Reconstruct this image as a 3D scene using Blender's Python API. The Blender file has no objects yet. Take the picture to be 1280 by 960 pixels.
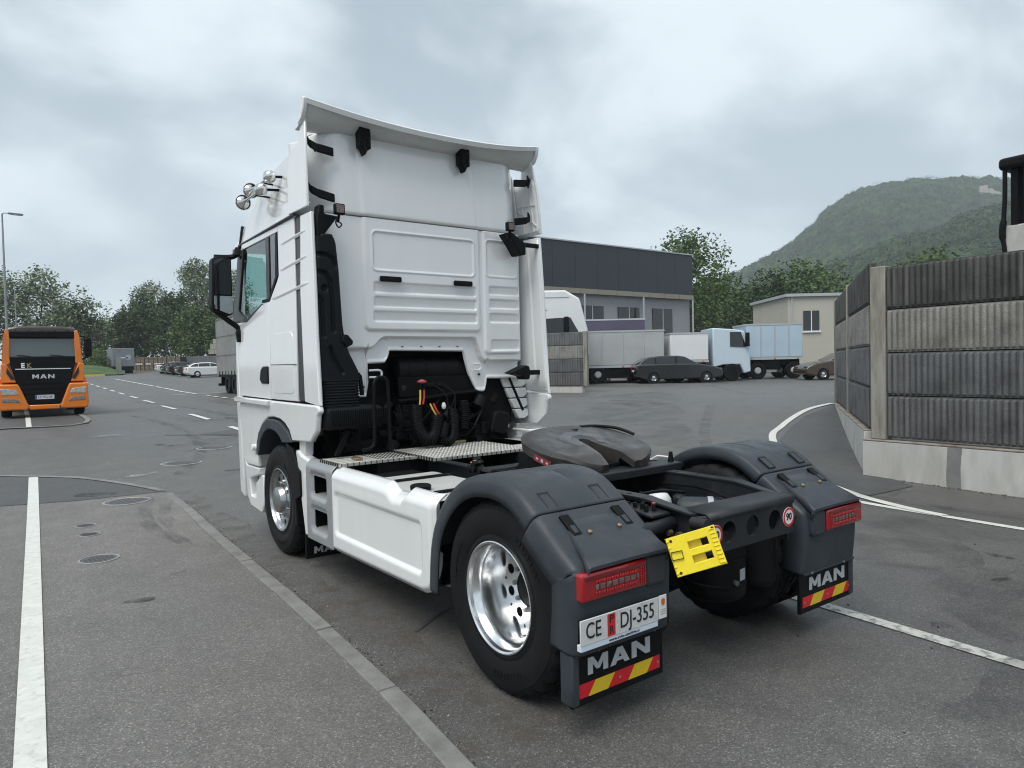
import bpy, bmesh, math, random
from mathutils import Vector, Matrix, noise
random.seed(7)
R = math.radians
S = bpy.context.scene
C = S.collection

# ------------------------------------------------------------------ camera
cam_d = bpy.data.cameras.new('camera')
cam = bpy.data.objects.new('camera', cam_d)
C.objects.link(cam)
S.camera = cam
cam_d.sensor_width = 36.0
cam_d.lens = 866.39 / 1280 * 36.0
cam_d.clip_start = 0.05
cam_d.clip_end = 9000
yaw, pitch, roll = R(36.4054), R(-1.6315), R(-1.2596)
fw = Vector((math.sin(yaw) * math.cos(pitch), math.cos(yaw) * math.cos(pitch), math.sin(pitch)))
rt = Vector((math.cos(yaw), -math.sin(yaw), 0))
up = rt.cross(fw)
r2 = math.cos(roll) * rt + math.sin(roll) * up
u2 = -math.sin(roll) * rt + math.cos(roll) * up
m = Matrix((r2, u2, -fw)).transposed().to_4x4()
m.translation = Vector((-3.3026, -3.0064, 1.7581))
cam.matrix_world = m
S.render.resolution_x, S.render.resolution_y = 1024, 768

# ------------------------------------------------------------------ sky and sun (overcast)
SUN_EL, SUN_AZ = R(58), R(250)          # azimuth clockwise from +y
W = bpy.data.worlds.new('World')
S.world = W
W.use_nodes = True
nt = W.node_tree
nt.nodes.clear()
N = nt.nodes.new
L = nt.links.new
out = N('ShaderNodeOutputWorld')
bg = N('ShaderNodeBackground')
sky = N('ShaderNodeTexSky')
sky.sky_type = 'NISHITA'
sky.sun_disc = False
sky.sun_elevation = SUN_EL
sky.sun_rotation = SUN_AZ
tc = N('ShaderNodeTexCoord')
sep = N('ShaderNodeSeparateXYZ')
L(tc.outputs['Generated'], sep.inputs[0])
zz = N('ShaderNodeMath'); zz.operation = 'MAXIMUM'; zz.inputs[1].default_value = 0.0
L(sep.outputs['Z'], zz.inputs[0])
za = N('ShaderNodeMath'); za.operation = 'ADD'; za.inputs[1].default_value = 0.55
L(zz.outputs[0], za.inputs[0])
dx = N('ShaderNodeMath'); dx.operation = 'DIVIDE'
dy = N('ShaderNodeMath'); dy.operation = 'DIVIDE'
L(sep.outputs['X'], dx.inputs[0]); L(za.outputs[0], dx.inputs[1])
L(sep.outputs['Y'], dy.inputs[0]); L(za.outputs[0], dy.inputs[1])
cmb = N('ShaderNodeCombineXYZ')
L(dx.outputs[0], cmb.inputs[0]); L(dy.outputs[0], cmb.inputs[1])
n1 = N('ShaderNodeTexNoise'); n1.inputs['Scale'].default_value = 2.4; n1.inputs['Detail'].default_value = 9
n1.inputs['Roughness'].default_value = 0.52; n1.inputs['Distortion'].default_value = 0.25
mp = N('ShaderNodeMapping'); mp.inputs['Location'].default_value = (5.3, 0.4, 0.0); mp.inputs['Scale'].default_value = (1.0, 1.25, 1)
L(cmb.outputs[0], mp.inputs[0]); L(mp.outputs[0], n1.inputs['Vector'])
rp = N('ShaderNodeValToRGB')
rp.color_ramp.interpolation = 'EASE'
rp.color_ramp.elements[0].position = 0.38; rp.color_ramp.elements[0].color = (2.6, 3.12, 3.5, 1)
rp.color_ramp.elements[1].position = 0.63; rp.color_ramp.elements[1].color = (5.05, 5.6, 5.95, 1)
L(n1.outputs['Fac'], rp.inputs[0])
# paler towards the horizon
hz = N('ShaderNodeMapRange'); hz.inputs['From Min'].default_value = 0.0; hz.inputs['From Max'].default_value = 0.42
hz.inputs['To Min'].default_value = 0.55; hz.inputs['To Max'].default_value = 0.0
L(sep.outputs['Z'], hz.inputs['Value'])
mh = N('ShaderNodeMix'); mh.data_type = 'RGBA'
mh.inputs['B'].default_value = (4.9, 5.6, 6.1, 1)
L(hz.outputs[0], mh.inputs['Factor']); L(rp.outputs[0], mh.inputs['A'])
mx = N('ShaderNodeMix'); mx.data_type = 'RGBA'; mx.inputs['Factor'].default_value = 0.93
L(sky.outputs[0], mx.inputs['A']); L(mh.outputs['Result'], mx.inputs['B'])
L(mx.outputs['Result'], bg.inputs['Color'])
bg.inputs['Strength'].default_value = 0.1
L(bg.outputs[0], out.inputs['Surface'])

sd = bpy.data.lights.new('sun', 'SUN')
sd.energy = 1.5
sd.angle = R(40)
sd.color = (1.0, 0.96, 0.90)
so = bpy.data.objects.new('sun', sd)
C.objects.link(so)
sv = Vector((math.sin(SUN_AZ) * math.cos(SUN_EL), math.cos(SUN_AZ) * math.cos(SUN_EL), math.sin(SUN_EL)))
so.rotation_euler = (-sv).to_track_quat('-Z', 'Y').to_euler()
S.view_settings.view_transform = 'Standard'
S.view_settings.look = 'None'
S.view_settings.exposure = 0.92
S.view_settings.gamma = 1.0
S.view_settings.use_curve_mapping = False
try:
    S.cycles.filter_width = 1.1
    S.cycles.max_bounces = 8
    S.cycles.volume_bounces = 0
    S.cycles.caustics_reflective = False
    S.cycles.caustics_refractive = False
except Exception:
    pass

# ------------------------------------------------------------------ materials
def srgb(r, g, b):
    f = lambda c: (c / 255 / 12.92) if c / 255 <= 0.04045 else ((c / 255 + 0.055) / 1.055) ** 2.4
    return (f(r), f(g), f(b), 1)

def mat(name, col, rough=0.5, metal=0.0, var=0.0, scale=4.0, bump=0.0, bscale=60.0, coat=0.0, rvar=0.0,
        col2=None, cscale=2.0, cpos=(0.45, 0.65), stretch=(1, 1, 1), trans=0.0, spec=0.5, emit=None, island=0.0):
    M = bpy.data.materials.new(name)
    M.use_nodes = True
    t = M.node_tree
    b = t.nodes['Principled BSDF']
    b.inputs['Roughness'].default_value = rough
    b.inputs['Metallic'].default_value = metal
    b.inputs['Coat Weight'].default_value = coat
    b.inputs['Coat Roughness'].default_value = 0.08
    b.inputs['Transmission Weight'].default_value = trans
    b.inputs['Specular IOR Level'].default_value = spec
    c4 = tuple(col[:3]) + (1,)
    b.inputs['Base Color'].default_value = c4
    tcn = t.nodes.new('ShaderNodeTexCoord')
    mpn = t.nodes.new('ShaderNodeMapping')
    mpn.inputs['Scale'].default_value = stretch
    t.links.new(tcn.outputs['Object'], mpn.inputs[0])
    vec = mpn.outputs[0]
    sock = None
    if col2 is not None:
        n = t.nodes.new('ShaderNodeTexNoise'); n.inputs['Scale'].default_value = cscale; n.inputs['Detail'].default_value = 8
        n.inputs['Roughness'].default_value = 0.62
        t.links.new(vec, n.inputs['Vector'])
        r = t.nodes.new('ShaderNodeValToRGB')
        r.color_ramp.elements[0].position = cpos[0]; r.color_ramp.elements[1].position = cpos[1]
        r.color_ramp.elements[0].color = c4; r.color_ramp.elements[1].color = tuple(col2[:3]) + (1,)
        t.links.new(n.outputs['Fac'], r.inputs[0])
        sock = r.outputs[0]
    if var or rvar:
        n = t.nodes.new('ShaderNodeTexNoise'); n.inputs['Scale'].default_value = scale; n.inputs['Detail'].default_value = 6
        n.inputs['Roughness'].default_value = 0.6
        t.links.new(vec, n.inputs['Vector'])
        if var:
            mr = t.nodes.new('ShaderNodeMapRange')
            mr.inputs['From Min'].default_value = 0.3; mr.inputs['From Max'].default_value = 0.7
            mr.inputs['To Min'].default_value = 1 - var; mr.inputs['To Max'].default_value = 1 + var
            t.links.new(n.outputs['Fac'], mr.inputs['Value'])
            hv = t.nodes.new('ShaderNodeHueSaturation')
            if sock: t.links.new(sock, hv.inputs['Color'])
            else: hv.inputs['Color'].default_value = c4
            t.links.new(mr.outputs[0], hv.inputs['Value'])
            sock = hv.outputs[0]
        if rvar:
            mr = t.nodes.new('ShaderNodeMapRange')
            mr.inputs['From Min'].default_value = 0.35; mr.inputs['From Max'].default_value = 0.65
            mr.inputs['To Min'].default_value = max(0.02, rough - rvar); mr.inputs['To Max'].default_value = min(1, rough + rvar)
            t.links.new(n.outputs['Fac'], mr.inputs['Value'])
            t.links.new(mr.outputs[0], b.inputs['Roughness'])
    if island:
        g = t.nodes.new('ShaderNodeNewGeometry')
        mr = t.nodes.new('ShaderNodeMapRange')
        mr.inputs['To Min'].default_value = 1 - island; mr.inputs['To Max'].default_value = 1 + island
        t.links.new(g.outputs['Random Per Island'], mr.inputs['Value'])
        hv = t.nodes.new('ShaderNodeHueSaturation')
        if sock: t.links.new(sock, hv.inputs['Color'])
        else: hv.inputs['Color'].default_value = c4
        t.links.new(mr.outputs[0], hv.inputs['Value'])
        sock = hv.outputs[0]
    if sock: t.links.new(sock, b.inputs['Base Color'])
    if bump:
        n = t.nodes.new('ShaderNodeTexNoise'); n.inputs['Scale'].default_value = bscale; n.inputs['Detail'].default_value = 5
        t.links.new(vec, n.inputs['Vector'])
        bp = t.nodes.new('ShaderNodeBump'); bp.inputs['Strength'].default_value = bump; bp.inputs['Distance'].default_value = 0.02
        t.links.new(n.outputs['Fac'], bp.inputs['Height'])
        t.links.new(bp.outputs[0], b.inputs['Normal'])
    return M

def asphalt(name, base, pale, dark, rough=0.62, fleck=0.5):
    M = bpy.data.materials.new(name); M.use_nodes = True
    t = M.node_tree; b = t.nodes['Principled BSDF']; nn = t.nodes.new; ll = t.links.new
    tcn = nn('ShaderNodeTexCoord')
    big = nn('ShaderNodeTexNoise'); big.inputs['Scale'].default_value = 0.16; big.inputs['Detail'].default_value = 6; big.inputs['Roughness'].default_value = 0.6
    mpb = nn('ShaderNodeMapping'); mpb.inputs['Rotation'].default_value = (0, 0, R(25)); mpb.inputs['Scale'].default_value = (2.4, 0.7, 1)
    ll(tcn.outputs['Object'], mpb.inputs[0]); ll(mpb.outputs[0], big.inputs['Vector'])
    r1 = nn('ShaderNodeValToRGB')
    e = r1.color_ramp.elements
    e[0].position = 0.33; e[0].color = dark + (1,)
    e[1].position = 0.70; e[1].color = pale + (1,)
    k = r1.color_ramp.elements.new(0.5); k.color = base + (1,)
    ll(big.outputs['Fac'], r1.inputs[0])
    med = nn('ShaderNodeTexNoise'); med.inputs['Scale'].default_value = 2.2; med.inputs['Detail'].default_value = 7; med.inputs['Roughness'].default_value = 0.7
    ll(tcn.outputs['Object'], med.inputs['Vector'])
    mm = nn('ShaderNodeMapRange'); mm.inputs['From Min'].default_value = 0.3; mm.inputs['From Max'].default_value = 0.7
    mm.inputs['To Min'].default_value = 0.86; mm.inputs['To Max'].default_value = 1.14
    ll(med.outputs['Fac'], mm.inputs['Value'])
    vo = nn('ShaderNodeTexVoronoi'); vo.inputs['Scale'].default_value = 150
    ll(tcn.outputs['Object'], vo.inputs['Vector'])
    sepc = nn('ShaderNodeSeparateColor'); ll(vo.outputs['Color'], sepc.inputs[0])
    fl = nn('ShaderNodeValToRGB')
    fe = fl.color_ramp.elements
    fe[0].position = 0.0; fe[0].color = (1 - fleck * 0.7,) * 3 + (1,)
    fe[1].position = 1.0; fe[1].color = (1 + fleck * 2.6,) * 3 + (1,)
    k = fl.color_ramp.elements.new(0.55); k.color = (1.0,) * 3 + (1,)
    k = fl.color_ramp.elements.new(0.9); k.color = (1 + fleck * 0.55,) * 3 + (1,)
    ll(sepc.outputs[0], fl.inputs[0])
    m1 = nn('ShaderNodeMix'); m1.data_type = 'RGBA'; m1.blend_type = 'MULTIPLY'; m1.inputs['Factor'].default_value = 1
    ll(r1.outputs[0], m1.inputs['A']); ll(fl.outputs[0], m1.inputs['B'])
    hv = nn('ShaderNodeHueSaturation'); ll(m1.outputs['Result'], hv.inputs['Color']); ll(mm.outputs[0], hv.inputs['Value'])
    ll(hv.outputs[0], b.inputs['Base Color'])
    rr = nn('ShaderNodeMapRange'); rr.inputs['From Min'].default_value = 0.35; rr.inputs['From Max'].default_value = 0.65
    rr.inputs['To Min'].default_value = rough - 0.14; rr.inputs['To Max'].default_value = rough + 0.16
    ll(big.outputs['Fac'], rr.inputs['Value']); ll(rr.outputs[0], b.inputs['Roughness'])
    bp = nn('ShaderNodeBump'); bp.inputs['Strength'].default_value = 0.55; bp.inputs['Distance'].default_value = 0.006
    ll(vo.outputs['Distance'], bp.inputs['Height']); ll(bp.outputs[0], b.inputs['Normal'])
    return M

def leafmat(name, a, b2, island=0.35):
    M = bpy.data.materials.new(name); M.use_nodes = True
    t = M.node_tree; b = t.nodes['Principled BSDF']; nn = t.nodes.new; ll = t.links.new
    g = nn('ShaderNodeNewGeometry')
    r = nn('ShaderNodeValToRGB'); r.color_ramp.elements[0].color = a + (1,); r.color_ramp.elements[1].color = b2 + (1,)
    ll(g.outputs['Random Per Island'], r.inputs[0])
    ll(r.outputs[0], b.inputs['Base Color'])
    b.inputs['Roughness'].default_value = 0.6
    b.inputs['Specular IOR Level'].default_value = 0.25
    return M

WHITE = mat('white_paint', (0.775, 0.785, 0.785), 0.15, coat=0.9, var=0.022, scale=1.3, stretch=(5, 5, .7))
WHITE2 = mat('white_primer', (0.70, 0.72, 0.72), 0.4)
SPOIL = mat('spoiler_shaded_white', (0.66, 0.665, 0.65), 0.42)  # greyer than the cab white: the underside's shade is put into the colour
SILVER = mat('step_aluminium_paint', (0.36, 0.37, 0.38), 0.40, metal=0.4, var=0.05, scale=6)
GREYP = mat('grey_plastic', (0.036, 0.043, 0.052), 0.44, var=0.12, scale=9, col2=(0.050, 0.057, 0.065), cscale=4, cpos=(0.46, 0.72), bump=0.12, bscale=220, rvar=0.12, spec=0.3)
BLACKP = mat('black_plastic', (0.0055, 0.006, 0.007), 0.5, var=0.2, scale=9, bump=0.05, bscale=160, spec=0.14)
SNORK = mat('black_duct_plastic', (0.0085, 0.0098, 0.0115), 0.5, var=0.15, scale=7, spec=0.16)
BLACK = mat('black_metal', (0.005, 0.0055, 0.0065), 0.5, var=0.3, scale=12, spec=0.12)
DIRTY = mat('grimy_engine_black', (0.005, 0.0055, 0.006), 0.6, var=0.5, scale=14, spec=0.2, col2=(0.018, 0.0175, 0.016), cscale=9, cpos=(0.5, 0.75))
FRAME = mat('frame_grey_paint', (0.016, 0.0185, 0.022), 0.48, var=0.2, scale=10, spec=0.35, col2=(0.034, 0.034, 0.033), cscale=5, cpos=(0.52, 0.8), bump=0.08, bscale=180)
RUBBER = mat('tyre_rubber', (0.0075, 0.0080, 0.0092), 0.6, var=0.25, scale=6, spec=0.2, col2=(0.0125, 0.0128, 0.0135), cscale=3, cpos=(0.5, 0.8))
GASKET = mat('dark_gasket', (0.016, 0.017, 0.018), 0.35)
CHROME = mat('polished_alloy', (0.80, 0.81, 0.82), 0.20, metal=1.0)
CHROME2 = mat('aged_alloy', (0.42, 0.43, 0.44), 0.26, metal=1.0, var=0.12, scale=10)
STEEL = mat('stainless_horn', (0.72, 0.72, 0.71), 0.10, metal=1.0)
ALU = mat('tank_aluminium', (0.66, 0.66, 0.63), 0.42, metal=0.35, var=0.08, scale=5)
CHECK = mat('chequer_aluminium', (0.62, 0.61, 0.57), 0.42, metal=0.6, var=0.12, scale=6, col2=(0.42, 0.40, 0.36), cscale=3, cpos=(0.5, 0.75))
FIFTH = mat('worn_greased_steel', (0.036, 0.034, 0.033), 0.42, metal=0.1, var=0.25, scale=9, col2=(0.072, 0.056, 0.049), cscale=3, cpos=(0.50, 0.76), bump=0.05, bscale=40, rvar=0.15)
FIFTH2 = mat('scraped_bare_steel', (0.105, 0.11, 0.12), 0.35, metal=0.5, var=0.3, scale=14, col2=(0.045, 0.043, 0.043), cscale=9, cpos=(0.36, 0.66))
REDLENS = mat('red_lens', (0.32, 0.004, 0.009), 0.14, coat=0.8, var=0.15, scale=30)
REDDARK = mat('dark_red_lens', (0.16, 0.004, 0.008), 0.2, coat=0.5)
REDMID = mat('red_reflex', (0.37, 0.007, 0.011), 0.2, coat=0.5)
LED = mat('led_strip', (0.15, 0.105, 0.10), 0.25, var=0.5, scale=60)
PLATE = mat('number_plate_white', (0.62, 0.63, 0.62), 0.45, col2=(0.36, 0.35, 0.33), cscale=14, cpos=(0.52, 0.78))
BLACKINK = mat('black_ink', (0.012, 0.012, 0.013), 0.5)
REDINK = mat('red_print', (0.55, 0.02, 0.025), 0.4)
YELLOWREF = mat('yellow_reflective', (0.66, 0.47, 0.02), 0.4, var=0.05, scale=30)
REDREF = mat('red_reflective', (0.55, 0.012, 0.02), 0.4)
GREYLET = mat('grey_lettering', (0.42, 0.44, 0.46), 0.5, var=0.06, scale=30)
YELLOW = mat('yellow_chock_plastic', (0.80, 0.64, 0.015), 0.42, var=0.07, scale=20)
WHITEST = mat('white_sticker', (0.78, 0.78, 0.78), 0.4)
PALEBLUE = mat('pale_blue_strip', (0.62, 0.70, 0.80), 0.4)
REDHOSE = mat('red_hose', (0.45, 0.03, 0.03), 0.4)
YELHOSE = mat('yellow_hose', (0.60, 0.45, 0.04), 0.4)
PINKCAP = mat('faded_red_coupling', (0.50, 0.10, 0.11), 0.5)
INTER = mat('cab_interior', (0.10, 0.10, 0.10), 0.8)
BRASS = mat('brass_bolt', (0.32, 0.25, 0.14), 0.4, metal=0.8)
def glassmat(name, tint, mixf):
    M = bpy.data.materials.new(name); M.use_nodes = True
    t = M.node_tree; t.nodes.clear(); nn = t.nodes.new; ll = t.links.new
    o = nn('ShaderNodeOutputMaterial'); g = nn('ShaderNodeBsdfGlossy'); g.inputs['Roughness'].default_value = 0.02
    tr = nn('ShaderNodeBsdfTransparent'); tr.inputs[0].default_value = tint
    fr = nn('ShaderNodeFresnel'); fr.inputs['IOR'].default_value = 1.5
    ad = nn('ShaderNodeMath'); ad.operation = 'ADD'; ad.inputs[1].default_value = mixf; ad.use_clamp = True
    ll(fr.outputs[0], ad.inputs[0])
    mxx = nn('ShaderNodeMixShader'); ll(ad.outputs[0], mxx.inputs[0]); ll(tr.outputs[0], mxx.inputs[1]); ll(g.outputs[0], mxx.inputs[2])
    ll(mxx.outputs[0], o.inputs[0])
    return M
GLASS = glassmat('green_tinted_glass', (0.55, 0.86, 0.80, 1), 0.10)
GLASSG = glassmat('grey_tinted_glass', (0.78, 0.86, 0.84, 1), 0.05)
DARKGLASS = mat('dark_glass', (0.012, 0.015, 0.018), 0.06, coat=0.5)
MIRROR = mat('mirror_glass', (0.75, 0.78, 0.8), 0.02, metal=1.0)

ROAD = asphalt('road_asphalt', (0.101, 0.0985, 0.094), (0.130, 0.127, 0.122), (0.074, 0.073, 0.071), 0.52, 0.55)
LOT = asphalt('parking_asphalt', (0.146, 0.139, 0.130), (0.178, 0.169, 0.158), (0.118, 0.113, 0.107), 0.62, 0.55)
PATCHA = asphalt('dark_asphalt', (0.070, 0.071, 0.072), (0.088, 0.088, 0.088), (0.054, 0.055, 0.057), 0.60, 0.4)
LINE = mat('line_paint', (0.62, 0.62, 0.58), 0.6, var=0.1, scale=12, col2=(0.42, 0.42, 0.40), cscale=22, cpos=(0.55, 0.75), bump=0.1, bscale=120)
LINEOLD = mat('worn_line_paint', (0.45, 0.45, 0.42), 0.65, col2=(0.13, 0.13, 0.125), cscale=18, cpos=(0.48, 0.66), var=0.1)
KERBM = mat('kerb_concrete', (0.205, 0.202, 0.192), 0.75, var=0.12, scale=8, col2=(0.145, 0.142, 0.133), cscale=5, cpos=(0.45, 0.7), bump=0.2, bscale=90)
IRON = mat('cast_iron', (0.13, 0.13, 0.13), 0.5, metal=0.5, var=0.2, scale=30)
IRON2 = mat('worn_iron_rim', (0.34, 0.34, 0.33), 0.45, metal=0.4, var=0.2, scale=30)
CONC = mat('cast_concrete', (0.50, 0.495, 0.47), 0.8, var=0.10, scale=3, col2=(0.37, 0.358, 0.33), cscale=1.6, cpos=(0.42, 0.72), stretch=(2.2, 2.2, 0.8), bump=0.12, bscale=45)
CONCST = mat('stained_concrete', (0.30, 0.285, 0.25), 0.8, var=0.14, scale=5, col2=(0.13, 0.115, 0.09), cscale=2.2, cpos=(0.46, 0.70), stretch=(3, 3, 0.5), bump=0.15, bscale=45)
RUSTC = mat('rust_stained_edge', (0.30, 0.27, 0.235), 0.85, col2=(0.17, 0.115, 0.08), cscale=3, cpos=(0.45, 0.66), bump=0.2, bscale=60)
def slab(name, c):
    M = mat(name, c, 0.9, var=0.30, scale=60, col2=tuple(q * 0.58 for q in c), cscale=2.2, cpos=(0.44, 0.70), bump=1.0, bscale=75)
    t = M.node_tree; b = t.nodes['Principled BSDF']; src = b.inputs['Base Color'].links[0].from_socket
    oi = t.nodes.new('ShaderNodeObjectInfo'); mr = t.nodes.new('ShaderNodeMapRange'); mr.inputs['To Min'].default_value = .84; mr.inputs['To Max'].default_value = 1.14
    hv = t.nodes.new('ShaderNodeHueSaturation'); t.links.new(oi.outputs['Random'], mr.inputs['Value']); t.links.new(mr.outputs[0], hv.inputs['Value']); t.links.new(src, hv.inputs['Color'])
    # pale run-off streaks
    tcn = t.nodes.new('ShaderNodeTexCoord'); mp = t.nodes.new('ShaderNodeMapping'); mp.inputs['Scale'].default_value = (7, 7, .6)
    n = t.nodes.new('ShaderNodeTexNoise'); n.inputs['Scale'].default_value = 1.6; n.inputs['Detail'].default_value = 6
    r2 = t.nodes.new('ShaderNodeMapRange'); r2.inputs['From Min'].default_value = .52; r2.inputs['From Max'].default_value = .72; r2.inputs['To Max'].default_value = .35
    mx_ = t.nodes.new('ShaderNodeMix'); mx_.data_type = 'RGBA'; mx_.inputs['B'].default_value = (.26, .255, .24, 1)
    t.links.new(tcn.outputs['Object'], mp.inputs[0]); t.links.new(mp.outputs[0], n.inputs['Vector']); t.links.new(n.outputs['Fac'], r2.inputs['Value'])
    t.links.new(r2.outputs[0], mx_.inputs['Factor']); t.links.new(hv.outputs[0], mx_.inputs['A']); t.links.new(mx_.outputs['Result'], b.inputs['Base Color'])
    return M
SLAB = [slab('slab_grey_dark', (0.128, 0.131, 0.134)), slab('slab_grey', (0.138, 0.143, 0.150)), slab('slab_beige', (0.31, 0.302, 0.280)), slab('slab_black_stained', (0.092, 0.091, 0.089))]

def film(name, col, rough, amax, scale, lo=.45, hi=.7, stretch=(1, 1, 1)):
    M = mat(name, col, rough)
    t = M.node_tree; b = t.nodes['Principled BSDF']
    tcn = t.nodes.new('ShaderNodeTexCoord'); mpn = t.nodes.new('ShaderNodeMapping'); mpn.inputs['Scale'].default_value = stretch
    n = t.nodes.new('ShaderNodeTexNoise'); n.inputs['Scale'].default_value = scale; n.inputs['Detail'].default_value = 8; n.inputs['Roughness'].default_value = .65
    mr = t.nodes.new('ShaderNodeMapRange'); mr.inputs['From Min'].default_value = lo; mr.inputs['From Max'].default_value = hi; mr.inputs['To Max'].default_value = amax
    t.links.new(tcn.outputs['Object'], mpn.inputs[0]); t.links.new(mpn.outputs[0], n.inputs['Vector']); t.links.new(n.outputs['Fac'], mr.inputs['Value']); t.links.new(mr.outputs[0], b.inputs['Alpha'])
    return M
SILT = film('brown_silt', (0.13, 0.105, 0.08), .9, .42, 3.5, .46, .70)
DAMP = film('damp_stain', (0.040, 0.040, 0.042), .35, .30, 1.6, .42, .70)
OIL = film('oil_stain', (0.020, 0.019, 0.019), .4, .75, 5, .40, .62)
TYREM = film('tyre_mark', (0.030, 0.029, 0.028), .6, .34, 6, .42, .68, (1, .25, 1))
PALES = film('chalky_stain', (0.42, 0.42, 0.41), .8, .55, 7, .48, .64)
# ------------------------------------------------------------------ mesh helpers
def tag(o, label=None, cat=None, group=None, kind=None):
    if label: o['label'] = label
    if cat: o['category'] = cat
    if group: o['group'] = group
    if kind: o['kind'] = kind
    return o

def thing(name, label, cat, loc=(0, 0, 0), rz=0.0, group=None):
    o = bpy.data.objects.new(name, None)
    o.empty_display_size = 0.2
    C.objects.link(o)
    o.location = loc
    o.rotation_euler = (0, 0, rz)
    return tag(o, label, cat, group)

def copy_tree(o, parent=None):
    c = o.copy(); C.objects.link(c)
    if parent is not None: c.parent = parent
    for ch in list(o.children): copy_tree(ch, c)
    return c

def link_mesh(name, me, M, parent):
    o = bpy.data.objects.new(name, me)
    C.objects.link(o)
    if M is not None and len(me.materials) == 0: me.materials.append(M)
    if parent is not None: o.parent = parent
    return o

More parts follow.
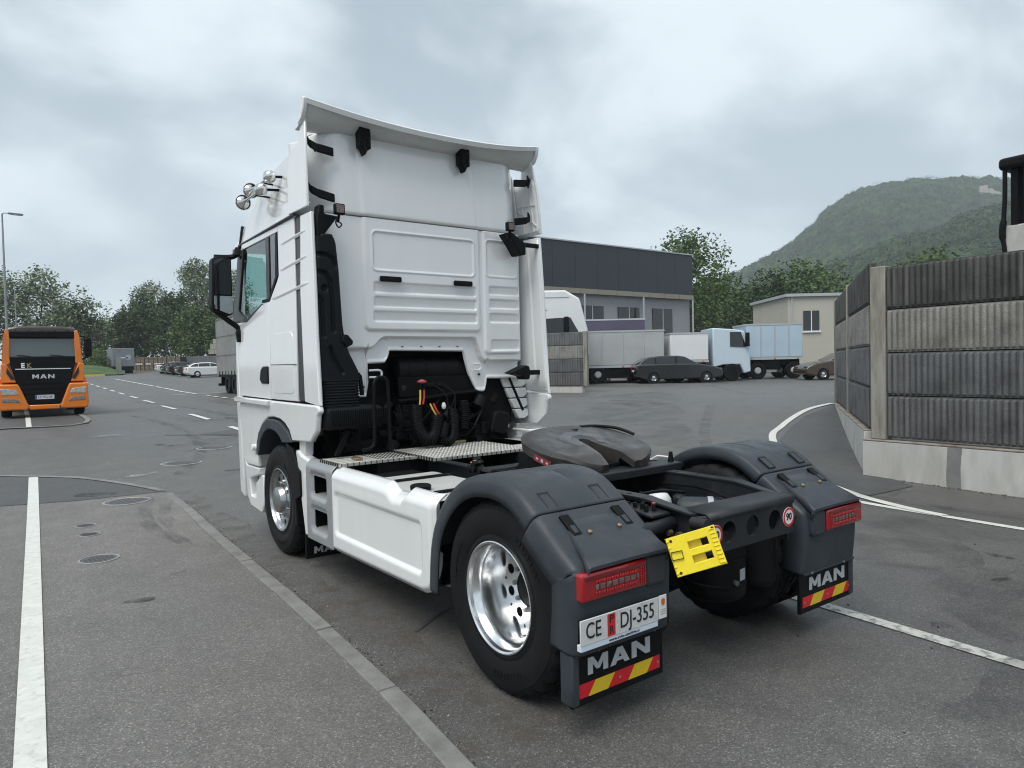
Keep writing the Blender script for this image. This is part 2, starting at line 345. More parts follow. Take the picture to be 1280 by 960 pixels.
class MB:
    def __init__(s): s.v = []; s.f = []
    def add(s, vs, fs):
        o = len(s.v)
        s.v += [tuple(q) for q in vs]
        s.f += [[i + o for i in f] for f in fs]
        return s
    def box(s, x0, x1, y0, y1, z0, z1):
        vs = [(x, y, z) for z in (z0, z1) for y in (y0, y1) for x in (x0, x1)]
        return s.add(vs, [(0, 2, 3, 1), (4, 5, 7, 6), (0, 1, 5, 4), (2, 6, 7, 3), (0, 4, 6, 2), (1, 3, 7, 5)])
    def obox(s, c, ax, ay, az):
        c, ax, ay, az = Vector(c), Vector(ax), Vector(ay), Vector(az)
        vs = [c + i * ax + j * ay + k * az for k in (-1, 1) for j in (-1, 1) for i in (-1, 1)]
        return s.add(vs, [(0, 2, 3, 1), (4, 5, 7, 6), (0, 1, 5, 4), (2, 6, 7, 3), (0, 4, 6, 2), (1, 3, 7, 5)])
    def prism(s, poly, ax, a, b):
        if ax == 'x': g = lambda p, t: (t, p[0], p[1])
        elif ax == 'y': g = lambda p, t: (p[0], t, p[1])
        else: g = lambda p, t: (p[0], p[1], t)
        n = len(poly)
        vs = [g(p, a) for p in poly] + [g(p, b) for p in poly]
        fs = [list(range(n))[::-1], list(range(n, 2 * n))]
        fs += [(i, (i + 1) % n, n + (i + 1) % n, n + i) for i in range(n)]
        return s.add(vs, fs)
    def cyl(s, p0, p1, r0, r1=None, n=16, cap=True):
        r1 = r0 if r1 is None else r1
        p0, p1 = Vector(p0), Vector(p1)
        d = (p1 - p0).normalized()
        a = d.orthogonal().normalized(); b = d.cross(a)
        vs = []
        for p, r in ((p0, r0), (p1, r1)):
            vs += [p + r * (math.cos(2 * math.pi * i / n) * a + math.sin(2 * math.pi * i / n) * b) for i in range(n)]
        fs = [(i, (i + 1) % n, n + (i + 1) % n, n + i) for i in range(n)]
        if cap: fs += [list(range(n))[::-1], list(range(n, 2 * n))]
        return s.add(vs, fs)
    def tube(s, pts, r, n=8, closed=False):
        pts = [Vector(p) for p in pts]
        k = len(pts)
        rs = r if isinstance(r, (list, tuple)) else [r] * k
        vs = []; prev = None
        for i, p in enumerate(pts):
            if closed: d = pts[(i + 1) % k] - pts[i - 1]
            else: d = pts[min(i + 1, k - 1)] - pts[max(i - 1, 0)]
            d = d.normalized()
            a = d.orthogonal().normalized() if prev is None else (prev - d * prev.dot(d)).normalized()
            prev = a; b = d.cross(a)
            vs += [p + rs[i] * (math.cos(2 * math.pi * j / n) * a + math.sin(2 * math.pi * j / n) * b) for j in range(n)]
        fs = []
        for i in range(k if closed else k - 1):
            q = (i + 1) % k
            fs += [(i * n + j, i * n + (j + 1) % n, q * n + (j + 1) % n, q * n + j) for j in range(n)]
        if not closed: fs += [list(range(n))[::-1], list(range((k - 1) * n, k * n))]
        return s.add(vs, fs)
    def lathe(s, prof, o, axis, n=32, caps=False, rfun=None):
        o = Vector(o); d = Vector(axis).normalized()
        a = Vector((0, 0, 1)) if abs(d.z) < 0.9 else Vector((1, 0, 0))
        a = (a - d * a.dot(d)).normalized(); b = d.cross(a)
        vs = []
        for k, (r, t) in enumerate(prof):
            for i in range(n):
                th = 2 * math.pi * i / n
                q = r if rfun is None else rfun(k, i, r)
                vs.append(o + t * d + q * (math.cos(th) * a + math.sin(th) * b))
        fs = []
        for k in range(len(prof) - 1):
            fs += [(k * n + i, k * n + (i + 1) % n, (k + 1) * n + (i + 1) % n, (k + 1) * n + i) for i in range(n)]
        if caps: fs += [list(range(n))[::-1], list(range((len(prof) - 1) * n, len(prof) * n))]
        return s.add(vs, fs)
    def grid(s, fn, nu, nv, keep=None):
        vs = [fn(i / nu, j / nv) for j in range(nv + 1) for i in range(nu + 1)]
        fs = []
        for j in range(nv):
            for i in range(nu):
                if keep is None or keep((i + .5) / nu, (j + .5) / nv):
                    a = j * (nu + 1) + i
                    fs.append((a, a + 1, a + nu + 2, a + nu + 1))
        return s.add(vs, fs)
    def holes(s, cell, ctr, r, g, n=24):
        # ring of quads between a circular hole and a rectangular cell, front only; g maps (u,v) to 3-D
        (x0, x1, y0, y1) = cell; cx, cy = ctr
        angs = sorted(set([2 * math.pi * i / n for i in range(n)] + [math.atan2(y - cy, x - cx) % (2 * math.pi) for x in (x0, x1) for y in (y0, y1)]))
        vs = []
        for a in angs:
            c, q = math.cos(a), math.sin(a)
            t = 1e9
            if c > 1e-9: t = min(t, (x1 - cx) / c)
            if c < -1e-9: t = min(t, (x0 - cx) / c)
            if q > 1e-9: t = min(t, (y1 - cy) / q)
            if q < -1e-9: t = min(t, (y0 - cy) / q)
            vs += [g(cx + r * c, cy + r * q), g(cx + t * c, cy + t * q)]
        k = len(angs)
        return s.add(vs, [(2 * i, 2 * i + 1, 2 * ((i + 1) % k) + 1, 2 * ((i + 1) % k)) for i in range(k)])
    def xf(s, mtx):
        s.v = [tuple(mtx @ Vector(q)) for q in s.v]; return s
    def mirror(s):
        s.v = [(-x, y, z) for x, y, z in s.v]
        s.f = [f[::-1] for f in s.f]; return s
    def mesh(s, name, M, smooth=35):
        me = bpy.data.meshes.new(name)
        me.from_pydata(s.v, [], s.f)
        me.update()
        if M is not None: me.materials.append(M)
        if smooth:
            me.polygons.foreach_set('use_smooth', [True] * len(me.polygons))
            me.set_sharp_from_angle(angle=R(smooth))
        return me
    def build(s, name, M, parent=None, bev=0.0, smooth=35, solid=0.0, seg=2, fix=True, off=-1):
        me = s.mesh(name, M, 0)
        if fix:
            bm = bmesh.new(); bm.from_mesh(me)
            bmesh.ops.remove_doubles(bm, verts=bm.verts, dist=1e-5)
            bmesh.ops.recalc_face_normals(bm, faces=bm.faces)
            bm.to_mesh(me); bm.free()
        if smooth:
            me.polygons.foreach_set('use_smooth', [True] * len(me.polygons))
            me.set_sharp_from_angle(angle=R(smooth))
        o = link_mesh(name, me, None, parent)
        if solid:
            q = o.modifiers.new('solid', 'SOLIDIFY'); q.thickness = abs(solid); q.offset = off if solid > 0 else -off
        if bev:
            q = o.modifiers.new('bevel', 'BEVEL'); q.width = bev; q.segments = seg; q.limit_method = 'ANGLE'; q.angle_limit = R(40)
            q.harden_normals = False
        return o

def lettering(txt, size, mtx, M, parent, name='lettering', depth=0.001, align='CENTER', width=None, bold=0.0):
    cu = bpy.data.curves.new('txt', 'FONT')
    cu.body = txt; cu.size = size; cu.extrude = depth; cu.align_x = align; cu.align_y = 'CENTER'; cu.offset = bold
    cu.resolution_u = 4
    t = bpy.data.objects.new('txt', cu)
    C.objects.link(t)
    me = bpy.data.meshes.new_from_object(t)
    if width:
        xs = [q.co.x for q in me.vertices]
        k = width / max(1e-6, max(xs) - min(xs))
        me.transform(Matrix.Diagonal((k, 1, 1, 1)))
    C.objects.unlink(t); bpy.data.objects.remove(t); bpy.data.curves.remove(cu)
    me.transform(mtx)
    me.materials.clear(); me.materials.append(M)
    return link_mesh(name, me, M, parent)

# a frame for flat print: origin, right, up (text lies in that plane, facing right x up)
def frame(o, r, u):
    r, u = Vector(r).normalized(), Vector(u).normalized()
    n = r.cross(u)
    q = Matrix((r, u, n)).transposed().to_4x4(); q.translation = Vector(o); return q

LET = {'M': [[(0, 0), (.24, 0), (.24, .58), (.42, .2), (.58, .2), (.76, .58), (.76, 0), (1, 0), (1, 1), (.74, 1), (.5, .5), (.26, 1), (0, 1)]],
       'A': [[(0, 0), (.26, 0), (.34, .2), (.42, .4), (.5, .68), (.5, 1), (.36, 1)],
             [(1, 0), (.64, 1), (.5, 1), (.5, .68), (.58, .4), (.66, .2), (.74, 0)], [(.34, .2), (.66, .2), (.58, .4), (.42, .4)]],
       'N': [[(0, 0), (.26, 0), (.26, .6), (.74, 0), (1, 0), (1, 1), (.74, 1), (.74, .4), (.26, 1), (0, 1)]]}
def block_word(word, x0, w, z0, h, mtx, M, parent, t=0.004, gap=0.12, ws=None):
    b = MB()
    n = len(word)
    cw = w / (n + gap * (n - 1))
    for i, ch in enumerate(word):
        for poly in LET[ch]:
            b.prism([(x0 + i * cw * (1 + gap) + p * cw, z0 + q * h) for p, q in poly], 'z', 0.0, t)
    b.xf(mtx)
    return b.build('lettering', M, parent, smooth=0, fix=False)

def sst(a, b, x):
    if a == b: return 0.0 if x < a else 1.0
    t = max(0.0, min(1.0, (x - a) / (b - a))); return t * t * (3 - 2 * t)
def rrd(x, y, x0, x1, y0, y1, r):
    qx = abs(x - (x0 + x1) / 2) - (x1 - x0) / 2 + r
    qy = abs(y - (y0 + y1) / 2) - (y1 - y0) / 2 + r
    return math.hypot(max(qx, 0), max(qy, 0)) + min(max(qx, qy), 0) - r
def ip(pts, x):
    if x <= pts[0][0]: return pts[0][1]
    for (a, p), (b, q) in zip(pts, pts[1:]):
        if x <= b: return p + (q - p) * (x - a) / (b - a) if b > a else q
    return pts[-1][1]
def rpoly(x0, x1, z0, z1, r, n=5):
    o = []
    for cx, cz, a0 in ((x1 - r, z1 - r, 0), (x0 + r, z1 - r, 90), (x0 + r, z0 + r, 180), (x1 - r, z0 + r, 270)):
        for i in range(n + 1):
            a = R(a0 + 90 * i / n); o.append((cx + r * math.cos(a), cz + r * math.sin(a)))
    return o
def smooth_path(pts, n=6):
    pts = [Vector(p) for p in pts]; o = []
    for i in range(len(pts) - 1):
        p0, p1, p2, p3 = pts[max(i - 1, 0)], pts[i], pts[i + 1], pts[min(i + 2, len(pts) - 1)]
        for k in range(n):
            t = k / n
            o.append(0.5 * ((2 * p1) + (p2 - p0) * t + (2 * p0 - 5 * p1 + 4 * p2 - p3) * t * t + (3 * p1 - p0 - 3 * p2 + p3) * t ** 3))
    return o + [pts[-1]]

# ------------------------------------------------------------------ terrain
TT = [(-9000, 0), (9.5, 0), (14, .2), (20, .5), (30, .52), (40, .58), (70, 1.14), (91, 1.64), (140, 2.6), (250, 4), (500, 6), (9000, 20)]
def gz(x, y):
    d = (x + 3.3) * .5935 + (y + 3.0) * .8048
    g = (ip(TT, d - 1.5) + ip(TT, d) + ip(TT, d + 1.5)) / 3
    return g + .4 * math.exp(-(((x - 13) / 4) ** 2 + ((y - 6) / 5) ** 2))
def axis_pts(near0, near1, step, far):
    a = []; x = near0
    while x <= near1 + 1e-6: a.append(x); x += step
    s = step; hi = near1; lo = near0; up_, dn = [], []
    while hi < far: s *= 1.22; hi += s; up_.append(hi)
    s = step
    while lo > -far: s *= 1.22; lo -= s; dn.append(lo)
    return dn[::-1] + a + up_
xs = axis_pts(-8, 34, 0.5, 1350); ys = axis_pts(-4, 45, 0.5, 1350)
b = MB()
for y in ys:
    for x in xs: b.v.append((x, y, gz(x, y)))
nx = len(xs)
for j in range(len(ys) - 1):
    for i in range(nx - 1): b.f.append((j * nx + i, j * nx + i + 1, (j + 1) * nx + i + 1, (j + 1) * nx + i))
tag(b.build('ground', ROAD, smooth=60, fix=False), kind='structure')

def sheet(name, poly, off, M, step=0.5, kind='structure'):
    """flat polygon draped on the terrain: bisected into a grid, then lifted"""
    me = bpy.data.meshes.new(name)
    bm = bmesh.new()
    bm.faces.new([bm.verts.new((p[0], p[1], 0)) for p in poly])
    x0, x1 = min(p[0] for p in poly), max(p[0] for p in poly)
    y0, y1 = min(p[1] for p in poly), max(p[1] for p in poly)
    k = max(step, (x1 - x0) / 60, (y1 - y0) / 60)
    for ax, lo, hi in ((0, x0, x1), (1, y0, y1)):
        t = math.ceil(lo / k) * k
        while t < hi:
            co = Vector((t, 0, 0)) if ax == 0 else Vector((0, t, 0))
            no = Vector((1, 0, 0)) if ax == 0 else Vector((0, 1, 0))
            bmesh.ops.bisect_plane(bm, geom=bm.verts[:] + bm.edges[:] + bm.faces[:], plane_co=co, plane_no=no)
            t += k
    for v in bm.verts: v.co.z = gz(v.co.x, v.co.y) + off
    bmesh.ops.recalc_face_normals(bm, faces=bm.faces)
    for f in bm.faces:
        if f.normal.z < 0: f.normal_flip()
    bm.to_mesh(me); bm.free()
    return tag(link_mesh(name, me, M, None), kind=kind)
def strip(pts, w):
    pts = [Vector((p[0], p[1])) for p in pts]
    l, r = [], []
    for i, p in enumerate(pts):
        d = (pts[min(i + 1, len(pts) - 1)] - pts[max(i - 1, 0)]).normalized()
        n = Vector((-d.y, d.x)) * w / 2
        l.append(p + n); r.append(p - n)
    return [tuple(q) for q in l] + [tuple(q) for q in r[::-1]]
# ------------------------------------------------------------------ road surfaces, kerb, markings
arc = [(-1.50, 7.92), (-1.80, 8.80), (-2.32, 9.95), (-2.84, 10.57), (-3.37, 11.12), (-4.4, 11.9), (-6, 12.8), (-9, 13.9), (-16, 15.2)]
kc = [(-2.30, -4.8), (-2.10, -3.4), (-1.93, -2.0), (-1.76, -.45), (-1.69, .25), (-1.635, 1.3), (-1.585, 2.56), (-1.54, 4.58), (-1.47, 6.3), (-1.44, 7.9)]
kx = lambda y: ip([(p[1], p[0]) for p in kc], y)
lot_edge = [(p[0] - .055, p[1]) for p in kc]
sheet('parking_area', lot_edge + arc + [(-30, 14), (-30, -6), (-2.4, -6)], 0.022, LOT)
sheet('dark_asphalt_patch', [(-1.52, 7.86), (-2.5, 8.0), (-3.37, 8.30), (-5, 8.9), (-9, 10.4), (-14, 12.2), (-14, 14.5)] + arc[::-1][2:], 0.027, PATCHA)
kerb = MB()
a2 = smooth_path([(p[0], p[1], 0) for p in arc], 5)
tag(sheet('kerb_line', strip([(p.x, p.y) for p in a2], 0.10), 0.036, KERBM, 0.3), kind='structure')
root = thing('kerb', None, None); root['kind'] = 'structure'
cuts = [-4.75, -3.73, -2.70, -1.68, -.66, .37, 1.42, 2.45, 3.47, 4.5, 5.52, 6.55, 7.3, 7.92]
for ya, yb in zip(cuts, cuts[1:]):
    k = MB(); n = 4; g = 0.006
    P = []
    for i in range(n + 1):
        y = ya + g + (yb - ya - 2 * g) * i / n
        P.append((kx(y), y))
    jx = random.uniform(-.004, .004); jz = random.uniform(-.003, .003)
    poly = [(p[0] - .055 + jx, p[1]) for p in P] + [(p[0] + .055 + jx, p[1]) for p in P[::-1]]
    k.prism(poly, 'z', -0.05, 0.036 + jz)
    k.build('kerb_stone', KERBM, root, bev=0.008, smooth=0)
# white line in the parking area, and the worn one beside the tractor unit
sheet('road_marking', strip([(-3.42, -4.5), (-3.255, .75), (-2.93, 10.6)], 0.125), 0.032, LINE)
sheet('road_marking', strip([(1.10, -4.6), (1.265, -1.6), (1.335, -.35), (1.55, 5)], 0.115), 0.006, LINEOLD)
sheet('road_marking', strip([(4.6, -4.5), (4.84, -.5), (4.93, .8), (5.06, 2.4)], 0.11), 0.006, LINE)
p = smooth_path([(4.90, .25, 0), (5.03, .75, 0), (5.42, 1.6, 0), (6.6, 3.15, 0), (8.42, 4.62, 0), (9.38, 5.04, 0), (10.4, 5.36, 0), (11.3, 5.54, 0), (12.2, 5.52, 0)], 6)
sheet('road_marking', strip([(q.x, q.y) for q in p], 0.13), 0.012, LINE, 0.3)
sheet('asphalt_ramp', [(6.35, 1.2), (5.35, 1.30), (5.62, 1.9), (8.3, 4.4), (9.4, 4.85), (10.5, 5.2), (12.1, 5.4), (12.4, 5.3), (6.75, 1.75)], 0.007, PATCHA, 0.3)
dash = [((1.23, 14.96), (1.28, 14.03)), ((1.16, 19.15), (1.2, 16.98)), ((1.40, 24.98), (1.32, 21.98)), ((1.72, 31.12), (1.63, 27.98)), ((1.97, 36.85), (1.87, 33.79)),
        ((2.2, 42.98), (2.11, 40.01)), ((2.34, 47.99), (2.28, 45.43)), ((2.42, 52.9), (2.36, 50.2)), ((2.52, 58.15), (2.44, 55.2)), ((2.63, 63.44), (2.55, 60.6)), ((2.75, 69), (2.7, 66)), ((2.85, 75), (2.8, 72))]
for q in dash: sheet('road_marking', strip(q, 0.14), 0.015, LINE)
for q in [((6.0, 77.5), (5.41, 51.5)), ((5.39, 50.5), (5.3, 47.9)), ((5.3, 47.2), (4.92, 35.87)), ((4.88, 33.7), (4.84, 32.72)), ((4.79, 31.81), (4.77, 30.9)), ((4.75, 30.02), (4.73, 29.16)), ((4.71, 28.2), (4.69, 27.3)), ((3.63, 35.84), (4.92, 35.97), (6.93, 36.88))]:
    sheet('road_marking', strip(q, 0.16), 0.02, LINE)
sheet('kerb_line', strip([(-9, 21.6), (-5, 19.6), (-3.36, 18.93), (-2.53, 18.55), (-1.85, 18.35), (-1.5, 18.7), (-1.38, 19.5), (-1.38, 21.8)], 0.13), 0.03, KERBM)
sheet('parking_area', [(-9, 21.7), (-5, 19.7), (-3.36, 19.0), (-2.53, 18.65), (-1.9, 18.5), (-1.55, 18.8), (-1.48, 19.5), (-1.48, 34), (-9, 34)], 0.018, PATCHA)
sheet('road_marking', strip([(-2.76, 18.65), (-2.70, 21.6), (-2.6, 28)], 0.12), 0.028, LINE)
sheet('asphalt_patch', [(0.9, 13.2), (3.2, 14.4), (3.0, 15.2), (0.4, 14.1)], 0.008, PATCHA)
# oily tyre marks and old trench joints, as patches with their own outline
sheet('tar_joint', strip([(-.36, 9.1), (-.05, 9.02), (.15, 9.05)], 0.03), 0.007, BLACKINK, 0.3)
sheet('tar_joint', strip([(-1.15, 1.05), (-.85, 1.25), (-.35, 1.35)], 0.035), 0.006, PATCHA, 0.3)
sheet('tar_joint', strip([(-.3, 14.6), (1.2, 13.2), (3.0, 12.4)], 0.05), 0.012, PATCHA, 0.3)

def blob(name, x, y, rx, ry, off, M, rot=0, seed=0):
    rnd = random.Random(seed); k = 22
    ph = [rnd.uniform(0, 6.28) for _ in range(3)]
    P = []
    for i in range(k):
        t = 2 * math.pi * i / k; r = 1 + .22 * math.sin(2 * t + ph[0]) + .14 * math.sin(3 * t + ph[1]) + .10 * math.sin(5 * t + ph[2])
        u, v = rx * r * math.cos(t), ry * r * math.sin(t)
        P.append((x + u * math.cos(rot) - v * math.sin(rot), y + u * math.sin(rot) + v * math.cos(rot)))
    return sheet(name, P, off, M, .5)
sheet('road_silt', [(kx(y) + .06, y) for y in (-4, -2, -.6, .4, 1.4, 2.5, 4.5, 6.3, 7.8)] + [(kx(y) + .06 + w, y) for y, w in ((7.8, .2), (7, .34), (6.3, .22), (5.2, .4), (4.2, .25), (3.3, .46), (2.4, .3), (1.5, .52), (.6, .36), (-.2, .55), (-1.2, .34), (-2.4, .5), (-4, .3))], .005, SILT)
blob('road_silt', -1.05, 1.9, .28, .6, .007, SILT, .2, 3)
for i, (x, y, rx, ry, r_) in enumerate([(.6, 12.5, 1.4, .7, .5), (4.6, 2.9, 1.1, 1.9, .2), (2.6, -1.1, .9, .5, .3), (3.4, .4, .8, 1.2, 1.0), (6.8, 6.0, 2.2, .9, .7), (9.5, 9.5, 3, 1.2, .6), (.2, -1.9, .9, .35, .4), (2.0, 17, 1.2, 3, 0), (14, 13, 4, 1.6, .7), (4.2, 24, 1.0, 4, 0)]): blob('damp_stain', x, y, rx, ry, .010 + (.004 if y > 8 else 0), DAMP, r_, 10 + i)
for i, (x, y, rx, ry) in enumerate([(-2.5, 2.9, .10, .05), (-2.12, 3.5, .06, .03), (1.9, -.2, .12, .06), (2.4, -1.4, .08, .05), (3.6, -.7, .10, .05), (-.6, 13.0, .25, .12), (-2.3, 8.3, .3, .14), (2.9, -.95, .07, .04), (1.55, -1.05, .06, .05)]): blob('oil_stain', x, y, rx, ry, .008 + (.022 if x < -1.8 else 0), OIL, .4 * i, 40 + i)
for p_ in ([(-1.72, 7.6), (-1.95, 6.4), (-2.0, 5.4), (-1.85, 4.6)], [(-1.60, 7.0), (-1.78, 6.2), (-1.80, 5.2), (-1.72, 4.2)]): sheet('tyre_mark', strip([(q.x, q.y) for q in smooth_path([(a_, b__, 0) for a_, b__ in p_], 5)], .16), .031, TYREM)
for p_ in ([(-.2, 20), (0.2, 15), (-.2, 11.5), (-1.0, 9.3)], [(1.2, 30), (1.9, 22), (1.7, 16), (1.0, 12)], [(5.5, -2), (5.4, 2), (7.0, 5), (11, 8)], [(16, 10), (21, 15), (25, 19)], [(12, 14), (18, 16), (27, 19)]): sheet('tyre_mark', strip([(q.x, q.y) for q in smooth_path([(a_, b__, 0) for a_, b__ in p_], 6)], .22), .015, TYREM)
blob('chalky_stain', -1.30, 15.4, .30, .22, .02, PALES, 0, 71); blob('chalky_stain', -1.48, 9.7, .22, .18, .012, PALES, 0, 72)
def manhole(x, y, r, label, off, road=True):
    t = thing('manhole_cover', label, 'manhole cover', (x, y, gz(x, y) + off), random.uniform(0, 3), 'manhole covers in the asphalt')
    f = MB().lathe([(r, -.02), (r, .006), (r * .90, .008), (r * .88, .002), (r * .88, -.02)], (0, 0, 0), (0, 0, 1), 40)
    f.build('cover_rim', IRON2, t)
    c = MB().lathe([(r * .86, -.02), (r * .86, .003), (0.001, .003)], (0, 0, 0), (0, 0, 1), 40)
    n = 5
    for i in range(-n, n + 1):
        for j in range(-n, n + 1):
            px, py = i * r * .15, j * r * .15
            if math.hypot(px, py) < r * .76 and (i + j) % 2 == 0:
                c.box(px - r * .055, px + r * .055, py - r * .055, py + r * .055, .003, .007)
    c.build('cover_plate', IRON, t, smooth=0)
manhole(-2.0, 7.48, .29, 'largest manhole cover in the parking area, by the kerb corner', .023)
manhole(-2.62, 4.48, .17, 'nearest small round manhole cover between white line and kerb', .023)
manhole(-2.58, 6.22, .105, 'farther of the two tiny round caps beside the white line', .023)
manhole(-2.59, 5.69, .105, 'nearer of the two tiny round caps beside the white line', .023)
manhole(-.76, 10.42, .34, 'worn manhole cover in the road left of the white tractor unit', .003)
manhole(.12, 11.81, .34, 'half worn manhole cover in the road, close beside the white cab', .003)

# loose grit and leaf litter on the asphalt
def litter(name, label, pts, M):
    k = MB()
    for x, y, z, r in pts:
        a = random.uniform(0, 6.28)
        vs = [(x + r * math.cos(a + i * 2.09) * random.uniform(.6, 1.2), y + r * math.sin(a + i * 2.09) * random.uniform(.6, 1.2), z) for i in range(3)]
        vs.append((x, y, z + r * random.uniform(.4, .9)))
        k.add(vs, [(0, 1, 3), (1, 2, 3), (2, 0, 3), (0, 2, 1)])
    o = k.build(name, M, smooth=0, fix=False)
    return tag(o, label, None, None, 'stuff')
pts = []
for i in range(420):
    y = random.uniform(-1.2, 7.5); x = kx(y) + .075 + abs(random.gauss(0, .07))
    pts.append((x, y, gz(x, y), random.uniform(.003, .008)))
for i in range(900):
    x = random.uniform(-3, 5); y = random.uniform(-2.6, 7)
    pts.append((x, y, gz(x, y) + (.022 if x < kx(y) - .06 else 0), random.uniform(.002, .005)))
litter('grit', 'fine pale grit scattered on the asphalt', pts, mat('grit_stone', (0.30, 0.29, 0.27), 0.9, island=.6))
pts = []
for i in range(60):
    x = random.uniform(-1.2, 5.5); y = random.uniform(-2.2, 6)
    pts.append((x, y, gz(x, y) + .001, random.uniform(.006, .016)))
for i in range(260):
    y = random.uniform(-1.2, 7.5); x = kx(y) + .065 + abs(random.gauss(0, .03))
    pts.append((x, y, gz(x, y), random.uniform(.004, .012)))
litter('leaf_litter', 'dark specks of leaf litter and dirt on the asphalt', pts, mat('dark_litter', (0.035, 0.030, 0.026), 0.9, island=.5))

# ------------------------------------------------------------------ ribbed concrete wall on the right
def ribbed(L_, H, pitch=0.1, dep=0.03, th=0.10, bevel_end=0.012, seed=0):
    """panel in local x (length) z (height), front towards -y; rounded vertical ribs, shorter at the ends"""
    k = MB(); n = max(2, int(round(L_ / pitch))); p = L_ / n
    rnd = random.Random(seed)
    prof = [(0, 0)]
    for i in range(n):
        x = i * p
        h = dep * rnd.uniform(.85, 1.1)
        prof += [(x + .10 * p, 0), (x + .22 * p, -h * .8), (x + .36 * p, -h), (x + .64 * p, -h), (x + .78 * p, -h * .8), (x + .90 * p, 0)]
    prof.append((L_, 0))
    lv = [(0.0, 0.0), (0.012, 0.0), (0.03, 0.85), (0.06, 1.0), (H - .06, 1.0), (H - .03, .85), (H - .012, 0.0), (H, 0.0)]
    m_ = len(prof)
    vs = [(x + rnd.uniform(-.002, .002) * (0 < i < m_ - 1), y * s + rnd.uniform(-.002, .002) * s, z) for z, s in lv for i, (x, y) in enumerate(prof)]
    fs = [(j * m_ + i, j * m_ + i + 1, (j + 1) * m_ + i + 1, (j + 1) * m_ + i) for j in range(len(lv) - 1) for i in range(m_ - 1)]
    k.add(vs, fs)
    k.box(0, L_, 0.004, th, 0, H)
    return k
def wall_run(name, label, p0, p1, z0, ztop0, ztop1, rows, bays, post=True, plinth=True, dep=.04, pitch=.078, th=.1, plinth_h=None, post0=True, post_w=.2, plinth_proud=.05, endpost=True, psplit=None):
    """wall from p0 to p1 (x,y); panels between z levels. front is on the right-hand side of p0->p1 seen from above = local -y"""
    p0, p1 = Vector(p0), Vector(p1)
    d = (p1 - p0); Lw = d.length
    t = thing(name, label, 'concrete wall', (p0.x, p0.y, 0), math.atan2(d.y, d.x))
    H = (ztop0 - z0) / len(rows)
    bl = Lw / bays
    for bi in range(bays):
        for ri, c in enumerate(rows):
            x0 = bi * bl + (post_w if post else 0.004) * (1 if (bi > 0 or post0) else 0)
            k = ribbed(bl * (bi + 1) - x0 - .004, H - .014, pitch, dep, th, seed=bi * 7 + ri)
            o = k.build('panel', SLAB[c], t, smooth=28, fix=False)
            o.location = (x0, 0, z0 + H * (len(rows) - 1 - ri) + .007)
    if post:
        for bi in range(bays + (1 if endpost else 0)):
            if bi == 0 and not post0: continue
            MB().box(bi * bl, bi * bl + post_w - .006, -.045, th + .04, z0 - .02, ztop0 + .012).build('post', CONCST, t, bev=.012)
    # dark core just behind the joints
    MB().box(0.02, Lw - .02, th * .55, th * .8, z0, ztop0 - .02).build('wall_core', BLACKP, t)
    if plinth:
        s = psplit or [(0, Lw)]
        for a, b_ in s:
            MB().box(a + .003, b_ - .003, -.045 - plinth_proud, th + .1, -.5, z0 - .045).build('plinth', CONC, t, bev=.012)
            MB().box(a + .003, b_ - .003, -.050 - plinth_proud, th + .1, z0 - .043, z0 - .022).build('plinth_cap', RUSTC, t, bev=.006)
    return t
d1 = Vector((6.67 - 6.74, 0.07 - 1.92)).normalized()
pc = Vector((6.74, 1.92)); pe = pc + d1 * 8.0
wall_run('noise_wall', 'ribbed concrete noise wall along the right edge, with a grey concrete plinth', pc, pe, 0.60, 3.01, 3.01, [3, 2, 1, 0], 2, post_w=.22, psplit=[(-.1, 1.12), (1.12, 4.0), (4.0, 8.0)])
rw = bpy.data.objects['noise_wall']
MB().prism([(1.03, -.2), (1.20, -.2), (1.19, .30), (1.21, .553), (1.04, .553), (1.02, .2)], 'y', -.0985, -.09).build('mortar_patch', mat('grey_mortar', (.20, .20, .195), .9, var=.15, scale=6, bump=.2), rw)
d2 = Vector((12.45 - 6.97, 5.48 - 2.03)).normalized()
t = wall_run('noise_wall', 'second run of ribbed noise wall, receding behind the corner post beside the ramp', pc + d2 * 6.75 + Vector((.05, .06)), pc + Vector((.05, .06)) + d2 * .02, 0.72, 3.10, 3.1, [3, 2, 1, 0], 2, dep=.028, post_w=.14, post0=True, endpost=False, plinth_proud=.03)
# ------------------------------------------------------------------ the white tractor unit
T = thing('tractor_unit', 'white two axle tractor unit with high sleeper cab, seen from behind, no trailer coupled', 'truck')

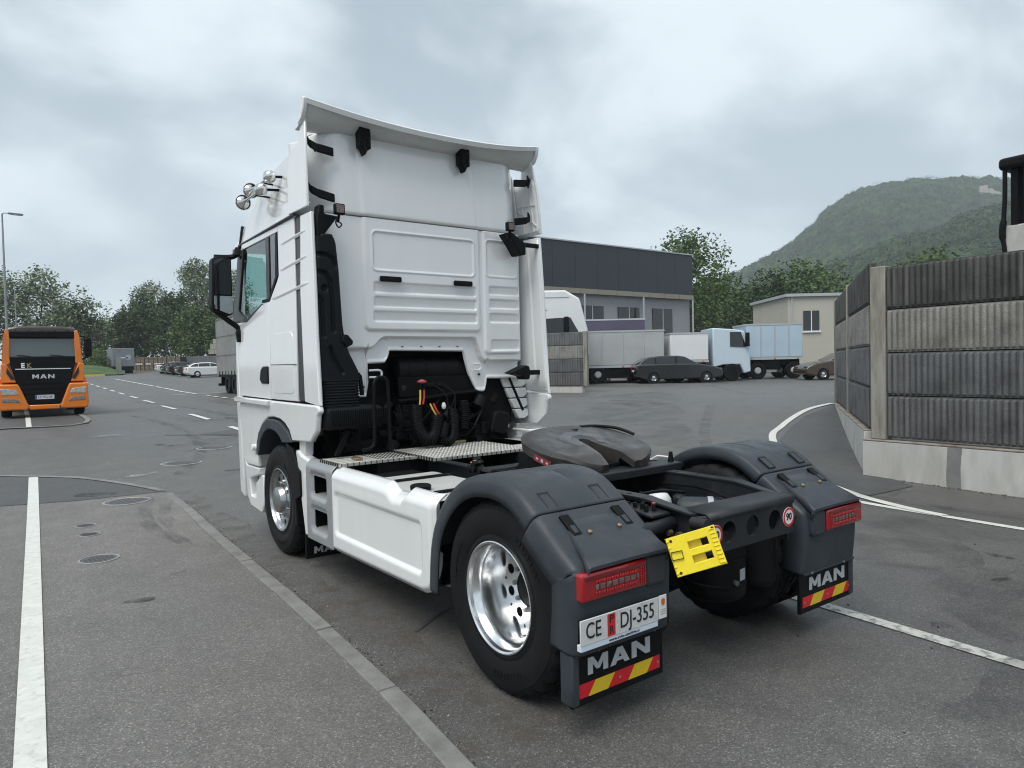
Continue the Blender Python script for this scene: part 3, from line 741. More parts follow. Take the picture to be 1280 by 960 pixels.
def wheel(y, s, rear):
    """s=-1 left, +1 right. built for the left (outward = -x) then mirrored"""
    rr = 0.5195
    xo = -1.222 if rear else -1.212
    w = MB()      # hub carries the wheel
    tyre = MB(); rim = MB()
    o = (xo, 0, 0); ax = (1, 0, 0)
    W_ = 0.315
    def tyreprof(off):
        return [(.290, off + .028), (.300, off + .012), (.312, off + .008), (.330, off + .012), (.345, off + .006), (.385, off - .004), (.425, off - .006), (.455, off - .001), (.470, off + .002),
                (.474, off + .007), (.490, off + .014), (.505, off + .026), (rr - .004, off + .036), (rr, off + .048), (rr, off + .085), (rr - .014, off + .088), (rr - .014, off + .098), (rr, off + .101), (rr, off + .145), (rr - .014, off + .148), (rr - .014, off + .158),
                (rr, off + .161), (rr, off + .205), (rr - .014, off + .208), (rr - .014, off + .218), (rr, off + .221), (rr, off + W_ - .048), (rr - .006, off + W_ - .034), (.49, off + W_ - .014), (.455, off + W_), (.40, off + W_), (.33, off + W_ - .01), (.29, off + W_ - .02)]
    def notch(k, i, r):
        if 11 <= k <= 14 and i % 4 == 0: return r - .014
        if 22 <= k <= 27 and i % 4 == 2: return r - .014
        return r
    tyre.lathe(tyreprof(0), o, ax, 120, rfun=notch)
    for a0 in range(3):      # raised letters ring on the sidewall, as small ridges
        for j in range(9):
            th = a0 * 2.09 + j * .075
            c_, q_ = math.cos(th), math.sin(th)
            tyre.obox((xo - .006, .405 * c_, .405 * q_), (.003, 0, 0), (0, .014 * c_, .014 * q_), (0, -.008 * q_, .008 * c_))
    if rear:
        tyre.lathe(tyreprof(.345), o, ax, 96, rfun=notch)
        rim.lathe([(.292, .028), (.300, .014), (.298, .004), (.292, .002), (.283, .010), (.279, .030), (.270, .040), (.266, .052), (.258, .062), (.254, .085), (.250, .150), (.247, .245)], o, ax, 72)
        dd = .245; r1 = .247; r0 = .115; rc = .206; rh = .029
        rim.lathe([(.115, dd + .004), (.112, dd - .02), (.100, dd - .03)], o, ax, 48)
        rim.lathe([(.292, .37), (.25, .40), (.25, .60), (.29, .64)], o, ax, 48)
    else:
        rim.lathe([(.292, .028), (.300, .014), (.298, .004), (.292, .002), (.284, .012), (.280, .030), (.268, .042), (.262, .058), (.256, .064)], o, ax, 72)
        dd = .052; r1 = .257; r0 = .150; rc = .215; rh = .024
        rim.lathe([(.150, dd), (.142, dd - .012), (.140, dd - .03)], o, ax, 48)
    n = 10
    # disc with ten round hand holes: one sector per hole
    for k in range(n):
        tc_ = 2 * math.pi * (k + .5) / n
        hw = math.pi / n
        ring = []
        for i in range(28):
            a = 2 * math.pi * i / 28
            ca, sa = math.cos(a), math.sin(a)
            lo, hi = rh, .3
            for _ in range(22):
                md = (lo + hi) / 2
                py, pz = rc + md * ca, md * sa
                rad, an = math.hypot(py, pz), abs(math.atan2(pz, py))
                if r0 < rad < r1 and an < hw: lo = md
                else: hi = md
            ring.append((ca, sa, lo))
        def pt(u, v, dx=0.0):
            c_, q_ = math.cos(tc_), math.sin(tc_)
            return (xo + dd + dx, u * c_ - v * q_, u * q_ + v * c_)
        vs = []
        for ca, sa, t_ in ring:
            vs += [pt(rc + rh * ca, rh * sa), pt(rc + t_ * ca, t_ * sa), pt(rc + rh * ca, rh * sa, .035)]
        q = len(ring)
        fs = [(3 * i, 3 * i + 1, 3 * ((i + 1) % q) + 1, 3 * ((i + 1) % q)) for i in range(q)]
        fs += [(3 * i, 3 * ((i + 1) % q), 3 * ((i + 1) % q) + 2, 3 * i + 2) for i in range(q)]
        rim.add(vs, fs)
    dark = MB().lathe([(.262, dd + .045), (.02, dd + .045)], o, ax, 32)
    nuts = MB(); pcd = .1675
    if not rear:
        w.lathe([(.142, dd - .004), (.135, dd - .045), (.118, dd - .075), (.06, dd - .095), (.001, dd - .10)], o, ax, 40)
    else:
        w.lathe([(.108, dd + .01), (.104, dd - .02), (.085, dd - .035), (.001, dd - .04)], o, ax, 40)
        pcd = .14
    for k in range(10):
        a = 2 * math.pi * k / 10
        c_, q_ = math.cos(a), math.sin(a)
        nuts.cyl((xo + dd, pcd * c_, pcd * q_), (xo + dd - .028, pcd * c_, pcd * q_), .017, .013, 6)
    hubM = CHROME2 if not rear else BLACK
    objs = []
    for mb in (w, tyre, rim, dark, nuts):
        if s > 0: mb.mirror()
    h = w.build('wheel', hubM, T); h.location = (0, y, rr)
    for nm, mb, M in (('tyre', tyre, RUBBER), ('rim', rim, CHROME if rear else CHROME2), ('brake_drum', dark, BLACK), ('wheel_nuts', nuts, CHROME2 if not rear else IRON2)):
        mb.build(nm, M, h, smooth=30)
    return h
for s in (-1, 1):
    wheel(0.0, s, True)
    wheel(3.6, s, False)

# ---- cab rear wall
def corner(x):
    a = abs(x) - .98
    return 0.0 if a < 0 else .26 * (a / .22) ** 2
def corner_up(x):
    a = abs(x) - .84
    return 0.0 if a < 0 else .34 * (a / .36) ** 2
ZB = [(-1.2, 1.49), (-.672, 1.49), (-.665, 1.56), (-.66, 1.77), (-.648, 1.79), (-.48, 1.795), (-.455, 1.83), (-.44, 1.895), (-.425, 1.905), (.36, 1.895), (.375, 1.885), (.39, 1.79), (.43, 1.65), (.50, 1.515), (.515, 1.495), (.60, 1.490), (.615, 1.50), (.63, 1.60), (.64, 1.62), (1.03, 1.61), (1.045, 1.60), (1.075, 1.51), (1.09, 1.50), (1.2, 1.495)]
ZC = [(-1.2, 1.925), (-.64, 1.935), (-.60, 1.95), (-.53, 2.02), (-.49, 2.035), (.45, 2.035), (.49, 2.02), (.545, 1.85), (.575, 1.815), (.60, 1.81), (1.2, 1.80)]
def wall_h(x, z):
    h = 0.0
    h += .020 * sst(.0, -.030, rrd(x, z, -.70, .555, 2.075, 3.3, .06))
    h += .016 * sst(.0, -.020, rrd(x, z, .585, 1.06, 1.86, 3.3, .05))
    d = rrd(x, z, -.605, .475, 2.625, 2.975, .045)
    h += .006 * (sst(.016, .004, d) - 2.2 * sst(-.002, -.016, d))
    d = rrd(x, z, .62, 1.0, 2.64, 3.0, .04)
    h += .005 * (sst(.014, .004, d) - 2.2 * sst(-.002, -.014, d))
    for x0, x1, z1, z0 in ((-.60, .490, 2.525, 2.425), (-.60, .495, 2.395, 2.295), (-.605, .500, 2.265, 2.165),
                           (.65, 1.03, 2.545, 2.455), (.65, 1.03, 2.415, 2.32), (.65, 1.03, 2.275, 2.18), (.66, 1.02, 2.01, 1.90)):
        d = rrd(x, z, x0, x1, z0, z1, .018)
        if d < .004:
            h -= .026 * sst(.004, -.014, d) * (0.30 + 0.70 * max(0, min(1, (z1 - z) / (z1 - z0))))
    zc = ip(ZC, x)
    h -= .055 * sst(zc + .004, zc - .022, z)
    # flange bead round the tunnel edge
    zb = ip(ZB, x)
    if z < zc:
        h += .012 * sst(.045, .02, z - zb) - .012 * sst(.012, .0, z - zb)
    return h
def low(u, v):
    x = -1.2 + 2.4 * u
    zb = ip(ZB, x)
    z = zb + (2.06 - zb) * v / .3 if v < .3 else 2.06 + (3.085 - 2.06) * (v - .3) / .7
    return (x, 2.72 + corner(x) - wall_h(x, z), z)
cabw = MB().grid(low, 300, 220).build('cab_rear_wall', WHITE, T, solid=.018, fix=False, smooth=50)
def upw(u, v):
    x = -1.2 + 2.4 * u
    zt = 3.86 - .06 * (1 - (x / 1.2) ** 2) - .12 * sst(.9, 1.2, abs(x))
    z = 3.093 + (zt - 3.093) * v
    xc = ip([(0, -.70), (1, -.74)], v); xd = ip([(0, .52), (1, .46)], v)
    h = .014 * sst(.0, .025, x - xc) * sst(.0, .025, xd - x)
    return (x, 2.700 + corner_up(x) + .035 * v * v - h + .012 * sst(.03, .0, v), z)
o = MB().grid(upw, 160, 40).build('roof_rear_panel', WHITE, T, solid=.018, fix=False, smooth=50)
for x0, x1 in ((-.545, -.33), (.23, .44)):
    MB().box(x0, x1, 2.672, 2.70, 2.525, 2.575).build('grab_recess', BLACKP, T, bev=.012)
# catch and pressed lugs on the lower flange
for px, pz, sx in ((-.60, 1.70, .05), (.50, 1.74, .03)):
    MB().tube(smooth_path([(px - sx, 2.735, pz + .03), (px + sx, 2.735, pz + .03), (px + sx + .02, 2.735, pz), (px + sx, 2.735, pz - .03), (px - sx, 2.735, pz - .03)], 4), .010, 8).build('catch_loop', WHITE, T)
for x, z in ((-.70, 1.585), (.545, 1.665), (.30, 1.945), (.1, 1.945), (-.1, 1.945), (-.3, 1.945)):
    MB().cyl((x, 2.79, z), (x, 2.755, z), .011 if z < 1.8 else .005, n=12).build('plug', BLACKINK, T)

# ---- cab sides, roof, front
def side_x(z):       # cab narrows slightly with height
    return 1.222 - .008 * sst(1.9, 3.1, z)
for s in (-1, 1):
    X = lambda z, o=0.0: s * (side_x(z) + o)
    def panel(name, poly, M, th=.03, o=0.0, bev=.006, parent=T):
        k = MB(); n = len(poly)
        vs = [(X(z, o), y, z) for y, z in poly] + [(X(z, o - th), y, z) for y, z in poly]
        k.add(vs, [list(range(n)), list(range(n, 2 * n))[::-1]] + [(i, n + i, n + (i + 1) % n, (i + 1) % n) for i in range(n)])
        return k.build(name, M, parent, bev=bev, smooth=35)
    # door: lower skin and window frame around the glass
    dl = [(3.70, 1.475), (4.79, 1.485), (4.80, 2.27), (4.46, 2.27), (3.92, 2.395), (3.70, 2.40)]
    panel('door', dl, WHITE)
    panel('door_frame', [(3.40, 2.62), (3.47, 2.575), (3.655, 2.41), (3.905, 2.41), (3.905, 2.44), (3.69, 2.44), (3.49, 2.62), (3.47, 2.98), (3.45, 3.02), (3.42, 3.02)], BLACKP, o=.004)
    panel('window_gasket', [(3.90, 2.395), (3.93, 2.405), (4.46, 2.285), (4.74, 2.285), (4.74, 2.27), (4.44, 2.255)], GASKET, o=.003, bev=.003)
    panel('door_pillar', [(3.66, 2.42), (3.76, 2.42), (3.76, 3.02), (3.66, 3.02)], GASKET, th=.025, o=.002)
    panel('door_top_rail', [(3.40, 3.02), (4.62, 3.02), (4.55, 3.085), (3.40, 3.085)], WHITE)
    panel('windscreen_pillar', [(4.46, 2.285), (4.80, 2.28), (4.98, 2.28), (4.72, 3.02), (4.52, 3.02), (4.74, 2.40)], GASKET, th=.05)
    MB().add([(X(z, -.014), y, z) for y, z in [(3.76, 2.43), (3.93, 2.41), (4.45, 2.29), (4.72, 2.29), (4.50, 3.02), (3.76, 3.02)]], [tuple(range(6))]).build('side_window', GLASS, T)
    panel('quarter_window', [(3.46, 2.63), (3.66, 2.45), (3.66, 3.02), (3.44, 3.02)], DARKGLASS, th=.006, o=-.008, bev=0)
    # panel behind the door
    sp = [(2.965, 1.475), (3.688, 1.475), (3.688, 2.40), (3.44, 2.575), (3.395, 2.62), (3.395, 3.085), (2.955, 3.085)]
    panel('sleeper_side', sp, WHITE)
    panel('locker_lid', rpoly(3.05, 3.655, 1.535, 2.09, .07), WHITE, th=.012, o=.004, bev=.006)
    panel('body_line', [(2.97, 1.795), (3.685, 1.80), (3.685, 1.806), (2.97, 1.802)], GASKET, th=.004, o=.006, bev=0)
    panel('door_handle', [(3.76, 1.62), (3.97, 1.62), (4.03, 1.66), (3.99, 1.76), (3.92, 1.79), (3.76, 1.79)], BLACKP, th=.03, o=.012, bev=.012)
    panel('gap_seal', [(2.80, 1.49), (2.972, 1.48), (2.985, 2.5), (2.955, 3.075), (2.79, 3.075), (2.84, 2.4)], GASKET, th=.03, o=-.012)
    # three slanting ribs that run over panel, seal and deflector
    for (ya, za), (yb, zb) in (((3.34, 2.885), (2.66, 2.915)), ((3.36, 2.655), (2.64, 2.70)), ((3.60, 2.415), (2.62, 2.475))):
        k = MB()
        n = 12
        for i in range(n + 1):
            t = i / n; y = ya + (yb - ya) * t; z = za + (zb - za) * t
            e = min(1, t * 8, (1 - t) * 8) * .007
            k.v += [(X(z, -.004), y, z + .018), (X(z, e), y, z + .010), (X(z, e), y, z - .002), (X(z, -.004), y, z - .018)]
        for i in range(n):
            for j in range(3): k.f.append((4 * i + j, 4 * i + j + 1, 4 * i + j + 5, 4 * i + j + 4))
        k.build('side_rib', WHITE, T, smooth=50)
    # lower deflector behind the seal, with its return flange
    dp = [(2.80, 1.475), (2.84, 2.4), (2.80, 3.06), (2.56, 3.05), (2.52, 2.45), (2.50, 2.0), (2.47, 1.50), (2.455, 1.45)]
    panel('side_deflector', dp, WHITE, th=.030, bev=.008)
    k = MB()
    for i in range(13):
        z = 1.48 + (3.05 - 1.48) * i / 12
        yr = ip([(1.45, 2.46), (2.0, 2.50), (2.45, 2.52), (3.05, 2.56)], z)
        k.v += [(X(z, -.030), yr + .012, z), (X(z, -.038), yr + .045, z), (X(z, -.038), yr + .16, z), (X(z, -.050), yr + .18, z), (X(z, -.050), 2.88, z), (X(z, -.03), 3.02, z)]
    for i in range(12):
        for j in range(5): k.f.append((6 * i + j, 6 * i + j + 1, 6 * i + j + 7, 6 * i + j + 6))
    k.build('deflector_lining', WHITE, T, smooth=30, solid=.004)
    # lower rear skirt below the deflector
    sk = [(2.53, 1.455), (2.465, 1.45), (2.445, 1.40), (2.50, 1.37), (2.53, 1.24), (2.66, 1.14), (3.12, 1.112), (3.145, 1.15), (3.19, 1.205), (3.30, 1.26), (3.43, 1.292), (3.62, 1.305), (3.79, 1.295), (3.94, 1.24), (4.07, 1.15), (4.14, 1.04), (4.165, .93), (4.165, .775), (4.56, .765), (4.66, .80), (4.80, 1.36), (4.76, 1.41), (3.69, 1.462)]
    panel('lower_cab_skirt', sk, WHITE, th=.05, o=.012, bev=.016)
    panel('sill_step', [(3.72, 1.405), (4.85, 1.415), (4.85, 1.475), (3.70, 1.468)], WHITE, th=.06, o=.05, bev=.015)
    ao = [(4.175, .90), (4.15, 1.02), (4.08, 1.13), (3.95, 1.225), (3.79, 1.28), (3.62, 1.288), (3.43, 1.275), (3.20, 1.19), (3.115, 1.105)]
    ai = [(3.36, 1.085), (3.44, 1.14), (3.54, 1.175), (3.66, 1.19), (3.78, 1.185), (3.90, 1.145), (4.02, 1.06), (4.10, .90)]
    panel('wheel_arch_trim', ao + ai, GREYP, th=.28, o=.026, bev=.010)
    # bumper corner with the step opening
    panel('bumper_corner', [(4.16, .76), (4.60, .755), (4.68, .80), (4.62, .42), (4.50, .33), (4.12, .31), (4.05, .42), (4.03, .70), (4.10, .70), (4.30, .60), (4.30, .44), (4.48, .44), (4.52, .62), (4.20, .69)], WHITE, th=.10, o=.0, bev=.012)
    panel('step_tread', [(4.26, .40), (4.50, .40), (4.50, .43), (4.26, .43)], BLACKP, th=.25, o=-.02)
    MB().cyl((X(.9, .0), 4.23, .97), (X(.9, .05), 4.23, .97), .032, n=16).build('wheel_lamp', WHITEST, T, bev=.006)
    # piece behind the front wheel
    panel('rear_wing', [(3.12, 1.04), (3.02, 1.035), (2.98, 1.01), (2.86, .99), (2.80, .98), (2.80, .32), (2.92, .30), (3.0, .60), (3.05, .85)], WHITE, th=.10, o=-.012, bev=.02)
    panel('wing_post', [(2.92, 1.0), (3.06, 1.0), (3.05, 1.13), (2.90, 1.13)], WHITE, th=.08, o=-.03, bev=.01)
    panel('spray_guard', [(3.33, 1.10), (3.16, 1.05), (3.03, .88), (2.97, .86), (2.96, .64), (3.08, .60), (3.06, .36), (3.12, .36), (3.17, .62), (3.26, .86)], BLACKP, th=.26, o=.006, bev=.012)
    fl_ = MB().box(min(s * 1.20, s * .82), max(s * 1.20, s * .82), 2.93, 2.96, .09, .40).build('front_mud_flap', BLACKP, T, bev=.005)
    block_word('MAN', s * 1.0 - .13, .26, .13, .06, frame((0, 2.929, 0), (1, 0, 0), (0, 0, 1)), GREYLET, fl_, t=.003)
    # mirrors
    mt = T
    hx0, hx1 = s * 1.285, s * 1.475
    k = MB().prism([(hx0, 2.355), (hx0, 2.93), (s * 1.30, 2.965), (s * 1.44, 2.965), (s * 1.478, 2.93), (s * 1.498, 2.42), (s * 1.47, 2.385), (s * 1.34, 2.335)], 'y', 4.70, 4.86)
    hm = k.build('mirror_housing', BLACKP, T, bev=.02)
    MB().box(min(hx0 + s * .015, s * 1.462), max(hx0 + s * .015, s * 1.462), 4.694, 4.70, 2.56, 2.94).build('mirror_glass', MIRROR if False else DARKGLASS, hm)
    MB().prism([(s * 1.29, 2.375), (s * 1.325, 2.355), (s * 1.478, 2.415), (s * 1.47, 2.545), (s * 1.29, 2.545)], 'y', 4.694, 4.70).build('wide_angle_glass', MIRROR, hm)
    MB().tube(smooth_path([(s * 1.45, 4.74, 2.955), (s * 1.28, 4.73, 2.965), (s * 1.215, 4.66, 3.00), (s * 1.20, 4.6, 2.95)], 5), .028, 8).build('mirror_arm', BLACKP, hm)
    MB().tube(smooth_path([(s * 1.46, 4.76, 2.40), (s * 1.33, 4.74, 2.29), (s * 1.23, 4.72, 2.20), (s * 1.21, 4.72, 2.06)], 5), [.028] * 11 + [.045] * 5, 8).build('mirror_arm', BLACKP, hm)
    MB().cyl((s * 1.215, 4.66, 2.98), (s * 1.215, 4.66, 3.06), .055, .04, 12).build('aerial_base', BLACKP, T)
    MB().tube([(s * 1.20, 4.66, 3.04), (s * 1.165, 4.68, 3.29)], [.024, .018], 8).build('aerial', BLACKP, T)
    # upper fin
    fp = [(3.02, 3.10), (3.04, 3.45), (3.0, 3.62), (2.80, 3.66) if s < 0 else (2.86, 3.70), (2.74, 3.84) if s < 0 else (2.84, 3.84), (2.69, 3.885), (2.655, 3.80), (2.60, 3.50), (2.565, 3.09)]
    k = MB(); n = len(fp)
    fx = lambda z, o: s * (1.238 - .034 * sst(3.3, 3.9, z) - o)
    k.add([(fx(z, 0), y, z) for y, z in fp] + [(fx(z, .022), y, z) for y, z in fp], [list(range(n)), list(range(n, 2 * n))[::-1]] + [(i, n + i, n + (i + 1) % n, (i + 1) % n) for i in range(n)])
    k.build('roof_fin', WHITE, T, bev=.007)
    k = MB()
    for a, b_ in (((2.66, 3.13), (2.74, 3.64)), ((2.82, 3.13), (2.87, 3.60)), ((2.60, 3.13), (2.96, 3.13)), ((2.64, 3.40), (2.98, 3.42)), ((2.62, 3.18), (2.96, 3.40))):
        k.obox((fx(3.5, .027), (a[0] + b_[0]) / 2, (a[1] + b_[1]) / 2), (.008, 0, 0), (0, (b_[0] - a[0]) / 2, (b_[1] - a[1]) / 2), (0, -(b_[1] - a[1]) / 150, (b_[0] - a[0]) / 150 + .004))
    k.build('fin_ribs', WHITE, T, smooth=0)
    k = MB()
    for i in range(9):
        z = 3.10 + (3.66 - 3.10) * i / 8
        yr = ip([(3.09, 2.57), (3.5, 2.605), (3.9, 2.67)], z)
        k.v += [(fx(z, .024), yr + .015, z), (fx(z, .026), yr + .06, z), (fx(z, .030), 2.92, z), (fx(z, .10), 3.03, z)]
    for i in range(8):
        for j in range(3): k.f.append((4 * i + j, 4 * i + j + 1, 4 * i + j + 5, 4 * i + j + 4))
    k.build('fin_lining', WHITE, T, smooth=60, solid=.003)
    # black strut brackets between wall and fin
    zs = ((3.64, 3.595), (3.26, 3.205))
    for za, zb in zs:
        k = MB()
        P = [(s * 1.172, 2.72, za + .05), (s * 1.16, 2.675, za), (s * 1.10, 2.66, za - .03), (s * .96, 2.665, zb)]
        for i in range(3):
            a, b_ = Vector(P[i]), Vector(P[i + 1]); d_ = (b_ - a)
            k.obox((a + b_) / 2, d_ / 2 * 1.05, Vector((0, .012, 0)), Vector((0, 0, .030 + .003 * i)))
        k.build('fin_bracket', BLACKP, T, bev=.008)
    MB().tube([(s * 1.16, 2.66, 3.655), (s * 1.12, 2.64, 3.57)], .012, 6).build('fin_clip', BLACKP, T)

# work lamps on their brackets
for s, lx, lz in ((-1, -1.02, 3.06), (1, .765, 3.105)):
    bz = lz - .06
    k = MB()
    if s < 0:
        k.prism([(-1.165, 3.03), (-1.155, 3.05), (-1.15, 3.11), (-1.10, 3.11), (-1.10, 3.04), (-.98, 3.03), (-1.04, 2.95), (-1.11, 2.86), (-1.14, 2.80), (-1.17, 2.80)], 'y', 2.54, 2.64)
    else:
        k.prism([(.74, 3.05), (.80, 3.06), (.93, 2.99), (.97, 2.96), (.97, 2.85), (.90, 2.84), (.86, 2.90), (.80, 2.98)], 'y', 2.50, 2.66)
        k.box(.95, 1.19, 2.56, 2.60, 2.94, 2.985)
    br = k.build('lamp_bracket', BLACKP, T, bev=.012)
    yl = 2.40 if s < 0 else 2.46
    h = MB().box(lx - .045, lx + .045, yl, yl + .05, lz - .045, lz + .045)
    ho = h.build('work_lamp', BLACKP, T, bev=.012)
    MB().box(lx - .033, lx + .033, yl - .004, yl, lz - .033, lz + .033).build('lamp_lens', LED, ho, bev=.004)
    MB().cyl((lx, yl + .03, lz - .04), (lx, yl + .06, lz - .10), .012, n=8).build('lamp_stalk', BLACKP, ho)
    MB().tube(smooth_path([(lx - .01, yl + .03, lz - .06), (lx - .035, yl + .02, lz - .11), (lx - .01, yl + .02, lz - .15), (lx + .02, yl + .03, lz - .12), (lx, yl + .06, lz - .09)], 5), .006, 6).build('lamp_cable', BLACKP, ho)
# hinge bracket, lower right
k = MB()
k.prism([(.795, 1.67), (.99, 1.745), (1.03, 1.735), (1.045, 1.67), (1.03, 1.60), (.97, 1.60), (.95, 1.635)], 'y', 2.56, 2.70)
k.box(1.03, 1.195, 2.58, 2.62, 1.645, 1.695)
k.build('deflector_hinge', BLACKP, T, bev=.012)
# roof brackets
for x in (-.69, .335):
    k = MB().prism([(x - .055, 3.80), (x - .05, 3.845), (x + .045, 3.83), (x + .055, 3.79), (x + .055, 3.66), (x + .03, 3.655), (x, 3.60), (x - .025, 3.66), (x - .05, 3.67)], 'y', 2.60, 2.69)
    o = k.build('spoiler_bracket', BLACKP, T, bev=.008)
    k = MB()
    for i in range(5):
        for j in (-1, 1): k.box(x + j * .026 - .016, x + j * .026 + .016, 2.592, 2.60, 3.675 + i * .032, 3.695 + i * .032)
    k.build('bracket_pads', BLACK, o, smooth=0)

# roof shell (side silhouettes) from gutter to top
def roof(u, v):
    y = 2.93 + (5.0 - 2.93) * v
    top = ip([(2.93, 3.815), (3.3, 3.80), (3.7, 3.745), (4.07, 3.67), (4.4, 3.53), (4.6, 3.42), (4.8, 3.25), (5.0, 3.06)], y)
    z0 = 3.085; h = max(.02, top - z0)
    r = min(.16, h * .8); w0 = 1.226 - .03 * v; w1 = w0 - .075 * h / .73
    q = abs(2 * u - 1); sg = -1 if u < .5 else 1
    if q > .55:                 # side
        t = (1 - q) / .45; x = w0 + (w1 - w0) * t; z = z0 + (h - r) * t
    elif q > .25:               # shoulder
        a = (q - .25) / .30 * math.pi / 2; x = w1 - r + r * math.sin(a); z = top - r + r * math.cos(a)
    else:
        x = (w1 - r) * q / .25; z = top
    return (sg * x, y, z + .02 * (1 - (x / w0) ** 2))
MB().grid(roof, 120, 44).build('roof_shell', WHITE, T, smooth=50, fix=False, solid=.012)
for s in (-1, 1):
    MB().tube([(s * 1.228, 2.90, 3.085), (s * 1.205, 4.70, 3.085)], .013, 8).build('roof_gutter', GASKET, T)
    k = MB()
    for i in range(14):
        y = 2.99 + 1.0 * i / 13
        zt = ip([(2.98, 3.83), (3.3, 3.80), (3.7, 3.72), (4.07, 3.64)], y)
        k.v += [(s * 1.172, y, zt - .13), (s * 1.150, y, zt - .05)]
    for i in range(13): k.f.append((2 * i, 2 * i + 1, 2 * i + 3, 2 * i + 2))
# spoiler: swept sheet from roof edge up and back
def spo(u, v):
    t = -1 + 2 * u
    x = 1.222 * t
    zr = 3.855 + .125 * abs(t) ** 2.4
    yr = 2.50 + .10 * abs(t) ** 3
    yf, zf = 2.83, 3.79 - .01 * abs(t) ** 2
    y = yf + (yr - yf) * v
    z = zf + (zr - zf) * (v ** 1.7) - .05 * math.sin(math.pi * v) * .4
    return (x, y, z)
MB().grid(spo, 64, 16).build('roof_spoiler', SPOIL, T, smooth=60, fix=False, solid=.024)
k = MB()
for i in range(33):
    p = spo(i / 32, 1.0)
    k.v += [(p[0], p[1] - .002, p[2] + .012), (p[0], p[1] - .010, p[2] + .004), (p[0], p[1] + .004, p[2] - .034), (p[0], p[1] + .03, p[2] - .030)]
for i in range(32):
    for j in range(3): k.f.append((4 * i + j, 4 * i + j + 1, 4 * i + j + 5, 4 * i + j + 4))
k.build('spoiler_lip', WHITE, T, smooth=60)
for s in (-1, 1):
    MB().prism([(2.74, 3.80), (2.72, 3.88), (2.65, 3.98), (2.61, 4.0), (2.585, 3.985), (2.60, 3.90), (2.65, 3.83)], 'x', min(s * 1.198, s * 1.234), max(s * 1.198, s * 1.234)).build('spoiler_end', WHITE, T, bev=.01)
# windscreen, front, floor, interior
MB().add([(-1.14, 4.74, 3.06), (1.14, 4.74, 3.06), (1.17, 5.0, 2.15), (-1.17, 5.0, 2.15)], [(0, 1, 2, 3)]).build('windscreen', GLASSG, T)
k = MB().prism([(4.86, .35), (5.02, .4), (5.06, 1.4), (5.02, 2.15), (4.94, 2.15)], 'x', -1.19, 1.19); k.build('front_panel', WHITE, T, bev=.03)
MB().box(-1.17, 1.17, 2.95, 4.86, 1.40, 1.50).build('cab_floor', BLACK, T)
MB().box(-1.12, 1.12, 4.55, 4.93, 1.5, 2.2).build('dashboard', INTER, T, bev=.05)
for s in (-1, 1):
    k = MB().box(s * .62 - .25, s * .62 + .25, 3.50, 4.05, 1.75, 1.90); k.box(s * .62 - .22, s * .62 + .22, 3.36, 3.48, 1.85, 2.50); k.box(s * .62 - .13, s * .62 + .13, 3.37, 3.46, 2.52, 2.72)
    k.build('seat', INTER, T, bev=.05)
MB().box(-1.10, 1.10, 2.96, 3.5, 2.3, 2.42).build('bunk', INTER, T, bev=.04)
MB().lathe([(.03, 0), (.03, .4)], (-.62, 4.35, 2.0), (0, .3, .3), 10).build('steering_column', BLACK, T)
# chrome air horns on the roof side
hs = []
for (ya, za), (yb, zb), dx_ in (((4.02, 3.52), (3.42, 3.475), .11), ((4.08, 3.41), (3.50, 3.37), .17)):
    k = MB()
    x0 = -1.15 - dx_
    k.lathe([(.010, .55), (.011, .18), (.014, .12), (.022, .07), (.040, .03), (.075, .0), (.078, .004), (.072, .012)], (x0, ya, za), (0, -1, 0), 24)
    k.lathe([(.001, .66), (.03, .655), (.052, .625), (.060, .59), (.052, .555), (.03, .53), (.012, .52)], (x0, ya, za), (0, -1, 0), 24)
    ho = k.build('air_horn', STEEL, T, smooth=50)
    MB().tube([(x0, ya - .35, za), (-1.12, ya - .36, za - .01)], .009, 6).build('horn_foot', BLACKP, ho)
    MB().tube([(x0, ya - .60, za), (-1.12, ya - .66, za)], .012, 6).build('horn_foot', BLACKP, ho)
# ---- air intake duct behind the cab
XL = [(1.66, -1.185), (2.0, -1.185), (2.84, -1.18)]
XR = [(1.66, -.83), (1.73, -.84), (1.80, -.875), (1.88, -.915), (1.98, -.95), (2.12, -.97), (2.57, -.99), (2.80, -1.01), (2.845, -1.025)]
def capsule(x, z, pts, r):
    best = 9
    for (ax, az), (bx, bz) in zip(pts, pts[1:]):
        dx_, dz_ = bx - ax, bz - az
        t = max(0, min(1, ((x - ax) * dx_ + (z - az) * dz_) / (dx_ * dx_ + dz_ * dz_ + 1e-9)))
        best = min(best, math.hypot(x - ax - t * dx_, z - az - t * dz_))
    return best - r
GRV = [([(-1.20, 2.70), (-1.12, 2.695), (-1.07, 2.66), (-1.055, 2.61)], .016), ([(-1.20, 2.555), (-1.14, 2.54), (-1.10, 2.47), (-1.085, 2.36), (-1.082, 2.07)], .017),
       ([(-1.195, 2.34), (-1.175, 2.30), (-1.17, 2.03)], .017), ([(-1.155, 2.42), (-1.153, 2.42)], .024), ([(-1.115, 1.93), (-1.09, 1.84), (-1.02, 1.72)], .015)]
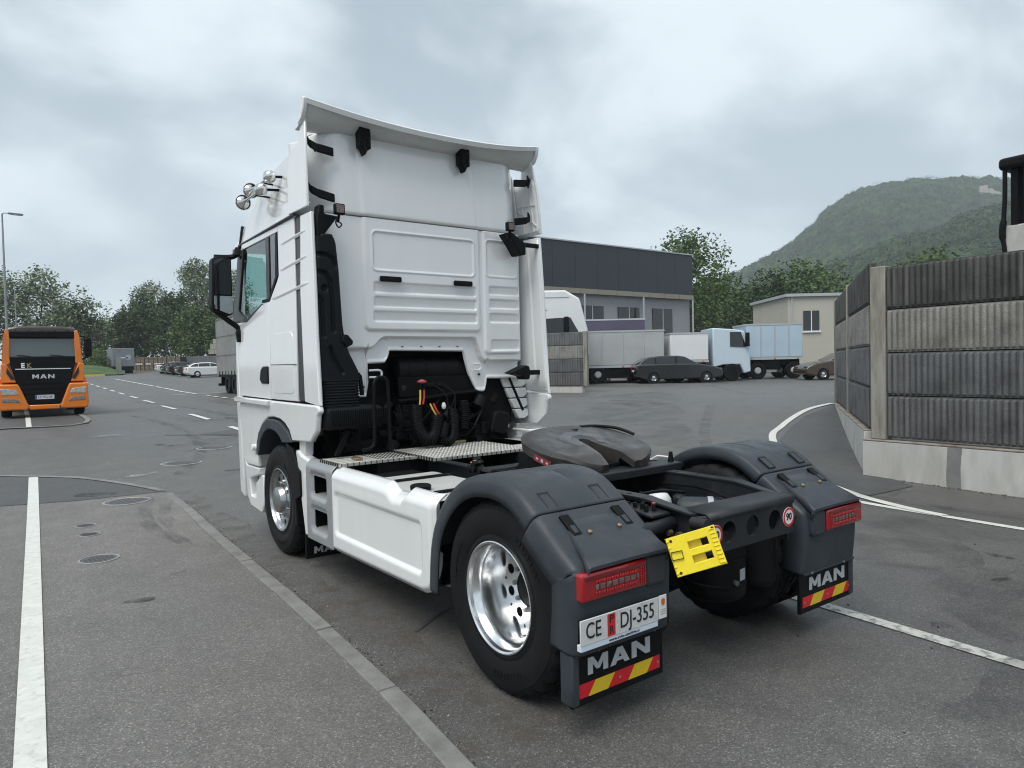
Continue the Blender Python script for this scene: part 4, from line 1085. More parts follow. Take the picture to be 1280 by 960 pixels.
def duct(u, v):
    z = 1.655 + (2.845 - 1.655) * v
    xl, xr = ip(XL, z), ip(XR, z)
    z0 = z
    d = .19; y0 = 2.52
    w = xr - xl; per = 2 * d + w
    t = u * per
    if t < d: x, y, nx_, ny_ = xl, y0 + d - t, -1, 0
    elif t < d + w: x, y, nx_, ny_ = xl + t - d, y0, 0, -1
    else: x, y, nx_, ny_ = xr, y0 + t - d - w, 1, 0
    r = .03
    if y < y0 + r:      # round the rear corners
        if x < xl + r: cx, cy = xl + r, y0 + r
        elif x > xr - r: cx, cy = xr - r, y0 + r
        else: cx = None
        if cx is not None:
            q = Vector((x - cx, y - cy)); q = q.normalized() * r if q.length > r else q
            x, y = cx + q.x, cy + q.y
    if abs(ny_) == 1 or y < y0 + .03:
        for pts, gr in GRV:
            dd = capsule(x - .028, z, pts, gr)
            if dd < .012: y += .026 * sst(.010, -.012, dd)
    if v > .985: y += 0
    return (x, y, z)
k = MB().grid(duct, 96, 170)
du = k.build('intake_duct', SNORK, T, smooth=55, fix=False)
MB().prism([(-1.15, 2.83), (-1.03, 2.83), (-1.035, 2.875), (-1.14, 2.872)], 'y', 2.53, 2.70).build('duct_cap', SNORK, T, bev=.015)
MB().prism([(-1.0, 1.985), (-.975, 2.04), (-.94, 2.035), (-.895, 1.985), (-.90, 1.955), (-.95, 1.93)], 'y', 2.50, 2.54).build('duct_clip', BLACKP, du, bev=.008)
def bell(u, v):
    z = 1.435 + .225 * v
    a = 2 * math.pi * u
    ce, se = math.cos(a), math.sin(a)
    f = 1 + .035 * math.sin(v * 2 * math.pi * 9.5)
    e = .35
    x = -1.0 + .165 * f * abs(ce) ** e * (1 if ce > 0 else -1)
    y = 2.62 + .11 * f * abs(se) ** e * (1 if se > 0 else -1)
    return (x, y, z)
MB().grid(bell, 64, 76).build('duct_bellows', SNORK, T, smooth=70, fix=False)
k = MB().box(-1.17, -.64, 2.46, 2.85, 1.24, 1.435)
fb = k.build('filter_housing', SNORK, T, bev=.05, seg=3)
k = MB()
for i in range(30): k.box(-1.13 + i * .017, -1.123 + i * .017, 2.448, 2.47, 1.27, 1.41)
k.build('housing_ribs', SNORK, fb, bev=.003)
MB().tube(smooth_path([(-.845, 2.60, 1.70), (-.81, 2.60, 1.705), (-.80, 2.60, 1.66), (-.785, 2.60, 1.52)], 5), [.012] * 8 + [.020] * 8, 8).build('duct_latch', BLACKP, T)
P = [(-.92, 2.33, 1.075), (-.86, 2.33, 1.08), (-.815, 2.33, 1.11), (-.805, 2.33, 1.2), (-.80, 2.33, 1.58), (-.795, 2.33, 1.63), (-.765, 2.33, 1.668), (-.72, 2.33, 1.672), (-.685, 2.33, 1.645), (-.672, 2.33, 1.59), (-.665, 2.33, 1.2), (-.66, 2.33, 1.04)]
MB().tube(smooth_path(P, 5), .0155, 10).build('handrail', BLACKP, T, smooth=60)
for x in (-1.02,): MB().obox((x, 2.5, 1.13), (.02, 0, 0), (0, .02, 0), (.05, 0, .10)).build('duct_support', BLACK, T)

# ---- engine bay
eb = MB().box(-.95, .95, 3.05, 3.10, .85, 1.98); eb.build('engine_bulkhead', DIRTY, T)
MB().box(-.66, .72, 2.82, 3.08, 1.93, 2.05).build('engine_tunnel_roof', BLACK, T)
k = MB().lathe([(.10, -.40), (.128, -.385), (.13, -.36), (.13, .30), (.128, .385), (.10, .40)], (.08, 2.93, 1.72), (1, 0, 0), 36, caps=True)
for x in (-.28, -.10, .10, .28): k.lathe([(.131, x - .012), (.136, x - .01), (.136, x + .01), (.131, x + .012)], (.08, 2.93, 1.72), (1, 0, 0), 36)
k.build('air_intake_drum', BLACKP, T, smooth=40)
MB().box(-.33, .50, 2.80, 2.83, 1.47, 1.66).build('coupling_plate', BLACK, T, bev=.006)
MB().cyl((-.28, 2.80, 1.56), (-.28, 2.79, 1.56), .025, n=16).build('plate_hole', BLACKINK, T)
MB().tube(smooth_path([(-.36, 2.76, 1.44), (-.1, 2.75, 1.455), (.3, 2.75, 1.49), (.50, 2.75, 1.495), (.52, 2.78, 1.45)], 5), .020, 8).build('support_tube', BLACK, T)
k = MB()
rnd = random.Random(3)
for i in range(46):
    x, y, z = rnd.uniform(-.85, .85), rnd.uniform(2.72, 3.04), rnd.uniform(.98, 1.42)
    a, b_, c_ = rnd.uniform(.02, .10), rnd.uniform(.02, .08), rnd.uniform(.02, .10)
    if rnd.random() < .5: k.box(x - a, x + a, y - b_, y + b_, z - c_, z + c_)
    else: k.cyl((x - a, y, z), (x + a * rnd.choice((-.2, 1)), y, z + c_), c_ * .6, n=12)
k.build('gearbox_and_engine', DIRTY, T, bev=.006)
k = MB()
for i in range(12):
    x0, x1 = rnd.uniform(-.7, .6), rnd.uniform(-.7, .6)
    k.tube(smooth_path([(x0, 2.78, rnd.uniform(1.1, 1.45)), ((x0 + x1) / 2 + rnd.uniform(-.1, .1), 2.68, rnd.uniform(1.05, 1.25)), (x1, 2.74, rnd.uniform(1.05, 1.45))], 6), rnd.uniform(.006, .014), 6)
k.build('engine_hoses', BLACKP, T)
def coil(path, R_, r, pitch, M, name, n=10):
    pts = [Vector(p) for p in smooth_path(path, 10)]
    o = []; prev = None; acc = 0.0
    for i in range(len(pts) - 1):
        a, b_ = pts[i], pts[i + 1]; d = (b_ - a); l = d.length; d.normalize()
        u = d.orthogonal().normalized() if prev is None else (prev - d * prev.dot(d)).normalized()
        prev = u; w = d.cross(u)
        st = max(1, int(l / pitch * n))
        for k_ in range(st):
            t = k_ / st; ph = 2 * math.pi * (acc + l * t) / pitch
            o.append(a + (b_ - a) * t + R_ * (math.cos(ph) * u + math.sin(ph) * w))
        acc += l
    return MB().tube(o, r, 5).build(name, M, T, smooth=70)
coil([(-.27, 2.60, 1.41), (-.27, 2.58, 1.25), (-.24, 2.56, 1.14), (-.17, 2.55, 1.09), (-.10, 2.56, 1.13), (-.065, 2.58, 1.24), (-.03, 2.62, 1.30)], .052, .0085, .0165, BLACKP, 'coiled_air_line')
coil([(.12, 2.60, 1.35), (.125, 2.58, 1.22), (.10, 2.56, 1.10), (.03, 2.54, 1.05), (-.03, 2.54, 1.09), (.0, 2.56, 1.15), (.03, 2.58, 1.22)], .040, .0075, .0145, BLACKP, 'coiled_cable')
coil([(.30, 2.70, 1.42), (.31, 2.68, 1.28), (.28, 2.66, 1.14)], .050, .008, .02, BLACK, 'corrugated_hose')
k = MB().lathe([(.020, 0), (.030, .01), (.032, .02), (.026, .032), (.010, .036)], (-.185, 2.62, 1.60), (0, 0, 1), 16, caps=True); k.box(-.225, -.145, 2.60, 2.64, 1.608, 1.624)
k.build('air_coupling', PINKCAP, T, bev=.004)
MB().cyl((-.205, 2.62, 1.54), (-.205, 2.62, 1.60), .014, n=10).cyl((-.165, 2.62, 1.54), (-.165, 2.62, 1.60), .014, n=10).build('coupling_neck', BLACK, T)
MB().tube(smooth_path([(-.205, 2.62, 1.56), (-.215, 2.60, 1.48), (-.235, 2.58, 1.40)], 6), .009, 8).build('air_hose', YELHOSE, T)
MB().tube(smooth_path([(-.165, 2.62, 1.56), (-.175, 2.60, 1.48), (-.20, 2.58, 1.41)], 6), .009, 8).build('air_hose', REDHOSE, T)
MB().tube(smooth_path([(-.115, 2.60, 1.41), (-.095, 2.57, 1.34), (-.06, 2.57, 1.29)], 6), .008, 8).build('air_hose', YELHOSE, T)
MB().tube(smooth_path([(-.08, 2.60, 1.41), (-.06, 2.57, 1.34), (-.02, 2.57, 1.29)], 6), .009, 8).build('air_hose', REDHOSE, T)
MB().lathe([(.012, 0), (.018, .01), (.022, .03), (.014, .055), (.012, .06)], (.02, 2.58, 1.355), (0, 0, 1), 12, caps=True).build('white_plug', WHITEST, T)
for x in (-.01, .10): MB().box(x - .05, x + .045, 2.74, 2.80, 1.555, 1.60).build('socket', BLACKP, T, bev=.01)
for x, x2 in ((.02, .09), (.12, .17)): MB().tube(smooth_path([(x, 2.74, 1.57), (x + .06, 2.66, 1.50), (x2, 2.62, 1.40), (x2 - .02, 2.60, 1.34)], 6), .006, 6).build('cable', BLACKP, T)
# right-hand side of the bay: dark box, cover, white inner ribs
MB().box(.60, 1.02, 2.86, 3.04, 1.14, 1.78).build('battery_box', BLACK, T, bev=.03)
MB().prism([(.60, 1.075), (.565, 1.12), (.615, 1.285), (.665, 1.30), (.79, 1.275), (.805, 1.245), (.775, 1.09), (.71, 1.055)], 'y', 2.60, 2.68).build('black_cover', BLACKP, T, bev=.02)
k = MB()
for i in range(4):
    z = 1.62 - i * .11
    k.prism([(.84 + i * .05, z), (1.16, z), (1.17, z - .07), (1.12, z - .10), (.88 + i * .055, z - .10)], 'y', 2.80 - i * .01, 2.84)
k.build('inner_splash_ribs', WHITE2, T, bev=.012)
MB().tube([(.90, 2.74, 1.62), (1.04, 2.70, 1.28)], .014, 6).build('stay_rod', BLACK, T)
MB().box(.93, 1.20, 2.45, 2.75, 1.075, 1.105).build('right_skirt_top', WHITE, T, bev=.012)

# ---- chassis
for s in (-1, 1):
    k = MB().prism([(s * .37, .66), (s * .44, .66), (s * .44, .672), (s * .382, .672), (s * .382, .973), (s * .45, .973), (s * .45, .985), (s * .37, .985)], 'y', -.34, 2.0)
    k.prism([(s * .37, .66), (s * .382, .66), (s * .382, .95), (s * .37, .95)], 'y', 2.0, 4.7)
    k.prism([(-.71, .70), (-.34, .66), (-.34, .985), (-.71, .925)], 'x', *sorted((s * .37, s * .382)))
    fr = k.build('frame_rail', FRAME, T, bev=.003)
    k = MB()
    for i in range(16):
        y = -.55 + i * .155
        for z in (.72, .80, .87):
            if (i + int(z * 100)) % 3: k.cyl((s * .37, y, z), (s * .355, y, z), .012, n=6)
    k.build('frame_bolts', FRAME, fr, smooth=0)
    k = MB().prism([(s * .365, -.34), (s * .455, -.34), (s * .455, 1.05), (s * .365, 1.05)], 'z', .986, 1.0)
    for i in range(7): k.cyl((s * .41, -.2 + i * .17, 1.0), (s * .41, -.2 + i * .17, 1.004), .013, n=10)
    k.build('rail_cap', FRAME, T, bev=.003)
    k = MB(); vs = [(s * .365, -.34, 1.0), (s * .455, -.34, 1.0), (s * .415, -.64, .954), (s * .30, -.70, .9505), (s * .30, -.64, .952), (s * .365, -.62, .958)]
    k.add(vs + [(x, y, z - .016) for x, y, z in vs], [tuple(range(6)), tuple(range(6, 12))[::-1]] + [(i, 6 + i, 6 + (i + 1) % 6, (i + 1) % 6) for i in range(6)])
    k.build('rail_end', FRAME, T, bev=.004)
# rear cross member with three round openings, top flange and rounded edge
k = MB()
g = lambda u, v: (u, -.735, v)
for cx in (-.215, -.005, .205):
    k.holes((cx - .105, cx + .105, .745, .925), (cx, .842), .058, g, 28)
    k.lathe([(.058, 0), (.058, .022)], (cx, -.735, .842), (0, 1, 0), 28)
k.box(-.385, -.32, -.735, -.713, .745, .925); k.box(.31, .385, -.735, -.713, .745, .925)
k.build('rear_cross_member', FRAME, T, smooth=30, fix=False)
k = MB()
prof = [(-.735, .92), (-.733, .935), (-.725, .945), (-.71, .95), (-.55, .95)]
for x in (-.385, .385): k.v += [(x, y, z) for y, z in prof]
k.f += [(i, i + 1, i + 6, i + 5) for i in range(4)]
k.build('cross_member_flange', FRAME, T, smooth=60, solid=.012, fix=False)
MB().box(-.40, .40, -.71, -.65, .735, .750).build('cross_member_foot', FRAME, T, bev=.004)
MB().cyl((-.405, -.745, .905), (-.405, -.65, .905), .035, n=20).build('tube_end', BLACKINK, T)
def sign90(x):
    y = -.740
    st = MB().cyl((x, y + .003, .842), (x, y - .001, .842), .056, n=40).build('speed_sticker', WHITEST, T, smooth=30)
    MB().lathe([(.054, 0), (.0545, .0015), (.0425, .0015), (.042, 0)], (x, y - .001, .842), (0, -1, 0), 40).build('red_ring', REDINK, st)
    lettering('90', .056, frame((x, y - .002, .842), (1, 0, 0), (0, 0, 1)), BLACKINK, st, bold=.0012)
sign90(-.335); sign90(.335)
# fifth wheel
def fwz(y): return 1.125 + .24 * (y - .25) - (.35 * (.36 - y) if y < .36 else 0)
def fw_out(i, n):
    a0 = R(-72); a1 = R(252)
    a = a0 + (a1 - a0) * i / n
    c_, q_ = math.cos(a), math.sin(a)
    x = .485 * abs(c_) ** .82 * (1 if c_ > 0 else -1)
    y = .60 + (.365 if q_ > 0 else .36) * abs(q_) ** .86 * (1 if q_ > 0 else -1)
    return x, y
TH = [(.24, .125), (.34, .10), (.44, .072), (.54, .050), (.62, .043)]
def fw_in(x, y):
    if y > .62:
        a = math.atan2(y - .62, x); return .043 * math.cos(a), .62 + .043 * math.sin(a)
    t = ip(TH, y); return (t if x > 0 else -t), y
n_, rows_ = 84, 10
k = MB(); vt = []
for j in range(rows_ + 1):
    for i in range(n_ + 1):
        px, py = fw_out(i, n_); qx, qy = fw_in(px, py); t = j / rows_
        x, y = qx + (px - qx) * t, qy + (py - qy) * t
        vt.append((x, y, fwz(y) - .018 * sst(.90, 1.0, t) ** 2 - .006 * sst(.12, .0, t)))
m_ = n_ + 1
k.add(vt, [(j * m_ + i, j * m_ + i + 1, (j + 1) * m_ + i + 1, (j + 1) * m_ + i) for j in range(rows_) for i in range(n_)])
for idx, dz in ((rows_, .062), (0, .10)):
    base = len(k.v)
    for i in range(m_):
        x, y, z = vt[idx * m_ + i]
        dd_ = dz if y > .38 else .045
        k.v += [(x, y, z), (x * .985, .6 + (y - .6) * .97, z - dd_)]
    k.f += [(base + 2 * i, base + 2 * i + 2, base + 2 * i + 3, base + 2 * i + 1) for i in range(m_ - 1)]
for i in (0, m_ - 1):
    base = len(k.v)
    for j in range(rows_ + 1):
        x, y, z = vt[j * m_ + i]; k.v += [(x, y, z), (x, y + .01, z - .045)]
    k.f += [(base + 2 * j, base + 2 * j + 1, base + 2 * j + 3, base + 2 * j + 2) for j in range(rows_)]
fwo = k.build('fifth_wheel', FIFTH, T, smooth=40)
k = MB()
for i in range(49):
    a = R(-48) + R(276) * i / 48
    for r_ in (.085, .160 + .008 * math.sin(5 * a)):
        x, y = r_ * 1.15 * math.cos(a), .63 + r_ * math.sin(a)
        k.v.append((x, y, fwz(y) + .0012))
k.f += [(2 * i, 2 * i + 1, 2 * i + 3, 2 * i + 2) for i in range(48)]
k.build('scraped_ring', FIFTH2, fwo, fix=False)
MB().prism([(-.06, .34), (.06, .34), (.05, .66), (-.05, .66)], 'z', 1.06, 1.075).build('jaw_plate', BLACK, fwo)
for s in (-1, 1):
    MB().prism([(.34, 1.0), (.90, 1.0), (.80, 1.09), (.72, 1.13), (.54, 1.12), (.44, 1.07)], 'x', s * .40 - .045, s * .40 + .045).build('fifth_wheel_pedestal', BLACK, fwo, bev=.012)
MB().tube(smooth_path([(.26, .90, 1.275), (.36, .84, 1.272), (.45, .74, 1.255), (.495, .62, 1.215)], 5), .012, 8).build('release_cable', BLACKP, fwo)
MB().box(.20, .29, .87, .92, 1.25, 1.285).build('cable_clamp', BLACKP, fwo, bev=.008)
MB().cyl((.10, .84, 1.264), (.10, .84, 1.271), .024, n=20).build('plate_hole', BLACKINK, fwo)
lb = MB().obox((-.487, .50, 1.125), (.0012, 0, 0), (0, .085, .019), (0, -.004, .021)).build('red_label', mat('faded_red_label', (.20, .02, .025), .5, var=.3, scale=40), fwo)
for i in range(3): MB().obox((-.4885, .50 + .05 * (i - 1), 1.125 + .0115 * (i - 1)), (.0012, 0, 0), (0, .011, .003), (0, -.002, .006 + .004 * (i % 2))).build('label_print', GREYLET, fwo)
# mounting plate across the frame, ridged
k = MB()
for i in range(6):
    k.prism([(.20 + i * .14, .99), (.32 + i * .14, .99), (.305 + i * .14, 1.018), (.215 + i * .14, 1.018)], 'x', -.54, .54)
k.build('mounting_plate', BLACK, T, bev=.004)
MB().box(-.58, .58, .22, .40, 1.003, 1.04).build('mounting_angle', FRAME, T, bev=.01)
MB().box(-.58, .58, .96, 1.08, 1.003, 1.03).build('mounting_angle', FRAME, T, bev=.01)
for s in (-1, 1): MB().cyl((s * .53, .30, 1.04), (s * .53, .30, 1.11), .022, .012, 12).build('grease_nipple', BLACK, T)
# rear axle, bellows, tanks, shock absorbers
MB().cyl((-.95, 0, .52), (.95, 0, .52), .10, n=20).build('rear_axle', BLACK, T)
MB().lathe([(.05, -.26), (.16, -.22), (.23, -.1), (.25, 0), (.23, .1), (.16, .2), (.08, .26)], (0, .0, .53), (0, 1, 0), 28, caps=True).build('differential', BLACK, T)
def drum(x, y, r, z0, z1, name, M, band=True):
    k = MB().lathe([(r * .55, 0), (r * .85, .008), (r * .97, .03), (r, .06), (r, z1 - z0 - .06), (r * .97, z1 - z0 - .03), (r * .8, z1 - z0)], (x, y, z0), (0, 0, 1), 40, caps=True)
    if band:
        for t in (.28, .72):
            zz_ = (z1 - z0) * t; k.lathe([(r, zz_ - .008), (r + .004, zz_ - .004), (r + .004, zz_ + .004), (r, zz_ + .008)], (x, y, 0 + z0), (0, 0, 1), 40)
    return k.build(name, M, T, smooth=40)
dr = drum(.13, -.38, .175, .335, .70, 'air_tank', BLACKP)
MB().obox((.150, -.555, .50), (.028, .0032, 0), (-.0001, .0012, 0), (0, 0, .034)).build('tank_label', GREYLET, dr)
MB().lathe([(.001, .02), (.016, .018), (.018, 0)], (.09, -.548, .46), (-.2, -1, 0), 12).build('drain_valve', IRON, dr)
drum(.50, -.42, .105, .34, .70, 'air_bellows', RUBBER, False)
drum(-.50, -.42, .105, .30, .70, 'air_bellows', RUBBER, False)
MB().lathe([(.05, -.19), (.075, -.18), (.085, -.16), (.085, .16), (.075, .18), (.05, .19)], (.30, -.20, .80), (.55, -.6, 0), 28, caps=True).build('air_cylinder', GREYP, T, smooth=40)
MB().lathe([(.0865, -.018), (.0885, -.016), (.0885, .016), (.0865, .018)], (.31, -.21, .80), (.55, -.6, 0), 28).build('cylinder_strap', GREYLET, T)
MB().lathe([(.085, -.03), (.08, .0), (.06, .03), (.03, .042), (.001, .045)], (.22, .14, .84), (0, 0, 1), 24).build('white_reservoir', WHITE2, T, smooth=60)
MB().cyl((.34, .20, .80), (.34, .20, .89), .05, n=16).build('reservoir_valve', BLACKP, T, bev=.008)
for s in (-1, 1):
    MB().tube([(s * .40, -.50, .885), (s * .60, -.52, .875)], .036, 14).tube([(s * .60, -.52, .875), (s * .74, -.53, .865)], .042, 14).build('fender_stay', FRAME, T, smooth=50)
k = MB().obox((-.49, -.39, .945), (.075, 0, 0), (0, .12, .012), (0, -.001, .010))
vb = k.build('valve_panel', FRAME, T, bev=.006)
for i, (dx_, dy_) in enumerate(((-.05, .08), (-.035, .04), (-.02, -.0), (.03, .03), (.045, -.03), (.01, -.06), (-.045, -.05))):
    MB().cyl((-.49 + dx_ * .9, -.39 + dy_, .952), (-.49 + dx_ * .9, -.39 + dy_, .986), .014, .011, 10).build('valve_knob', REDINK if i == 4 else BLACKP, vb, bev=.003)
k = MB()
for i in range(5): k.cyl((-.44, -.60 + i * .065, .84), (-.47, -.60 + i * .065, .84), .017, n=6)
k.build('rail_nuts', BRASS, T)
k = MB()
for i in range(14):
    x = rnd.uniform(-.33, .33); y = rnd.uniform(-.5, 1.9)
    k.tube(smooth_path([(x, y, .78), (x + rnd.uniform(-.1, .1), y + .3, .74), (x + rnd.uniform(-.1, .1), y + .6, .80)], 5), rnd.uniform(.008, .018), 6)
k.build('frame_pipes', BLACK, T)
for P_ in ([(-.30, -.60, .80), (-.20, -.35, .86), (-.05, -.1, .84), (.05, .15, .90)], [(-.34, .1, .84), (-.20, .0, .92), (.05, -.02, .93), (.25, -.05, .90)], [(.34, -.55, .86), (.30, -.35, .90), (.34, -.1, .93), (.33, .2, .92)], [(-.33, -.5, .90), (-.31, -.2, .93), (-.33, .1, .94), (-.33, .35, .93)]):
    MB().tube(smooth_path(P_, 6), .011, 8).build('air_pipe', BLACKP, T)
for x, y, z in ((-.25, -.30, .84), (.08, -.32, .80), (-.12, .10, .84), (.33, .05, .84), (-.30, .25, .86)):
    k = MB().lathe([(.02, 0), (.045, .005), (.05, .02), (.05, .06), (.03, .075), (.012, .08)], (x, y, z - .05), (0, 0, 1), 16, caps=True); k.box(x - .06, x + .06, y - .02, y + .02, z - .06, z - .045)
    k.build('brake_valve', FRAME, T, bev=.004)
for y in (1.25, 1.75, 2.2): MB().box(-.37, .37, y - .05, y + .05, .70, .86).build('cross_tube', BLACK, T, bev=.02)
MB().cyl((0, .25, .62), (0, 3.0, .82), .06, n=16).build('drive_shaft', BLACK, T)
MB().box(-.85, .85, 2.2, 4.6, .72, 1.0).build('engine_underside', DIRTY, T, bev=.03)
k = MB()
for i in range(9): k.obox((-.42 + rnd.uniform(-.06, .06), 1.35 + rnd.uniform(-.1, .1), 1.0 + rnd.uniform(-.03, .03)), (.03, 0, 0), (0, .02, .01), (0, -.01, .02))
k.build('valve_block', BLACKP, T, bev=.006)
MB().tube(smooth_path([(-.47, 1.38, 1.02), (-.44, 1.365, 1.035), (-.41, 1.35, 1.02)], 4), .008, 6).build('yellow_tag', YELHOSE, T)
# deck plates with raised lozenges and toothed edges
def deck(x0, x1, y0, y1, z, name):
    k = MB().box(x0, x1, y0, y1, z - .022, z)
    o = k.build(name, CHECK, T, smooth=0)
    k = MB(); i = 0
    y = y0 + .02
    while y < y1 - .01:
        x = x0 + .02 + (i % 2) * .018; j = i
        while x < x1 - .015:
            a = .013 if (j % 2) else .005; b_ = .018 - a
            k.add([(x - a, y, z), (x, y - b_, z), (x + a, y, z), (x, y + b_, z), (x, y, z + .006)], [(0, 1, 4), (1, 2, 4), (2, 3, 4), (3, 0, 4)])
            x += .036; j += 1
        y += .026; i += 1
    q = k.build('tread_lozenges', CHECK, o, smooth=0, fix=False); q['kind'] = 'stuff'
    k = MB()
    n = int((y1 - y0) / .045)
    for i in range(n): k.box(x0 - .005, x0 + .022, y0 + .015 + i * .045, y0 + .035 + i * .045, z - .024, z + .0025)
    n = int((x1 - x0) / .05)
    for i in range(n): k.box(x0 + .02 + i * .05, x0 + .026 + i * .05, y0 - .004, y0 + .012, z - .024, z + .002)
    k.build('edge_teeth', BLACKINK, o, smooth=0)
deck(-1.19, -.50, 2.17, 2.60, 1.0, 'deck_plate')
deck(-.49, .52, 1.90, 2.70, 1.004, 'deck_plate')
MB().box(.53, 1.16, 2.0, 2.75, .985, 1.0).build('smooth_deck', ALU, T, bev=.005)
MB().obox((-.98, 2.30, 1.015), (.03, 0, 0), (0, .05, 0), (0, 0, .012)).build('deck_hinge', BRASS, T, bev=.006)
MB().obox((.26, 2.72, 1.02), (.07, 0, 0), (0, .03, 0), (0, 0, .014)).build('deck_hinge', BRASS, T, bev=.006)
# side skirts, step panels and tanks
for s in (-1, 1):
    def skirt(u, v, s=s):
        y = .645 + (2.215 - .645) * u
        zt = ip([(.64, .965), (.98, .965), (1.02, .945), (1.05, .925), (1.17, .918), (1.22, .935), (1.255, .96), (1.30, .972), (2.3, .972)], y)
        zb = ip([(.64, .66), (.655, .50), (.68, .41), (.72, .365), (.79, .345), (2.3, .318)], y)
        z = zb + (zt - zb) * v
        roll_ = .075 * max(0, (z - zt + .085) / .085) ** 2.2 if z > zt - .085 else 0
        h = .020 * sst(.004, -.030, rrd(y, z, .775, 2.185, .445, .80, .05))
        e = .03 * sst(.04, .0, z - zb)
        e += .03 * sst(.685, .645, y)
        return (s * (1.225 - roll_ - h - e), y, z)
    MB().grid(skirt, 200, 80).build('side_skirt', WHITE, T, solid=.012, smooth=55, fix=False)
    def sp(u, v, s=s):
        y = 2.225 + .565 * u
        zt, zb = .985, ip([(2.2, .322), (2.8, .318)], y)
        z = zb + (zt - zb) * v
        roll_ = .06 * max(0, (z - zt + .07) / .07) ** 2.2 if z > zt - .07 else 0
        bead = 0
        for z0, z1 in ((.70, .875), (.415, .59)):
            d = rrd(y, z, 2.36, 2.68, z0, z1, .03)
            bead -= .018 * sst(.045, .0, d)
        return (s * (1.222 - roll_ + bead), y, z)
    def keep(u, v):
        y = 2.225 + .565 * u; z = .32 + .665 * v
        return rrd(y, z, 2.375, 2.665, .71, .865, .025) > 0 and rrd(y, z, 2.375, 2.665, .425, .58, .025) > 0
    stp = MB().grid(sp, 113, 133, keep).build('step_panel', SILVER, T, solid=.012, smooth=50, fix=False)
    for z0, z1 in ((.70, .875), (.415, .59)):
        a, b_ = min(s * 1.195, s * .95), max(s * 1.195, s * .95)
        MB().box(a, b_, 2.36, 2.69, z0 - .03, z0 + .004).build('step_tread', CHECK, stp, bev=.004)
        MB().box(min(s * .95, s * .96), max(s * .95, s * .96), 2.34, 2.70, z0 - .04, z1 + .03).build('step_back', BLACKINK, stp)
        for yy in (2.345, 2.685): MB().box(a, b_, yy, yy + .012, z0 - .03, z1 + .02).build('step_cheek', BLACK, stp)
        MB().box(a, b_, 2.345, 2.69, z1 + .012, z1 + .02).build('step_ceiling', BLACK, stp)
    k = MB()
    for yy, zz_ in ((2.26, .93), (2.26, .62), (2.26, .37), (2.755, .90), (2.755, .62), (2.755, .37)): k.cyl((s * 1.218, yy, zz_), (s * 1.226, yy, zz_), .007, n=8)
    k.build('step_rivets', IRON2, stp)
    f = frame((s * 1.222, 2.5, .645), (0, -s * -1 if s > 0 else -1, 0), (0, 0, 1))
    block_word('MAN', -.09, .18, -.018, .036, frame((s * 1.2185, 2.52, .645), (0, s, 0), (0, 0, 1)), SILVER, stp)
# fuel tank (left) and black tank
def rbox(x0, x1, z0, z1, r, n=6):
    o = []
    for cx, cz, a0 in ((x1 - r, z1 - r, 0), (x0 + r, z1 - r, 90), (x0 + r, z0 + r, 180), (x1 - r, z0 + r, 270)):
        for i in range(n + 1):
            a = R(a0 + 90 * i / n); o.append((cx + r * math.cos(a), cz + r * math.sin(a)))
    return o
for s in (-1, 1):
    x0, x1 = (-1.155, -.47) if s < 0 else (.47, 1.155)
    tk = MB().prism(rbox(x0, x1, .36, .925, .12), 'y', .70, 1.78).build('fuel_tank', ALU, T, bev=.015)
    for y in (.92, 1.52):
        p = rbox(x0 - .006, x1 + .006, .354, .933, .125)
        k = MB()
        for q in p: k.v += [(q[0], y - .028, q[1]), (q[0], y + .028, q[1])]
        n = len(p); k.f += [(2 * i, 2 * ((i + 1) % n), 2 * ((i + 1) % n) + 1, 2 * i + 1) for i in range(n)]
        k.build('tank_strap', BLACKP, tk, solid=.006, fix=False)
    MB().lathe([(.055, 0), (.055, .02), (.07, .022), (.072, .05), (.062, .058), (.001, .06)], (s * 1.05, 1.11, .905), (0, 0, 1), 24).build('tank_cap', BLACKP, tk)
    MB().lathe([(.03, 0), (.03, .015), (.018, .02), (.018, .045), (.001, .047)], (s * .66, 1.05, .925), (0, 0, 1), 14).build('tank_sender', GREYLET, tk)
    MB().prism(rbox(min(s * .50, s * 1.15), max(s * .50, s * 1.15), .38, .90, .08), 'y', 1.84, 2.15).build('side_tank', BLACKP, T, bev=.02)
    MB().box(min(s * 1.17, s * .5), max(s * 1.17, s * .5), .645, .66, .42, .93).build('tank_bracket', BLACK, T)

# ---- rear wings, lamps, mud flaps
prof_u = [(.672, .40), (.668, .50), (.650, .64), (.615, .76), (.56, .865), (.48, .965), (.38, 1.05), (.26, 1.115), (.13, 1.15), (0.0, 1.160), (-.12, 1.15), (-.22, 1.118), (-.30, 1.072), (-.375, 1.018)]
prof_l = [(-.380, 1.012), (-.44, .968), (-.51, .915), (-.575, .868), (-.625, .835), (-.655, .812), (-.668, .78), (-.672, .70), (-.668, .58), (-.660, .49), (-.652, .418)]
def loft(prof, sect, s):
    k = MB(); n = len(prof); m_ = len(sect)
    for i, (y, z) in enumerate(prof):
        a = Vector(prof[max(i - 1, 0)]); b_ = Vector(prof[min(i + 1, n - 1)])
        d = (b_ - a).normalized(); nrm = Vector((-d.y, d.x))   # points inward (towards the axle)
        if nrm.dot(Vector((0 - y, .5 - z))) < 0: nrm = -nrm
        for x, dep in sect:
            dp = dep(i) if callable(dep) else dep
            k.v.append((s * x, y + nrm.x * dp, z + nrm.y * dp))
    for i in range(n - 1):
        for j in range(m_ - 1): k.f.append((i * m_ + j, i * m_ + j + 1, (i + 1) * m_ + j + 1, (i + 1) * m_ + j))
    return k
